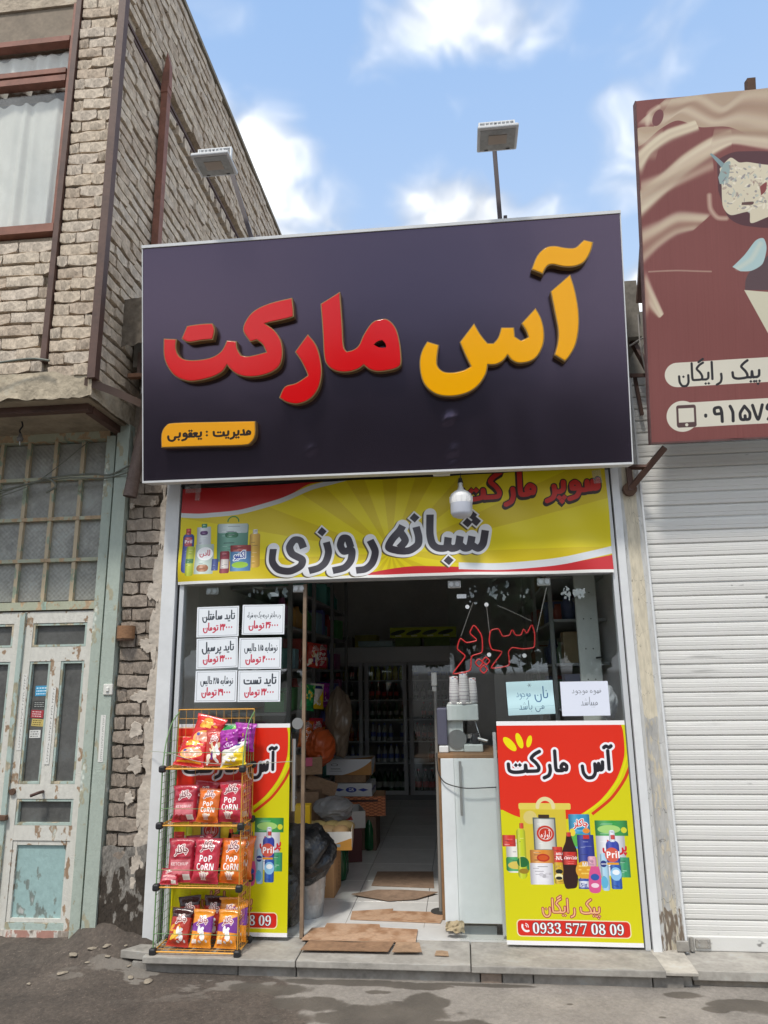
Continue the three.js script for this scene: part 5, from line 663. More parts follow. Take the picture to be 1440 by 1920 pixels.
// ================= hanging bulb =================
{
  const b = thing('led_bulb', 'large white LED bulb hanging in front of the yellow banner', 'bulb', [0.588, 2.33, 0.15]);
  mesh('diffuser', lathe([[0.001, 0], [0.03, 0.002], [0.052, 0.012], [0.062, 0.03], [0.063, 0.085]], 28), M([0.62, 0.65, 0.74], 0.4, { transmission: 0.2, thickness: 0 }), b);
  mesh('heat_sink', [lathe([[0.063, 0.085], [0.064, 0.12], [0.058, 0.14], [0.04, 0.155], [0.018, 0.168], [0.016, 0.18], [0.001, 0.181]], 28), ...Array.from({ length: 14 }, (_, k) => box(0.003, 0.03, 0.006, Math.sin(k * 0.449) * 0.064, 0.108, Math.cos(k * 0.449) * 0.064, [0, k * 0.449, 0]))], M([0.8, 0.8, 0.8], 0.4), b);
  mesh('screw_base', [cyl(0.014, 0.014, 0.03, 0, 0.195, 0), ...[0.186, 0.194, 0.202].map((y) => tf(new THREE.TorusGeometry(0.0145, 0.002, 6, 16), [0, y, 0], [Math.PI / 2, 0, 0]))], mats.steel, b);
  mesh('socket', cyl(0.01, 0.016, 0.03, 0, 0.222, 0), mats.black, b); mesh('cord', tube([[0, 0.235, 0], [0.002, 0.26, 0], [-0.002, 0.3, 0.0]], 0.003), mats.black, b);
  const tl = single('tube_light', rbox(0.1, 0.012, 0.03, 0.004, 0.48, 2.606, 0.1), M([0.8, 0.82, 0.82], 0.4), 'short white lamp strip under the sign edge by the bulb cord', 'lamp');
}
// ================= things on the old house front =================
{
  const pipe = thing('down_pipe', 'brown sheet metal down pipe ending beside the purple sign', 'pipe');
  const A = [-1.335, 3.15, 0.12], B = [-1.412, 2.6, 0.12];
  const pm = worn([0.16, 0.115, 0.1], 0.6, 0.002, { side: THREE.DoubleSide });
  const q = new THREE.Quaternion().setFromUnitVectors(new THREE.Vector3(0, 1, 0), V3(A).sub(V3(B)).normalize());
  const seg = (r1, r2, h, y) => { const g = new THREE.CylinderGeometry(r1, r2, h, 18, 1, true).translate(0, y, 0); return g.applyQuaternion(q).translate(...B); };
  mesh('pipe', [seg(0.036, 0.038, 0.5, 0.3), seg(0.04, 0.041, 0.11, 0.0), seg(0.042, 0.042, 0.008, 0.055)], pm, pipe); mesh('bore', seg(0.034, 0.034, 0.1, 0.01), M([0.02, 0.02, 0.02], 0.9, { side: THREE.DoubleSide }), pipe);
  // foil wrapped bundle, rail and lintel bits in the hole left of the sign
  const fg = sheet(0.09, 0.3, 10, 16, (u, v) => [0, 0, 0.05 * Math.sin(u * 3.14) + 0.012 * fbm(u * 6, v * 9, 3, 3)]).translate(-1.305, 3.32, 0.2); fg.computeVertexNormals();
  single('foil_wrap', mesh_back(fg), M([0.5, 0.52, 0.55], 0.35, { metal: 0.5, side: THREE.DoubleSide }), 'crumpled silver foil wrap tucked behind the sign edge', 'foil');
  const rl = thing('steel_rail', 'short rusty steel rail with an upright under the concrete lintel', 'rail');
  mesh('rail', b2(-1.47, -1.25, 3.315, 3.34, 0.12, 0.16), worn([0.3, 0.16, 0.1], 0.7, 0.002), rl); mesh('upright', [b2(-1.428, -1.405, 3.341, 3.5, 0.1, 0.125), b2(-1.44, -1.39, 3.341, 3.35, 0.09, 0.14)], worn([0.2, 0.14, 0.12], 0.7, 0.002), rl);
  single('concrete_lintel', boxUV(sheet(0.23, 0.33, 14, 20, (u, v) => [0, (v < 0.05 ? 0.02 * vn(u * 6, 2, 3) : 0) + u * 0.012, 0.02 * (fbm(u * 4, v * 5, 4, 7) - 0.5)]).translate(-1.365, 3.64, 0.25)), M(0xffffff, 0.95, { map: dataTex(256, 256, (u, v) => { const n = fbm(u * 5, v * 5, 5, 3), q2 = fbm(u * 40, v * 40, 3, 5), st = sst(0.16, 0.08, Math.abs(u - 0.36 + 0.1 * (n - 0.5))) * sst(0.05, 0.2, v) * sst(0.9, 0.75, v + 0.2 * (n - 0.5)); return mix3([0.5, 0.46, 0.41], [0.24, 0.2, 0.2], st * 0.9).map((k) => k * (0.75 + 0.5 * (q2 - 0.1) * 0.8)); }, true, 1), bumpMap: T.grit, bumpScale: 0.006, side: THREE.DoubleSide }), 'stained concrete lintel end between the brick house and the sign', 'lintel');
  function mesh_back(g) { return g; }
  const cb = thing('power_cable', 'grey green cables sagging across the transom window', 'cable');
  mesh('cable', [tube([[-2.6, 2.62, 0.01], [-2.3, 2.66, 0.01], [-2.0, 2.72, 0.02], [-1.75, 2.735, 0.02], [-1.6, 2.72, 0.03], [-1.42, 2.78, 0.08]], 0.006), tube([[-2.6, 2.55, 0.0], [-2.2, 2.68, 0.01], [-1.9, 2.715, 0.015], [-1.62, 2.7, 0.03], [-1.4, 2.73, 0.09]], 0.005), tube([[-2.4, 2.6, 0], [-2.1, 2.7, 0.015], [-1.78, 2.96, 0.0]], 0.003), tube([[-2.05, 2.72, 0.03], [-1.99, 2.7, 0.04], [-1.96, 2.66, 0.03], [-2.02, 2.62, 0.03]], 0.007), tube([[-2.6, 3.2, 0.6], [-2.2, 3.22, 0.62], [-1.85, 3.26, 0.6], [-1.72, 3.24, 0.6]], 0.007)], M([0.16, 0.17, 0.14], 0.6), cb);
  const ls = thing('lamp_socket', 'bare lamp socket hanging on a twisted wire under the jutting floor', 'lamp socket', [-2.12, 2.93, 0.2]);
  mesh('wire', tube([[0, 0.11, 0], [0.008, 0.08, 0], [-0.006, 0.05, 0.004], [0, 0.03, 0]], 0.005), mats.black, ls); mesh('socket', lathe([[0.001, -0.02], [0.016, -0.018], [0.02, 0.0], [0.012, 0.015], [0.008, 0.03], [0.001, 0.031]], 14), M([0.15, 0.14, 0.13], 0.6), ls); mesh('contact', rod([0, -0.02, 0], [0.004, -0.045, 0], 0.004), mats.steel, ls);
  const bell = thing('door_bell', 'small white door bell button on the mint post', 'door bell', [-1.512, 1.405, 0.038]);
  mesh('plate', rbox(0.056, 0.062, 0.014, 0.004), M([0.68, 0.67, 0.62], 0.5), bell); mesh('button', rbox(0.018, 0.024, 0.012, 0.003, 0, 0, 0.01), M([0.7, 0.7, 0.66], 0.4), bell);
  const pb = thing('junction_box', 'rusty round topped junction box on the pier beside the mint post', 'junction box', [-1.435, 1.735, 0.02]);
  mesh('can', tf(new THREE.CylinderGeometry(0.052, 0.052, 0.075, 20), [0, 0, 0]), worn([0.3, 0.16, 0.08], 0.7, 0.003), pb); mesh('rim', [cyl(0.048, 0.048, 0.012, 0, -0.043, 0, undefined, 20)], mats.rust, pb);
  // stickers on the door: rows of printed phone numbers and small ads
  const num = canvasTex(128, 1024, (c, W, H) => { c.fillStyle = '#d9d8d2'; c.fillRect(0, 0, W, H); c.fillStyle = '#33332f'; c.font = 'bold 62px sans-serif'; c.save(); c.translate(92, H - 30); c.rotate(-Math.PI / 2); const r = rng(4); let x = 0; while (x < H - 60) { const w = 14 + r() * 26; c.fillRect(x, -40 + r() * 12, 5, 34 + r() * 12); c.fillRect(x, -10 - r() * 24, w, 7); x += w + (r() < 0.2 ? 30 : 10); } c.restore(); });
  const ad = (bg, fg, seed) => canvasTex(128, 96, (c, W, H) => { c.fillStyle = bg; c.fillRect(0, 0, W, H); const r = rng(seed); c.fillStyle = fg; for (let j = 0; j < 3; j++) { let x = 12; while (x < 104) { const w = 6 + r() * 18; c.fillRect(x, 16 + j * 27, w, 11); x += w + 6; } } });
  const stick = (x, y, w, h, tex, rz, label, z = -0.0285) => { const m = single('door_sticker', box(w, h, 0.0008), M(0xffffff, 0.6, { map: tex }), label, 'sticker'); const u = m.geometry.attributes.uv, p = m.geometry.attributes.position; for (let i = 0; i < u.count; i++) u.setXY(i, p.getX(i) / w + 0.5, p.getY(i) / h + 0.5); m.position.set(x, y, z); m.rotation.z = rz; };
  stick(-2.08, 1.28, 0.03, 0.44, num, 0.01, 'long white strip sticker down the left stile of the white door leaf'); stick(-1.893, 1.2, 0.032, 0.44, num, -0.012, 'long white strip sticker down the middle stile of the white door leaf'); stick(-1.53, 1.13, 0.03, 0.26, num, 0.0, 'white strip sticker on the mint post under the bell', 0.0365);
  stick(-1.985, 1.4, 0.075, 0.06, ad('#3f9ac6', '#d9eaf2', 1), 0.02, 'blue advert sticker on the narrow door pane', -0.0565); stick(-1.99, 1.32, 0.075, 0.04, ad('#3b3d3c', '#a8aaa6', 2), 0.0, 'dark advert sticker on the narrow door pane', -0.0565); stick(-1.997, 1.265, 0.08, 0.045, ad('#a83a40', '#e8cfd0', 3), -0.05, 'red advert sticker on the narrow door pane', -0.0565); stick(-1.99, 1.215, 0.075, 0.042, ad('#c9b56c', '#5a4a20', 5), -0.06, 'yellow advert sticker on the narrow door pane', -0.0565); stick(-2.0, 1.15, 0.07, 0.045, ad('#dcdcd8', '#4a4a48', 6), 0.01, 'white advert sticker on the narrow door pane', -0.0565);
}
// ================= far roof clutter behind the sign =================
{
  const rk = thing('roof_rack', 'small rusty steel rack on the roof behind the sign', 'rack', [-0.84, 5.7, -3.0]);
  mesh('bar', [rod([-0.1, 0, 0], [-0.1, 0.5, 0], 0.012), rod([0.1, 0, 0], [0.1, 0.42, 0], 0.012), rod([-0.14, 0.42, 0], [0.14, 0.34, 0], 0.012), rod([-0.14, 0.3, 0], [0.14, 0.22, 0], 0.012), rod([-0.1, 0.5, 0], [0.06, 0.46, 0.1], 0.012)], mats.rust, rk);
  mesh('base', b2(-0.2, 0.2, -1.96, 0.0, -0.1, 0.1), mats.concrete, rk);
}
// ================= wire snack rack =================
let bagShapes, bagPrints;
{
  const x0 = -1.077, x1 = -0.632, zf = 0.225, zb = 0.03, lev = [0.098, 0.4, 0.7, 0.985];
  const rk = thing('snack_rack', 'orange wire snack rack with four shelves and black corner joints standing on the step', 'rack');
  lev.forEach((y, k) => {
    const g = [rod([x0, y, zf], [x1, y, zf], 0.004), rod([x0, y, zb], [x1, y, zb], 0.004), rod([x0, y, zb], [x0, y, zf], 0.004), rod([x1, y, zb], [x1, y, zf], 0.004)];
    for (let i = 1; i < 12; i++) g.push(rod([x0 + (x1 - x0) * i / 12, y, zb], [x0 + (x1 - x0) * i / 12, y, zf], 0.0016, 4)); for (let i = 1; i < 5; i++) g.push(rod([x0, y, zb + (zf - zb) * i / 5], [x1, y, zb + (zf - zb) * i / 5], 0.0016, 4));
    const s = mesh('wire_shelf', g, mats.wire, rk);
    mesh('guard_wire', rod([x0, y + 0.085, zf + 0.004], [x1, y + 0.085, zf + 0.004], 0.0016, 4), mats.greenWire, s);
    for (const [x, z] of [[x0, zf], [x1, zf], [x0, zb], [x1, zb]]) mesh('corner_joint', rbox(0.036, 0.036, 0.036, 0.011, x, y, z), mats.black, rk);
  });
  const tops = [[0, 1], [1, 2], [2, 3]];
  const panel = (a, b, y0, y1, n, m, col) => { const g = []; for (let i = 0; i <= n; i++) { const t = i / n, x = lerp(a[0], b[0], t), z = lerp(a[1], b[1], t); g.push(rod([x, y0, z], [x, y1, z], i === 0 || i === n ? 0.004 : 0.0015, 4)); } for (let j = 0; j <= m; j++) { const y = lerp(y0, y1, j / m); g.push(rod([a[0], y, a[1]], [b[0], y, b[1]], j === 0 || j === m ? 0.0035 : 0.0015, 4)); } return mesh('wire_panel', g, col, rk); };
  for (const [i, j] of tops) { panel([x0, zb], [x0, zf], lev[i], lev[j], 6, 8, mats.greenWire); panel([x1, zb], [x1, zf], lev[i], lev[j], 6, 8, mats.wire); panel([x0, zb - 0.003], [x1, zb - 0.003], lev[i], lev[j], 4, 2, mats.wire); }
  panel([x0, zb], [x1, zb], lev[3], 1.285, 10, 6, mats.wire);
  // side hoops of the top tier
  mesh('side_hoop', [tube([[x0, 0.985, zf], [x0, 1.12, zf - 0.03], [x0, 1.22, zf - 0.1], [x0, 1.27, zb]], 0.0035), rod([x0, 0.985, zb], [x0, 1.28, zb], 0.0035), ...[0.25, 0.5, 0.75].map((t) => rod([x0, 0.985, lerp(zb, zf, t)], [x0, 1.27 - 0.2 * t * t, lerp(zb, zf, t)], 0.0015, 4)), ...[1.05, 1.12, 1.19].map((y) => rod([x0, y, zb], [x0, y, zf - 0.03 - (y - 1.05) * 0.5], 0.0015, 4))], mats.greenWire, rk);
  mesh('side_hoop', [tube([[x1, 0.985, zf], [x1, 1.12, zf - 0.03], [x1, 1.22, zf - 0.1], [x1, 1.27, zb]], 0.0035), rod([x1, 0.985, zb], [x1, 1.28, zb], 0.0035), ...[0.25, 0.5, 0.75].map((t) => rod([x1, 0.985, lerp(zb, zf, t)], [x1, 1.27 - 0.2 * t * t, lerp(zb, zf, t)], 0.0015, 4))], mats.greenWire, rk);
  mesh('tie_string', tube([[-1.24, 1.06, 0.05], [-1.1, 1.058, 0.12], [-0.85, 1.02, 0.235], [-0.66, 1.0, 0.15], [-0.4, 1.0, 0.02]], 0.0018), M([0.4, 0.42, 0.35], 0.8), rk);
  // ---- printed snack bags ----
  const bagTex = {};
  const print = (k, f) => { bagTex[k] = M(0xffffff, 0.24, { map: canvasTex(256, 384, f), clearcoat: 0.5, clearcoatRoughness: 0.1, bumpMap: T.grit, bumpScale: 0.003 }); };
  const blobs = (c, cols, seed, y0, y1, n = 16, x0 = 20, x1 = 236, s = 26) => { const r = rng(seed); for (let i = 0; i < n; i++) { c.fillStyle = cols[i % cols.length]; c.beginPath(); c.ellipse(x0 + r() * (x1 - x0), y0 + r() * (y1 - y0), s * (0.5 + r() * 0.7), s * (0.3 + r() * 0.4), r() * 3, 0, 7); c.fill(); } };
  const brand = (c, y, col, out) => FA.draw(c, 'چاکلز', 60, 200, y, 58, { color: col, pen: 0.24, outline: [out, 7], slope: 0.12 });
  const pop = (bg, band) => (c, W, H) => { c.fillStyle = bg; c.fillRect(0, 0, W, H); c.fillStyle = band; c.fillRect(0, 0, W, 20); c.fillRect(0, H - 20, W, 20); brand(c, 95, '#7a2f3a', '#f6e6e2'); c.fillStyle = '#fff'; c.font = 'bold 76px sans-serif'; c.fillText('PoP', 62, 198, 140); c.fillText('CoRN', 42, 266, 180); blobs(c, ['#f6ead2', '#fff6e4', '#e9c98d'], 5, 285, 305, 10, 80, 180, 16); c.fillStyle = '#f1e7e2'; c.beginPath(); c.moveTo(82, 292); c.lineTo(160, 292); c.lineTo(148, 352); c.lineTo(96, 352); c.fill(); c.fillStyle = band; for (let i = 0; i < 4; i++) c.fillRect(92 + i * 17, 296, 7, 52); };
  print('popRed', pop('#c43045', '#a02336')); print('popOrange', pop('#e2701a', '#c4530f'));
  print('ketchup', (c, W, H) => { c.fillStyle = '#b5283c'; c.fillRect(0, 0, W, H); brand(c, 130, '#7b1f2f', '#fbf0ea'); c.fillStyle = '#d8757d'; c.fillRect(30, 185, 196, 130); c.fillStyle = '#f3d9d6'; c.font = 'bold 40px sans-serif'; c.fillText('KETCHUP', 34, 235, 190); c.fillStyle = '#8f1d2e'; c.fillRect(30, 160, 196, 14); blobs(c, ['#a31a2b', '#c9303f'], 3, 320, 370, 10, 20, 130, 30); c.fillStyle = '#f4efe6'; c.fillRect(160, 310, 66, 52); });
  print('redGold', (c, W, H) => { c.fillStyle = '#cf1f1d'; c.fillRect(0, 0, W, H); blobs(c, ['#f0a22a', '#f5c23c', '#e88a22'], 8, 40, 130, 12, 60, 200, 34); c.fillStyle = '#f2b65c'; c.beginPath(); c.ellipse(128, 230, 100, 72, -0.2, 0, 7); c.fill(); c.fillStyle = '#eba58c'; c.beginPath(); c.ellipse(132, 230, 84, 56, -0.2, 0, 7); c.fill(); blobs(c, ['#f3cbb2', '#e8a184'], 4, 195, 265, 14, 70, 190, 22); c.fillStyle = '#4a4f9c'; c.beginPath(); c.arc(70, 205, 17, 0, 7); c.fill(); c.fillStyle = '#e8941f'; c.fillRect(20, 330, 216, 18); });
  print('purple', (c, W, H) => { c.fillStyle = '#a0219a'; c.fillRect(0, 0, W, H); blobs(c, ['#b83cb4', '#8a1688'], 2, 10, 370, 18, 0, 256, 40); c.fillStyle = '#e0b030'; c.font = 'bold 40px sans-serif'; c.fillRect(120, 140, 14, 46); FA.draw(c, 'پفک', 70, 190, 285, 66, { color: '#e6d7ef', pen: 0.22 }); });
  print('green', (c, W, H) => { c.fillStyle = '#1f8f4c'; c.fillRect(0, 0, W, H); blobs(c, ['#49b36a', '#8ad25e', '#157a3c'], 2, 10, 370, 16, 0, 256, 44); blobs(c, ['#f0cf3a', '#f4e27a'], 9, 110, 220, 9, 60, 200, 28); });
  print('cream', (c, W, H) => { c.fillStyle = '#c23a2c'; c.fillRect(0, 0, W, H); blobs(c, ['#f3ead6', '#e9d3a8', '#fff'], 2, 150, 350, 18, 40, 216, 40); brand(c, 120, '#a8303c', '#fbf0ea'); c.fillStyle = '#6a2f7c'; c.fillRect(95, 230, 34, 90); });
  print('yellowWhite', (c, W, H) => { c.fillStyle = '#e9e4dc'; c.fillRect(0, 0, W, H); c.fillStyle = '#efcb12'; c.beginPath(); c.moveTo(0, 384); c.lineTo(256, 60); c.lineTo(256, 384); c.fill(); c.fillStyle = '#2b3a86'; c.fillRect(40, 30, 170, 50); blobs(c, ['#f6f3ee', '#c9b98a'], 6, 180, 320, 10, 20, 150, 30); });
  print('darkRed', (c, W, H) => { c.fillStyle = '#3a0f12'; c.fillRect(0, 0, W, H); c.fillStyle = '#b3301f'; c.fillRect(0, 90, W, 300); blobs(c, ['#e8a02a', '#f0c23c'], 3, 180, 300, 12, 10, 150, 36); blobs(c, ['#ece6e4', '#cfc8c8'], 7, 210, 350, 9, 110, 220, 32); brand(c, 135, '#8a1f2a', '#f8efe6'); });
  print('orangePurple', (c, W, H) => { c.fillStyle = '#e8901f'; c.fillRect(0, 0, W, H); c.fillStyle = '#7d3597'; c.beginPath(); c.moveTo(256, 60); c.lineTo(256, 230); c.lineTo(0, 215); c.lineTo(0, 150); c.fill(); blobs(c, ['#f1ece8', '#d8d0d0', '#fff'], 7, 190, 340, 12, 100, 215, 32); brand(c, 140, '#9c2540', '#fbf2ec'); blobs(c, ['#f3c05a', '#d2691c'], 3, 260, 350, 10, 20, 120, 26); c.fillStyle = '#f3e6dc'; c.fillRect(24, 300, 64, 40); });
  function bagGeo(w, h, d, seed) {
    const nx = 20, ny = 28, half = (s) => sheet(w, h, nx, ny, (u, v) => {
      const a = Math.pow(Math.sin(Math.PI * Math.min(1, Math.max(0, u))), 0.55), e = Math.min(1, Math.min(v, 1 - v) / 0.2), b = sst(0.12, 1, e) , crimp = Math.min(v, 1 - v) < 0.07 ? 0.0015 * Math.sin(u * 60) : 0;
      const wr = (fbm(u * 3 + seed, v * 4, 3, seed) - 0.5) * 0.45 + 0.3 * (Math.abs(2 * vn(u * 4 + v * 3 + seed, v * 6 - u * 2, seed + 3) - 1) - 0.4) + 0.16 * Math.sin(u * 17 + seed + v * 8) * (1 - e) * b;
      return [-(u - 0.5) * w * 0.12 * b * (1 - a * 0.0) * (1 - e * 0.2), 0, s * (d / 2 * a * b * (1 + wr) + 0.0006) + crimp];
    });
    const F = half(1), B = half(-1); const idx = B.index.array; for (let i = 0; i < idx.length; i += 3) { const t = idx[i]; idx[i] = idx[i + 1]; idx[i + 1] = t; } B.computeVertexNormals();
    const g = mergeGeometries([F, B]); return g.translate(0, h / 2, 0);
  }
  const shapes = [1, 2, 3, 4, 5, 6].map((s) => bagGeo(0.14, 0.19, 0.055, s));
  bagShapes = shapes; bagPrints = bagTex;
  const bag = (kind, x, y, z, w, h, rx, ry, rz, label, group) => { const m = single('snack_bag', shapes[Math.floor(Math.abs(x * 97 + y * 31)) % 6], bagTex[kind], label, 'snack bag', group); m.position.set(x, y + 0.006, z); m.scale.set(w / 0.14, h / 0.19, Math.min(1.1, w / 0.14)); m.rotation.set(rx, ry, rz); return m; };
  const L1 = 0.987, L2 = 0.702, L3 = 0.402, L4 = 0.1, t = -0.16;
  bag('redGold', -0.915, L1 + 0.055, 0.11, 0.18, 0.215, -0.3, 0.05, -0.22, 'large red and gold bag propped highest on the top shelf'); bag('redGold', -0.955, L1, 0.175, 0.18, 0.165, -0.55, 0, -0.12, 'red and gold bag lying in front of its twin on the top shelf');
  bag('green', -0.78, L1 + 0.04, 0.075, 0.14, 0.17, -0.2, 0, 0.05, 'green snack bag at the back of the top shelf'); bag('cream', -0.82, L1, 0.16, 0.095, 0.185, -0.18, 0.1, 0.03, 'tall red and cream bag in the middle of the top shelf'); bag('purple', -0.735, L1 + 0.065, 0.15, 0.12, 0.125, -0.15, -0.15, 0.1, 'purple bag in front of another purple bag on the top shelf'); bag('purple', -0.675, L1 + 0.07, 0.09, 0.13, 0.15, -0.1, -0.1, -0.08, 'purple bag pushed against the side of the top shelf'); bag('yellowWhite', -0.7, L1, 0.175, 0.15, 0.125, -0.35, -0.1, 0.12, 'white and yellow bag at the front of the top shelf');
  bag('ketchup', -0.965, L2, 0.165, 0.14, 0.185, t, 0.05, 0.04, 'red ketchup bag beside an orange popcorn bag on the second shelf'); bag('popOrange', -0.835, L2, 0.18, 0.125, 0.17, t, 0, -0.05, 'orange popcorn bag on the second shelf'); bag('popRed', -0.715, L2, 0.165, 0.15, 0.2, t, -0.05, -0.02, 'red popcorn bag at the front of the second shelf'); bag('ketchup', -0.9, L2, 0.085, 0.14, 0.195, t, 0, -0.1, 'red bag standing behind the orange popcorn of the second shelf'); bag('ketchup', -0.69, L2, 0.085, 0.15, 0.2, t, 0, 0.05, 'red bag standing behind the red popcorn of the second shelf');
  bag('ketchup', -0.975, L3, 0.165, 0.15, 0.215, t, 0.08, 0.02, 'red ketchup bag on the third shelf'); bag('popRed', -0.835, L3, 0.18, 0.15, 0.22, t, 0, -0.03, 'red popcorn bag in the middle of the third shelf'); bag('popOrange', -0.7, L3, 0.165, 0.14, 0.215, t, -0.08, -0.04, 'orange popcorn bag on the third shelf'); bag('ketchup', -1.02, L3, 0.205, 0.1, 0.085, -0.7, 0.2, 0.1, 'small red bag slumped in the corner of the third shelf'); bag('popRed', -0.9, L3, 0.085, 0.15, 0.215, t, 0, 0.08, 'red bag standing behind the popcorn of the third shelf'); bag('popOrange', -0.68, L3, 0.08, 0.14, 0.215, t, 0, -0.06, 'orange bag standing behind the orange popcorn of the third shelf');
  bag('darkRed', -0.97, L4, 0.175, 0.12, 0.175, -0.3, 0.05, -0.06, 'dark red and gold bag at the front of the bottom shelf'); bag('orangePurple', -0.845, L4, 0.185, 0.118, 0.175, -0.3, 0, -0.02, 'orange and purple bag next to the dark red one on the bottom shelf'); bag('orangePurple', -0.71, L4, 0.185, 0.118, 0.175, -0.3, 0, -0.03, 'orange and purple bag at the side panel end of the bottom shelf front');
  bag('darkRed', -0.93, L4 + 0.015, 0.1, 0.125, 0.2, -0.2, 0, 0.12, 'dark red bag in the back row of the bottom shelf', 'dark bags in the bottom back row'); bag('darkRed', -0.82, L4 + 0.015, 0.095, 0.125, 0.2, -0.2, 0, -0.05, 'dark red bag in the back row of the bottom shelf', 'dark bags in the bottom back row'); bag('orangePurple', -0.72, L4 + 0.015, 0.1, 0.125, 0.195, -0.2, 0, 0.03, 'orange and purple bag leaning in the back row of the bottom shelf', 'orange and purple bags behind'); bag('orangePurple', -0.665, L4 + 0.012, 0.115, 0.12, 0.19, -0.2, -0.5, 0.0, 'orange and purple bag leaning in the back row of the bottom shelf', 'orange and purple bags behind');
}
// ================= inside the shop =================
const FL = 0.0875;
const labelTex = (bg, f) => M(0xffffff, 0.5, { map: canvasTex(256, 256, (c, W, H) => { c.fillStyle = bg; c.fillRect(0, 0, W, H); f(c, W, H); }) });
// unit uv on every face of a box, for printed cartons
function printed(w, h, d, x = 0, y = 0, z = 0, r) { return tf(new THREE.BoxGeometry(w, h, d), [x, y, z], r); }
{ // display cooler along the back
  const x0 = -1.16, z = -4.3, fr = M([0.5, 0.51, 0.53], 0.45), inn = M([0.45, 0.45, 0.46], 0.7);
  const ck = thing('display_cooler', 'grey three door drinks cooler filled with bottles along the back wall', 'cooler');
  mesh('cabinet', [b2(x0, 0.55, FL, 0.14, z - 0.6, z - 0.02), b2(x0, 0.55, 1.56, 1.6, z - 0.6, z - 0.02), b2(x0, 0.55, 0.141, 1.559, z - 0.62, z - 0.58), b2(x0 - 0.02, x0, FL, 1.6, z - 0.6, z), b2(0.55, 0.57, FL, 1.6, z - 0.6, z)], inn, ck);
  mesh('header', rbox(1.76, 0.18, 0.64, 0.012, -0.3, 1.69, z - 0.3), M([0.66, 0.67, 0.69], 0.5), ck);
  mesh('plinth', b2(x0, 0.55, FL + 0.001, 0.14, z - 0.019, z + 0.005), M([0.2, 0.2, 0.2], 0.5), ck);
  [[-1.15, -0.6], [-0.575, -0.085], [-0.06, 0.5]].forEach(([a, b]) => {
    const d = mesh('door', [b2(a, a + 0.045, 0.145, 1.598, z - 0.01, z + 0.02), b2(b - 0.045, b, 0.145, 1.598, z - 0.01, z + 0.02), b2(a + 0.046, b - 0.046, 0.145, 0.185, z - 0.01, z + 0.019), b2(a + 0.046, b - 0.046, 1.56, 1.598, z - 0.01, z + 0.019)], fr, ck);
    mesh('pane', b2(a + 0.046, b - 0.046, 0.186, 1.559, z + 0.0, z + 0.005), mats.glass, d); mesh('pull', b2(b - 0.03, b - 0.015, 0.7, 1.1, z + 0.021, z + 0.045), mats.alu, d);
  });
  const wm = M([0.75, 0.76, 0.77], 0.5);
  [0.474, 0.712, 0.954, 1.174, 1.395].forEach((y) => mesh('shelf', b2(x0 + 0.01, 0.54, y - 0.012, y, z - 0.5, z - 0.06), wm, ck));
  // bottles and cans on its shelves
  const prof = [[0.001, 0], [0.026, 0.002], [0.03, 0.01], [0.03, 0.12], [0.024, 0.14], [0.011, 0.17], [0.011, 0.19], [0.001, 0.191]], kinds = [['cola bottle', [0.04, 0.012, 0.01], [0.5, 0.03, 0.03]], ['yellow drink bottle', [0.4, 0.4, 0.03], [0.5, 0.45, 0.05]], ['dark green bottle', [0.02, 0.07, 0.03], [0.4, 0.4, 0.38]], ['white milk drink bottle', [0.55, 0.56, 0.58], [0.15, 0.2, 0.5]], ['orange drink bottle', [0.5, 0.16, 0.02], [0.5, 0.1, 0.05]]];
  const protos = kinds.map(([n, body, cap]) => { const t = new THREE.Group(); t.name = 'drink_bottle'; const m = (nm, g, mt) => { const k = mesh(nm, g, mt, t); return k; }; m('body', lathe(prof, 12), M(body, 0.25)); m('cap', cyl(0.012, 0.012, 0.018, 0, 0.196, 0, undefined, 10), M(cap, 0.5)); m('label', cyl(0.0306, 0.0306, 0.05, 0, 0.075, 0, undefined, 12, true), M(cap, 0.6)); return t; });
  const r = rng(99), ysh = [0.145, 0.475, 0.713, 0.955, 1.175, 1.396], plan = [[2, 2, 0], [3, 3, 0], [4, 3, 0], [0, 2, 0], [2, 0, 2], [1, 1, 3]];
  ysh.forEach((y, j) => [[-1.08, -0.66], [-0.5, -0.15], [0.02, 0.42]].forEach(([a, b], q) => { const n = 6; for (let i = 0; i < n; i++) { if (r() < 0.12) continue; const k = (j === 5 && q === 0) ? (i % 2 ? 1 : 0) : plan[j][q], o = protos[k].clone(); o.name = numbered('drink_bottle'); scene.add(o); tag(o, `${kinds[k][0]} on the ${['bottom', 'second', 'third', 'fourth', 'fifth', 'top'][j]} shelf of cooler door beside ${['the wall shelves', 'both mullions', 'the counter'][q]}`, 'bottle', 'drinks in the cooler'); o.position.set(lerp(a, b, i / (n - 1)) + (r() - 0.5) * 0.01, y + 0.0005, -4.42 + (r() - 0.5) * 0.03); o.scale.setScalar(j === 0 ? 1.25 : 0.85 + r() * 0.15); } }));
  // cartons lying on top
  const tops = [[-0.82, 0.12, 0.2, [0.25, 0.25, 0.26], 'dark grey carton'], [-0.56, 0.14, 0.26, [0.42, 0.4, 0.1], 'yellow olive carton'], [-0.42, 0.06, 0.4, [0.4, 0.55, 0.58], 'flat pale blue carton'], [-0.06, 0.1, 0.3, [0.16, 0.24, 0.07], 'green leafy carton'], [0.28, 0.1, 0.3, [0.16, 0.26, 0.07], 'long green carton']];
  tops.forEach(([x, h, w, c, n]) => single('carton', rbox(w, h, 0.3, 0.004, x, 1.7815 + h / 2, -4.45 + (h < 0.08 ? 0.22 : 0)), M(c, 0.7, { map: T.mottle }), n + ' lying on top of the drinks cooler', 'carton'));
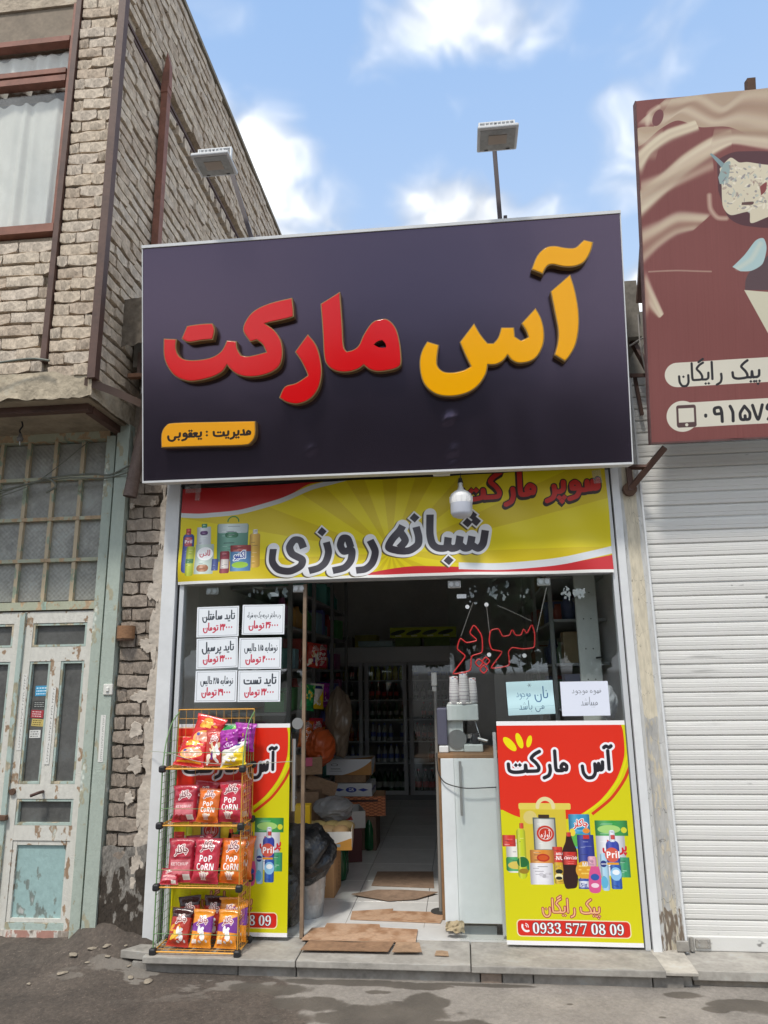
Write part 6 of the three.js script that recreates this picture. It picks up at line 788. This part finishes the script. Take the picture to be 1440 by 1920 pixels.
  const lt = labelTex('#b8c411', (c, W, H) => { c.fillStyle = '#31422f'; for (let i = 0; i < 4; i++) { c.beginPath(); c.ellipse(30 + i * 62, 128, 22, 70, 0.3, 0, 7); c.fill(); } c.fillStyle = '#e3e9b0'; for (let i = 0; i < 4; i++) c.fillRect(20 + i * 62, 190, 24, 40); });
  single('carton', printed(0.78, 0.12, 0.28, 0.12, 1.9425, -4.46), lt, 'long yellow green printed carton resting on the green cartons', 'carton');
}
{ // wall shelving with goods, left side
  const sh = thing('wall_shelf', 'tall steel shelving with household goods along the left wall', 'shelving');
  const st = M([0.3, 0.3, 0.31], 0.5), ys = [0.5, 0.86, 1.2, 1.52, 1.84, 2.14];
  ys.forEach((y) => mesh('shelf', b2(-1.2, -0.74, y - 0.02, y, -3.9, -1.2), st, sh)); [-1.21, -2.1, -3.0, -3.9].forEach((z) => mesh('upright', b2(-0.745, -0.715, FL, 2.5, z - 0.02, z + 0.02), M([0.2, 0.2, 0.205], 0.5), sh));
  const r = rng(41), cols = [[0.08, 0.3, 0.26], [0.12, 0.14, 0.4], [0.45, 0.06, 0.05], [0.5, 0.5, 0.5], [0.1, 0.35, 0.12], [0.5, 0.25, 0.06], [0.35, 0.1, 0.25], [0.2, 0.35, 0.42]], cn = ['teal', 'blue', 'red', 'white', 'green', 'orange', 'plum', 'pale blue'];
  ys.forEach((y, j) => { for (let i = 0; i < 9; i++) { const z = -1.35 - i * 0.29, k = j === 5 ? 0 : Math.floor(r() * 8), h = 0.14 + r() * 0.12, bottle = r() < 0.4; const g = bottle ? lathe([[0.001, 0], [0.055, 0.003], [0.058, h * 0.65], [0.03, h * 0.8], [0.02, h], [0.001, h]], 14) : rbox(0.16, h, 0.2, 0.008, 0, h / 2, 0); const m = single('packet', g, M(cols[k], 0.45), `${cn[k]} ${bottle ? 'bottle' : 'packet'} on ${['the lowest', 'the second', 'the third', 'the fourth', 'the fifth', 'the highest'][j]} board of the left shelving`, bottle ? 'bottle' : 'packet', 'goods on the left shelving'); m.position.set(-0.86 + r() * 0.03, y + 0.001, z); m.rotation.y = (r() - 0.5) * 0.5; } });
}
{ // right side shelving seen through the glass
  const sh = thing('side_shelf', 'shelving with jars and packets behind the right shop glass', 'shelving'), st = M([0.32, 0.33, 0.33], 0.5), ys = [0.9, 1.24, 1.52, 1.8, 2.08];
  ys.forEach((y) => mesh('shelf', b2(1.16, 1.5, y - 0.016, y, -3.6, -0.62), st, sh)); [-0.7, -1.7, -2.7].forEach((z) => mesh('upright', b2(1.145, 1.17, FL, 2.4, z - 0.02, z + 0.02), st, sh));
  const r = rng(43), cols = [[0.4, 0.4, 0.38], [0.3, 0.06, 0.04], [0.08, 0.1, 0.22], [0.3, 0.22, 0.12], [0.12, 0.2, 0.12]], cn = ['white', 'red', 'navy', 'tan', 'green'];
  ys.forEach((y, j) => { for (let i = 0; i < 9; i++) { const k = Math.floor(r() * 5), h = 0.12 + r() * 0.1, g = r() < 0.5 ? lathe([[0.001, 0], [0.045, 0.003], [0.046, h * 0.7], [0.03, h * 0.82], [0.03, h], [0.001, h]], 14) : rbox(0.14, h, 0.13, 0.006, 0, h / 2, 0); const m = single('packet', g, M(cols[k], 0.45), `${cn[k]} packet on ${['the lowest', 'the second', 'the third', 'the fourth', 'the highest'][j]} board of the right shelving`, 'packet', 'goods on the right shelving'); m.position.set(1.25 + r() * 0.05, y + 0.001, -0.78 - i * 0.24); } });
  const up = thing('steel_upright', 'pale perforated steel panel standing behind the right glass', 'panel', [0, 0, -0.36]);
  mesh('panel', rbox(0.128, 2.1, 0.03, 0.004, 1.329, 1.16, 0), M([0.6, 0.64, 0.62], 0.5, { map: T.subtle }), up); mesh('hole', [1.42, 1.6, 1.78, 1.94].flatMap((y) => [-0.022, 0.022].map((x) => cyl(0.004, 0.004, 0.003, 1.329 + x, y, 0.0155, [Math.PI / 2, 0, 0], 8))), mats.black, up); mesh('hook', rod([1.36, 1.545, 0.03], [1.395, 1.548, 0.03], 0.006), mats.black, up);
  const pb = (name, x, y, z, sx, sy, sz, mat, label, cat, seed) => { const g = new THREE.IcosahedronGeometry(1, 14), p = g.attributes.position; for (let i = 0; i < p.count; i++) { const a = p.getX(i), b = p.getY(i), c = p.getZ(i), rg = (f, s2) => 1 - Math.abs(2 * vn(a * f + seed + c * f * 0.6, b * f + c * f * 0.8 + 9, s2) - 1), k = 0.74 + 0.26 * vn(a * 2.2 + seed, b * 2.2 + c * 1.7, 3) + 0.2 * rg(2.6, 5) + 0.09 * rg(6.5, 7); p.setXYZ(i, a * k * sx, b * k * sy, c * k * sz); } g.deleteAttribute('normal'); g.deleteAttribute('uv'); const q = mergeVertices(g); q.computeVertexNormals(); boxUV(q); const m = single(name, q, mat, label, cat); m.position.set(x, y, z); return m; };
  pb('plastic_bag', 1.38, 1.29, -0.22, 0.05, 0.09, 0.08, M([0.62, 0.66, 0.72], 0.3, { transmission: 0.35, thickness: 0 }), 'pale plastic bag behind the glass beside the white note', 'bag', 3);
  [[-0.66, 1.2, -1.5, 'green', 'green snack bag'], [-0.63, 1.2, -1.75, 'yellowWhite', 'white and yellow snack bag'], [-0.62, 1.2, -2.0, 'purple', 'purple snack bag'], [-0.66, 0.93, -1.45, 'popOrange', 'orange popcorn bag'], [-0.63, 0.93, -1.72, 'ketchup', 'dark pink snack bag'], [-0.6, 0.86, -1.95, 'redGold', 'red and gold snack bag'], [-0.66, 1.53, -1.7, 'cream', 'red and cream snack bag'], [-0.64, 1.53, -1.95, 'popRed', 'red popcorn bag']].forEach(([x, y, z, k, n], i) => { const m = single('snack_bag', bagShapes[i % 6], bagPrints[k], n + ' clipped to the edge of the left shelving indoors', 'snack bag'); m.position.set(x, y, z); m.rotation.set(-0.1, 0.9, 0.06 * (i % 3 - 1)); m.scale.setScalar(1.05); });
  // bags on the left of the doorway
  const blk = M([0.016, 0.016, 0.017], 0.3, { bumpMap: T.grit, bumpScale: 0.012 });
  pb('refuse_bag', -0.44, 0.44, -0.36, 0.19, 0.15, 0.15, blk, 'black plastic refuse bag slumped over the zinc bucket', 'bag', 7); pb('refuse_bag', -0.51, 0.22, -0.2, 0.11, 0.15, 0.085, blk, 'black plastic refuse bag on the floor behind the left poster', 'bag', 11);
  pb('orange_bag', -0.56, 0.93, -1.5, 0.12, 0.13, 0.12, M([0.5, 0.09, 0.02], 0.35), 'crumpled orange plastic bag among the cartons', 'bag', 17);
  pb('clear_sack', -0.45, 1.1, -1.75, 0.1, 0.24, 0.09, M([0.24, 0.18, 0.13], 0.22, { transmission: 0.3, thickness: 0 }), 'tall hanging clear sack of brown goods before the cooler', 'sack', 23);
  pb('clear_bag', -0.37, 0.56, -1.1, 0.13, 0.075, 0.12, M([0.6, 0.6, 0.6], 0.2, { transmission: 0.6, thickness: 0 }), 'clear crinkled plastic bag over the bread cartons', 'bag', 27);
  pb('bread_bag', -0.31, 0.44, -1.22, 0.05, 0.075, 0.07, M([0.5, 0.06, 0.04], 0.4), 'red and white bread bag beside the open carton', 'bag', 31);
}
{ // cartons, crates, bucket
  const box1 = (name, w, h, d, x, y, z, ry, mat, label, cat = 'carton') => { const m = single(name, rbox(w, h, d, 0.004), mat, label, cat); m.position.set(x, y + h / 2, z); m.rotation.y = ry; return m; };
  const openBox = (w, h, d, x, y, z, ry, mat, label, pr) => { const t = thing('open_carton', label, 'carton', [x, y, z], [0, ry, 0]); const q = 0.006; mesh('wall', printed(w, h, q, 0, h / 2, d / 2), pr || mat, t); mesh('wall', printed(w, h, q, 0, h / 2, -d / 2), mat, t); mesh('wall', printed(q, h, d - q, w / 2, h / 2, 0), pr || mat, t); mesh('wall', printed(q, h, d - q, -w / 2, h / 2, 0), mat, t); mesh('bottom', box(w - q, q, d - q, 0, q / 2, 0), mat, t); return t; };
  const kraft = M(0xffffff, 0.9, { map: canvasTex(256, 256, (c, W, H) => { c.fillStyle = '#b98d62'; c.fillRect(0, 0, W, H); c.fillStyle = '#4a3120'; c.save(); c.translate(92, 245); c.rotate(-Math.PI / 2); c.fillRect(0, 0, 70, 9); c.fillRect(8, 12, 44, 6); c.restore(); c.save(); c.translate(170, 245); c.rotate(-Math.PI / 2); for (let i = 0; i < 7; i++) c.fillRect(i * 22, 0, 15, 14); c.restore(); }) });
  const c1 = single('carton', printed(0.3, 0.285, 0.26), kraft, 'tall brown carton with printed words carrying the bread tray', 'carton'); c1.position.set(-0.455, FL + 0.143, -0.87);
  const trayP = labelTex('#e6e4de', (c, W, H) => { c.fillStyle = '#c98f3a'; for (let i = 0; i < 14; i++) c.fillRect(10 + i * 11, 30, 4, 120); c.beginPath(); c.moveTo(256, 90); c.quadraticCurveTo(160, 200, 90, 256); c.lineTo(256, 256); c.fill(); c.fillStyle = '#8ea0ac'; c.fillRect(150, 170, 60, 40); });
  const tray = openBox(0.4, 0.11, 0.36, -0.41, FL + 0.286, -0.88, 0.12, M([0.6, 0.58, 0.54], 0.8), 'white and tan printed open carton of packed bread', trayP);
  const rr = rng(4); for (let i = 0; i < 8; i++) { const g = new THREE.SphereGeometry(1, 14, 10).scale(0.055, 0.04, 0.08); const m = single('bread_roll', g, M([0.5, 0.3 + rr() * 0.1, 0.15], 0.5), 'bread roll wrapped in plastic in the white carton', 'bread', 'bread rolls in the open carton'); m.position.set(-0.53 + (i % 4) * 0.085, FL + 0.38, -0.8 - Math.floor(i / 4) * 0.15); m.rotation.y = rr() * 3; }
  box1('yellow_box', 0.1, 0.12, 0.1, -0.52, FL + 0.43, -0.78, 0.1, labelTex('#e3b81d', (c) => { c.fillStyle = '#c98030'; c.beginPath(); c.ellipse(128, 150, 90, 46, -0.1, 0, 7); c.fill(); c.fillStyle = '#e9d9b0'; c.beginPath(); c.ellipse(128, 165, 80, 22, -0.1, 0, 7); c.fill(); }), 'yellow box with a picture of a loaf beside the bread carton', 'box');
  box1('bottle_crate', 0.26, 0.24, 0.3, -0.42, FL, -1.72, 0.35, M([0.085, 0.018, 0.018], 0.5), 'maroon plastic bottle crate standing on the tiles', 'crate'); box1('bottle_crate', 0.26, 0.2, 0.3, -0.45, FL, -2.3, 0.1, M([0.05, 0.02, 0.02], 0.5), 'dark crate behind the maroon crate', 'crate');
  openBox(0.3, 0.12, 0.3, -0.41, FL + 0.241, -1.72, 0.3, M([0.5, 0.49, 0.47], 0.8), 'pale grey tray on the maroon crate');
  const net = labelTex('#c9794a', (c, W, H) => { c.strokeStyle = '#7a3d22'; c.lineWidth = 5; for (let i = -6; i < 12; i++) { c.beginPath(); c.moveTo(i * 40, 0); c.lineTo(i * 40 + 256, 256); c.stroke(); c.beginPath(); c.moveTo(i * 40 + 256, 0); c.lineTo(i * 40, 256); c.stroke(); } c.fillStyle = '#3a1a12'; c.fillRect(20, 40, 200, 30); });
  const n1 = openBox(0.42, 0.15, 0.3, -0.33, 0.345, -2.12, 0.1, M([0.4, 0.24, 0.13], 0.8), 'orange tray carton printed with a net pattern', net); box1('crate_support', 0.36, 0.25, 0.28, -0.36, FL, -2.12, 0, M([0.16, 0.1, 0.07], 0.8), 'brown carton under the orange net tray');
  const blue = labelTex('#d9dcdf', (c) => { c.fillStyle = '#2b3f9a'; c.beginPath(); c.ellipse(128, 128, 34, 52, 0, 0, 7); c.fill(); for (const x of [52, 204]) { c.save(); c.translate(x, 128); c.rotate(0.785); c.fillRect(-24, -24, 48, 48); c.restore(); } c.fillStyle = '#fff'; c.font = 'bold 70px serif'; c.fillText('2', 110, 152); });
  openBox(0.34, 0.1, 0.28, -0.39, 0.49, -2.16, 0, M([0.55, 0.55, 0.55], 0.8), 'white carton with blue printed medallions', blue); box1('carton', 0.26, 0.06, 0.24, -0.4, 0.592, -2.16, 0, mats.card, 'plain brown carton stacked under the grey and tan carton');
  const swoosh = labelTex('#d8dce2', (c) => { c.fillStyle = '#b9854a'; c.beginPath(); c.moveTo(256, 20); c.quadraticCurveTo(200, 180, 90, 256); c.lineTo(256, 256); c.fill(); c.strokeStyle = '#6b6f76'; c.lineWidth = 5; c.beginPath(); c.arc(46, 90, 18, 0, 7); c.stroke(); c.fillRect; c.fillStyle = '#7c8087'; c.fillRect(24, 150, 56, 12); c.fillRect(18, 190, 72, 6); });
  const sw = single('carton', printed(0.38, 0.125, 0.26), swoosh, 'grey and tan swoosh carton topmost of its stack', 'carton'); sw.position.set(-0.41, 0.716, -2.16);
  openBox(0.26, 0.1, 0.24, -0.6, 0.62, -1.45, 0.7, mats.card, 'tilted brown open carton leaning on the shelf').rotation.z = -0.35; openBox(0.24, 0.12, 0.22, -0.64, 0.76, -1.35, 0.3, mats.card, 'brown open carton with a pink slip high on the pile'); box1('pink_slip', 0.05, 0.06, 0.004, -0.58, 0.82, -1.235, 0.3, M([0.65, 0.12, 0.22], 0.6), 'bright pink paper slip in the high open carton', 'paper'); box1('carton', 0.3, 0.56, 0.4, -0.66, FL, -1.4, 0.05, mats.card, 'large brown carton that carries the open cartons');
  // green soft drink bottles in shrink wrap on the floor
  const gb = lathe([[0.001, 0], [0.038, 0.003], [0.042, 0.02], [0.04, 0.16], [0.03, 0.2], [0.014, 0.25], [0.014, 0.275], [0.001, 0.276]], 14), gm = M([0.01, 0.13, 0.045], 0.12, { transmission: 0.35, thickness: 0 });
  for (const [x, z] of [[-0.335, -1.2], [-0.34, -1.29], [-0.425, -1.2], [-0.425, -1.29], [-0.24, -2.0], [-0.245, -2.09], [-0.33, -1.14]]) { const g = single('green_bottle', gb, gm, z > -1.5 ? 'green plastic soft drink bottle in the pack by the tall carton' : 'green plastic soft drink bottle under the orange net tray', 'bottle', z > -1.5 ? 'green bottles by the tall carton' : 'green bottles under the net tray'); g.position.set(x, FL, z); }
  const bk = thing('zinc_bucket', 'ribbed zinc bucket under the black refuse bag', 'bucket', [-0.405, FL, -0.42]); mesh('pail', lathe([[0.001, 0.004], [0.085, 0.004], [0.088, 0], [0.094, 0.07], [0.097, 0.074], [0.095, 0.078], [0.1, 0.15], [0.103, 0.154], [0.101, 0.158], [0.106, 0.23], [0.11, 0.235], [0.106, 0.24], [0.1, 0.235]], 30), M([0.5, 0.52, 0.54], 0.4, { metal: 0.6, map: T.mottle, side: THREE.DoubleSide }), bk);
}
{ // white counter with coffee machine
  const ct = thing('counter_cabinet', 'white cabinet with a long steel handle standing in the doorway', 'cabinet');
  const wm = M([0.8, 0.84, 0.86], 0.35, { map: T.subtle });
  mesh('carcass', b2(0.415, 0.74, 0.17, 0.995, -0.62, -0.135), M([0.62, 0.66, 0.68], 0.5), ct); mesh('front', [rbox(0.075, 0.845, 0.02, 0.003, 0.453, 0.575, -0.124), rbox(0.252, 0.845, 0.02, 0.003, 0.617, 0.575, -0.124)], wm, ct);
  mesh('top', rbox(0.35, 0.022, 0.52, 0.004, 0.575, 1.008, -0.375), worn([0.28, 0.16, 0.08], 0.7, 0.002), ct); mesh('edge_band', b2(0.4, 0.4145, 0.16, 0.996, -0.6, -0.135), worn([0.27, 0.15, 0.07], 0.8, 0.003), ct); mesh('bottom_edge', b2(0.416, 0.74, 0.15, 0.169, -0.6, -0.12), worn([0.33, 0.24, 0.12], 0.8, 0.004), ct);
  mesh('handle', [rod([0.525, 0.7, -0.09], [0.525, 0.985, -0.09], 0.008, 10), rod([0.525, 0.73, -0.115], [0.525, 0.73, -0.09], 0.006), rod([0.525, 0.955, -0.115], [0.525, 0.955, -0.09], 0.006)], mats.steel, ct); mesh('foot', [b2(0.43, 0.47, FL, 0.15, -0.58, -0.52), b2(0.69, 0.73, FL, 0.15, -0.58, -0.52), b2(0.69, 0.73, FL, 0.15, -0.2, -0.15)], mats.dark, ct);
  const crd = thing('counter_cable', 'thin dark cable drooping across the white cabinet', 'cable'); mesh('cable', tube([[0.395, 1.03, -0.1], [0.4, 0.93, -0.1], [0.44, 0.87, -0.095], [0.55, 0.845, -0.075], [0.72, 0.85, -0.075]], 0.0035, 6, 40), mats.black, crd);
  const cm = thing('coffee_machine', 'pale grey espresso machine on the white cabinet', 'coffee machine', [0, 1.02, -0.3]), gm = M([0.5, 0.55, 0.54], 0.35), dk = M([0.03, 0.03, 0.033], 0.4);
  mesh('column', rbox(0.095, 0.2, 0.24, 0.006, 0.503, 0.1, -0.06), gm, cm); mesh('head', rbox(0.185, 0.094, 0.26, 0.008, 0.55, 0.222, -0.04), gm, cm); mesh('side_disc', tf(new THREE.CylinderGeometry(0.055, 0.055, 0.006, 32, 1, false, 0, Math.PI * 2), [0.512, 0.07, 0.062], [Math.PI / 2, 0, 0]), M([0.3, 0.31, 0.31], 0.3, { metal: 0.7 }), cm); mesh('drip_tray', rbox(0.11, 0.042, 0.16, 0.006, 0.606, 0.021, 0.0), gm, cm); mesh('group_head', cyl(0.028, 0.024, 0.03, 0.595, 0.16, 0.0), dk, cm);
  mesh('portafilter', [cyl(0.028, 0.026, 0.022, 0.585, 0.085, 0.02), rod([0.585, 0.085, 0.03], [0.69, 0.06, 0.08], 0.011), rod([0.6, 0.045, 0.03], [0.6, 0.1, 0.03], 0.012)], mats.steel, cm); mesh('steam_wand', tube([[0.62, 0.175, 0.02], [0.635, 0.12, 0.04], [0.65, 0.07, 0.05]], 0.004), mats.steel, cm); mesh('milk_jug', lathe([[0.001, 0], [0.026, 0], [0.028, 0.03], [0.022, 0.05], [0.024, 0.06]], 16).translate(0.62, 0.0435, 0.04), dk, cm); mesh('cup_rail', tube([[0.47, 0.275, 0.08], [0.63, 0.275, 0.08], [0.636, 0.275, -0.1]], 0.004), mats.steel, cm);
  const wt = thing('water_tank', 'dark translucent water tank standing beside the espresso machine', 'tank', [0.428, 1.02, -0.28]); mesh('tank', rbox(0.06, 0.21, 0.16, 0.01, 0, 0.145, 0), M([0.1, 0.1, 0.14], 0.15), wt); mesh('base', rbox(0.055, 0.038, 0.16, 0.006, 0.006, 0.019, 0.01), M([0.7, 0.71, 0.7], 0.4), wt);
  // stacked paper cups
  const cupM = M(0xffffff, 0.6, { map: canvasTex(128, 256, (c, W, H) => { c.fillStyle = '#d9d6d6'; c.fillRect(0, 0, W, H); const r = rng(3); c.fillStyle = 'rgba(120,110,125,0.5)'; for (let y = 20; y < 256; y += 12) c.fillRect(0, y, W, 3); for (let i = 0; i < 26; i++) { c.fillStyle = ['#8f6f8a', '#9a5a5e', '#c9b9c8', '#7d88a8'][i % 4]; c.beginPath(); c.ellipse(r() * W, r() * 80, 6, 9, r() * 3, 0, 7); c.fill(); } }) });
  [[0.505, 0.16, -0.24, 'shorter'], [0.562, 0.185, -0.235, 'tallest'], [0.612, 0.15, -0.27, 'slim far']].forEach(([x, h, z, n]) => { const g = lathe([[0.001, 0], [0.031, 0], [0.03, h * 0.5], [0.026, h * 0.8], [0.024, h], [0.001, h]], 18); const m = single('cup_stack', g, cupM, n + ' stack of patterned paper cups on the espresso machine', 'cup stack'); m.position.set(x, 1.29, z); });
  const cr = thing('card_reader', 'white card reader on a thin stand beside the cabinet', 'card reader', [0.378, FL, -0.5]); mesh('head', rbox(0.036, 0.085, 0.02, 0.007, 0, 1.345, 0), M([0.66, 0.65, 0.6], 0.4), cr); mesh('neck', rbox(0.028, 0.03, 0.016, 0.004, 0, 1.285, 0), M([0.6, 0.59, 0.55], 0.4), cr); mesh('pole', rod([0, 0.01, 0], [0.006, 1.27, 0], 0.011, 8), M([0.25, 0.24, 0.22], 0.5), cr); mesh('foot', cyl(0.06, 0.06, 0.01, 0, 0.005, 0), mats.dark, cr);
  single('aluminium_profile', bar([0.728, 0.11, -0.085], [0.722, 1.14, -0.09], 0.018, 0.018), mats.alu, 'loose aluminium profile leaning beside the right poster', 'profile'); single('grey_plinth', rbox(0.24, 0.045, 0.1, 0.004, 0.62, FL + 0.0225, -0.2), M([0.24, 0.27, 0.28], 0.6), 'low grey plinth bar under the white cabinet', 'plinth');
  // snack packets hanging along the counter side
  const r = rng(71), cc = [[0.4, 0.05, 0.08], [0.1, 0.2, 0.08], [0.3, 0.1, 0.25], [0.3, 0.25, 0.2], [0.35, 0.2, 0.05]]; for (let i = 0; i < 10; i++) { const m = single('hanging_packet', sheet(0.1, 0.1, 4, 6, (u, v) => [0, 0, 0.012 * Math.sin(u * 3.1) * Math.sin(v * 3.1)]).rotateY(-Math.PI / 2), M(cc[i % 5], 0.4, { side: THREE.DoubleSide }), 'small snack packet hanging on the side of the white cabinet', 'packet', 'packets on the cabinet side'); m.position.set(0.388 + r() * 0.006, 0.2 + i * 0.085, -0.7 - r() * 0.3); }
  const fm = single('torn_paper', sheet(0.1, 0.05, 16, 8, (u, v) => [0.012 * fbm(u * 7, v * 5, 3, 8), 0.02 * fbm(u * 6, v * 6, 3, 2), 0.05 * fbm(u * 5 + 1, v * 5, 4, 5)]).rotateX(-0.5).translate(0.46, 0.125, -0.1), M([0.4, 0.32, 0.2], 0.9, { side: THREE.DoubleSide }), 'torn scrap of tan wrapping under the cabinet corner', 'scrap');
}
{ // flattened cardboard on the floor
  const flat = (pts, x, y, z, mat, label, curl = 0.0, ry = 0) => { const g = prism(pts, 0.004).rotateX(-Math.PI / 2), p = g.attributes.position; for (let i = 0; i < p.count; i++) p.setY(i, p.getY(i) + curl * Math.pow(Math.abs(p.getX(i)) * 3, 2)); g.computeVertexNormals(); const m = single('cardboard_sheet', boxUV(g), mat, label, 'cardboard'); m.position.set(x, y, z); m.rotation.y = ry; return m; };
  const k1 = worn([0.34, 0.24, 0.175], 0.9, 0.001), stain = M(0xffffff, 0.9, { map: dataTex(256, 256, (u, v) => { const n = tile((x, y) => fbm(x * 6, y * 6, 5, 3), u, v, 1), q = tile((x, y) => fbm(x * 40, y * 40, 3, 9), u, v, 1); return mix3([0.74, 0.61, 0.5], [0.62, 0.47, 0.35], sst(0.46, 0.68, n)).map((k) => k * (0.9 + 0.2 * q)); }, true, 2.2) });
  flat([[-0.2, -0.16], [0.22, -0.19], [0.2, 0.2], [-0.2, 0.18]], 0.1, 0.0885, -1.17, k1, 'dark flattened cardboard sheet lying deepest in the shop'); flat([[-0.27, 0.03], [-0.12, 0.15], [0.05, 0.16], [0.28, 0.1], [0.15, -0.03], [-0.02, -0.07]], 0.07, 0.0925, -0.75, k1, 'flattened cardboard flap with curled corners on the tiles', 0.01);
  flat([[-0.28, -0.06], [0.24, -0.09], [0.27, 0.09], [-0.05, 0.1], [-0.05, 0.14], [-0.29, 0.08]], 0.14, 0.0895, -0.4, stain, 'thin strip of pinkish cardboard across the threshold'); flat([[-0.35, -0.07], [0.26, -0.07], [0.26, 0.12], [0.05, 0.14], [0.04, 0.19], [-0.26, 0.19], [-0.26, 0.12], [-0.33, 0.11]], 0.0, 0.0945, -0.06, stain, 'wide light cardboard sheet with a footworn middle on the step'); flat([[-0.3, -0.06], [0.15, -0.055], [0.17, 0.08], [-0.05, 0.05], [-0.28, 0.07]], -0.02, 0.0995, 0.1, worn([0.33, 0.2, 0.12], 0.9, 0.001), 'damp brown cardboard piece at the step edge'); flat([[-0.07, -0.06], [0.08, -0.05], [0.06, 0.07], [-0.06, 0.07]], 0.22, 0.1, 0.1, worn([0.42, 0.28, 0.18], 0.9, 0.001), 'small torn cardboard corner beside the damp piece'); flat([[-0.035, -0.03], [0.035, -0.035], [0.03, 0.02], [0.0, 0.03], [-0.03, 0.025]], 0.4, 0.0895, 0.13, worn([0.45, 0.31, 0.2], 0.9, 0.001), 'tiny scrap of cardboard alone on the stone step');
}
// ================= across the street, behind the camera: what the glass and the sign mirror =================
{
  const leafG = new THREE.PlaneGeometry(0.26, 0.2), leafM = M([0.06, 0.1, 0.03], 0.8, { side: THREE.DoubleSide, transmission: 0.25, thickness: 0 });
  const bark = worn([0.12, 0.095, 0.07], 0.95, 0.01);
  [[-6, 12, 2], [-1.8, 13, 3], [2.6, 12.4, 4], [7, 13, 5], [11.5, 12, 6], [-10.5, 12.6, 7], [0.5, 14.4, 8], [-4, 14.8, 9]].forEach(([x, z, s], k) => {
    const t = thing('street_tree', 'leafy street tree in the row across the road', 'tree', [x, 0, z], [0, 0, 0], 'trees across the road'), r = rng(200 + s);
    const trunk = mesh('trunk', [tube([[0, -0.05, 0], [0.06, 1.0, 0.03], [0.0, 2.2, 0.0]], 0.14, 8), tube([[0, 2.1, 0], [0.5, 2.9, 0.2], [0.9, 3.6, 0.3]], 0.07, 6), tube([[0, 2.0, 0], [-0.5, 2.8, -0.1], [-0.9, 3.5, -0.3]], 0.07, 6), tube([[0, 2.1, 0], [0.05, 3.2, 0.1], [0.0, 4.2, 0]], 0.08, 6)], bark, t);
    const crown = new THREE.InstancedMesh(leafG, leafM, 3200), m = new THREE.Matrix4(), q = new THREE.Quaternion(), e = new THREE.Euler(); crown.name = 'crown'; crown.userData.kind = 'stuff';
    const cl = Array.from({ length: 26 }, () => { const a = r() * 6.283, b = Math.acos(2 * r() - 1), d = 0.5 + r() * 1.2; return [Math.cos(a) * Math.sin(b) * d * 1.35, 3.3 + Math.cos(b) * d * 0.95, Math.sin(a) * Math.sin(b) * d, 0.45 + r() * 0.4]; });
    for (let i = 0; i < 3200; i++) { const c = cl[i % 26], a = r() * 6.283, b = Math.acos(2 * r() - 1), d = c[3] * Math.cbrt(r()); q.setFromEuler(e.set(r() * 6, r() * 6, r() * 6)); m.compose(new THREE.Vector3(c[0] + Math.cos(a) * Math.sin(b) * d, c[1] + Math.cos(b) * d, c[2] + Math.sin(a) * Math.sin(b) * d), q, new THREE.Vector3(1, 1, 1)); crown.setMatrixAt(i, m); }
    crown.castShadow = crown.receiveShadow = true; t.add(crown);
  });
}
// ---------- to metres ----------
for (const o of scene.children) if (!o.isCamera && !o.isLight) { o.position.multiplyScalar(UNIT); o.scale.multiplyScalar(UNIT); }
camera.updateMatrixWorld();
renderer.render(scene, camera);
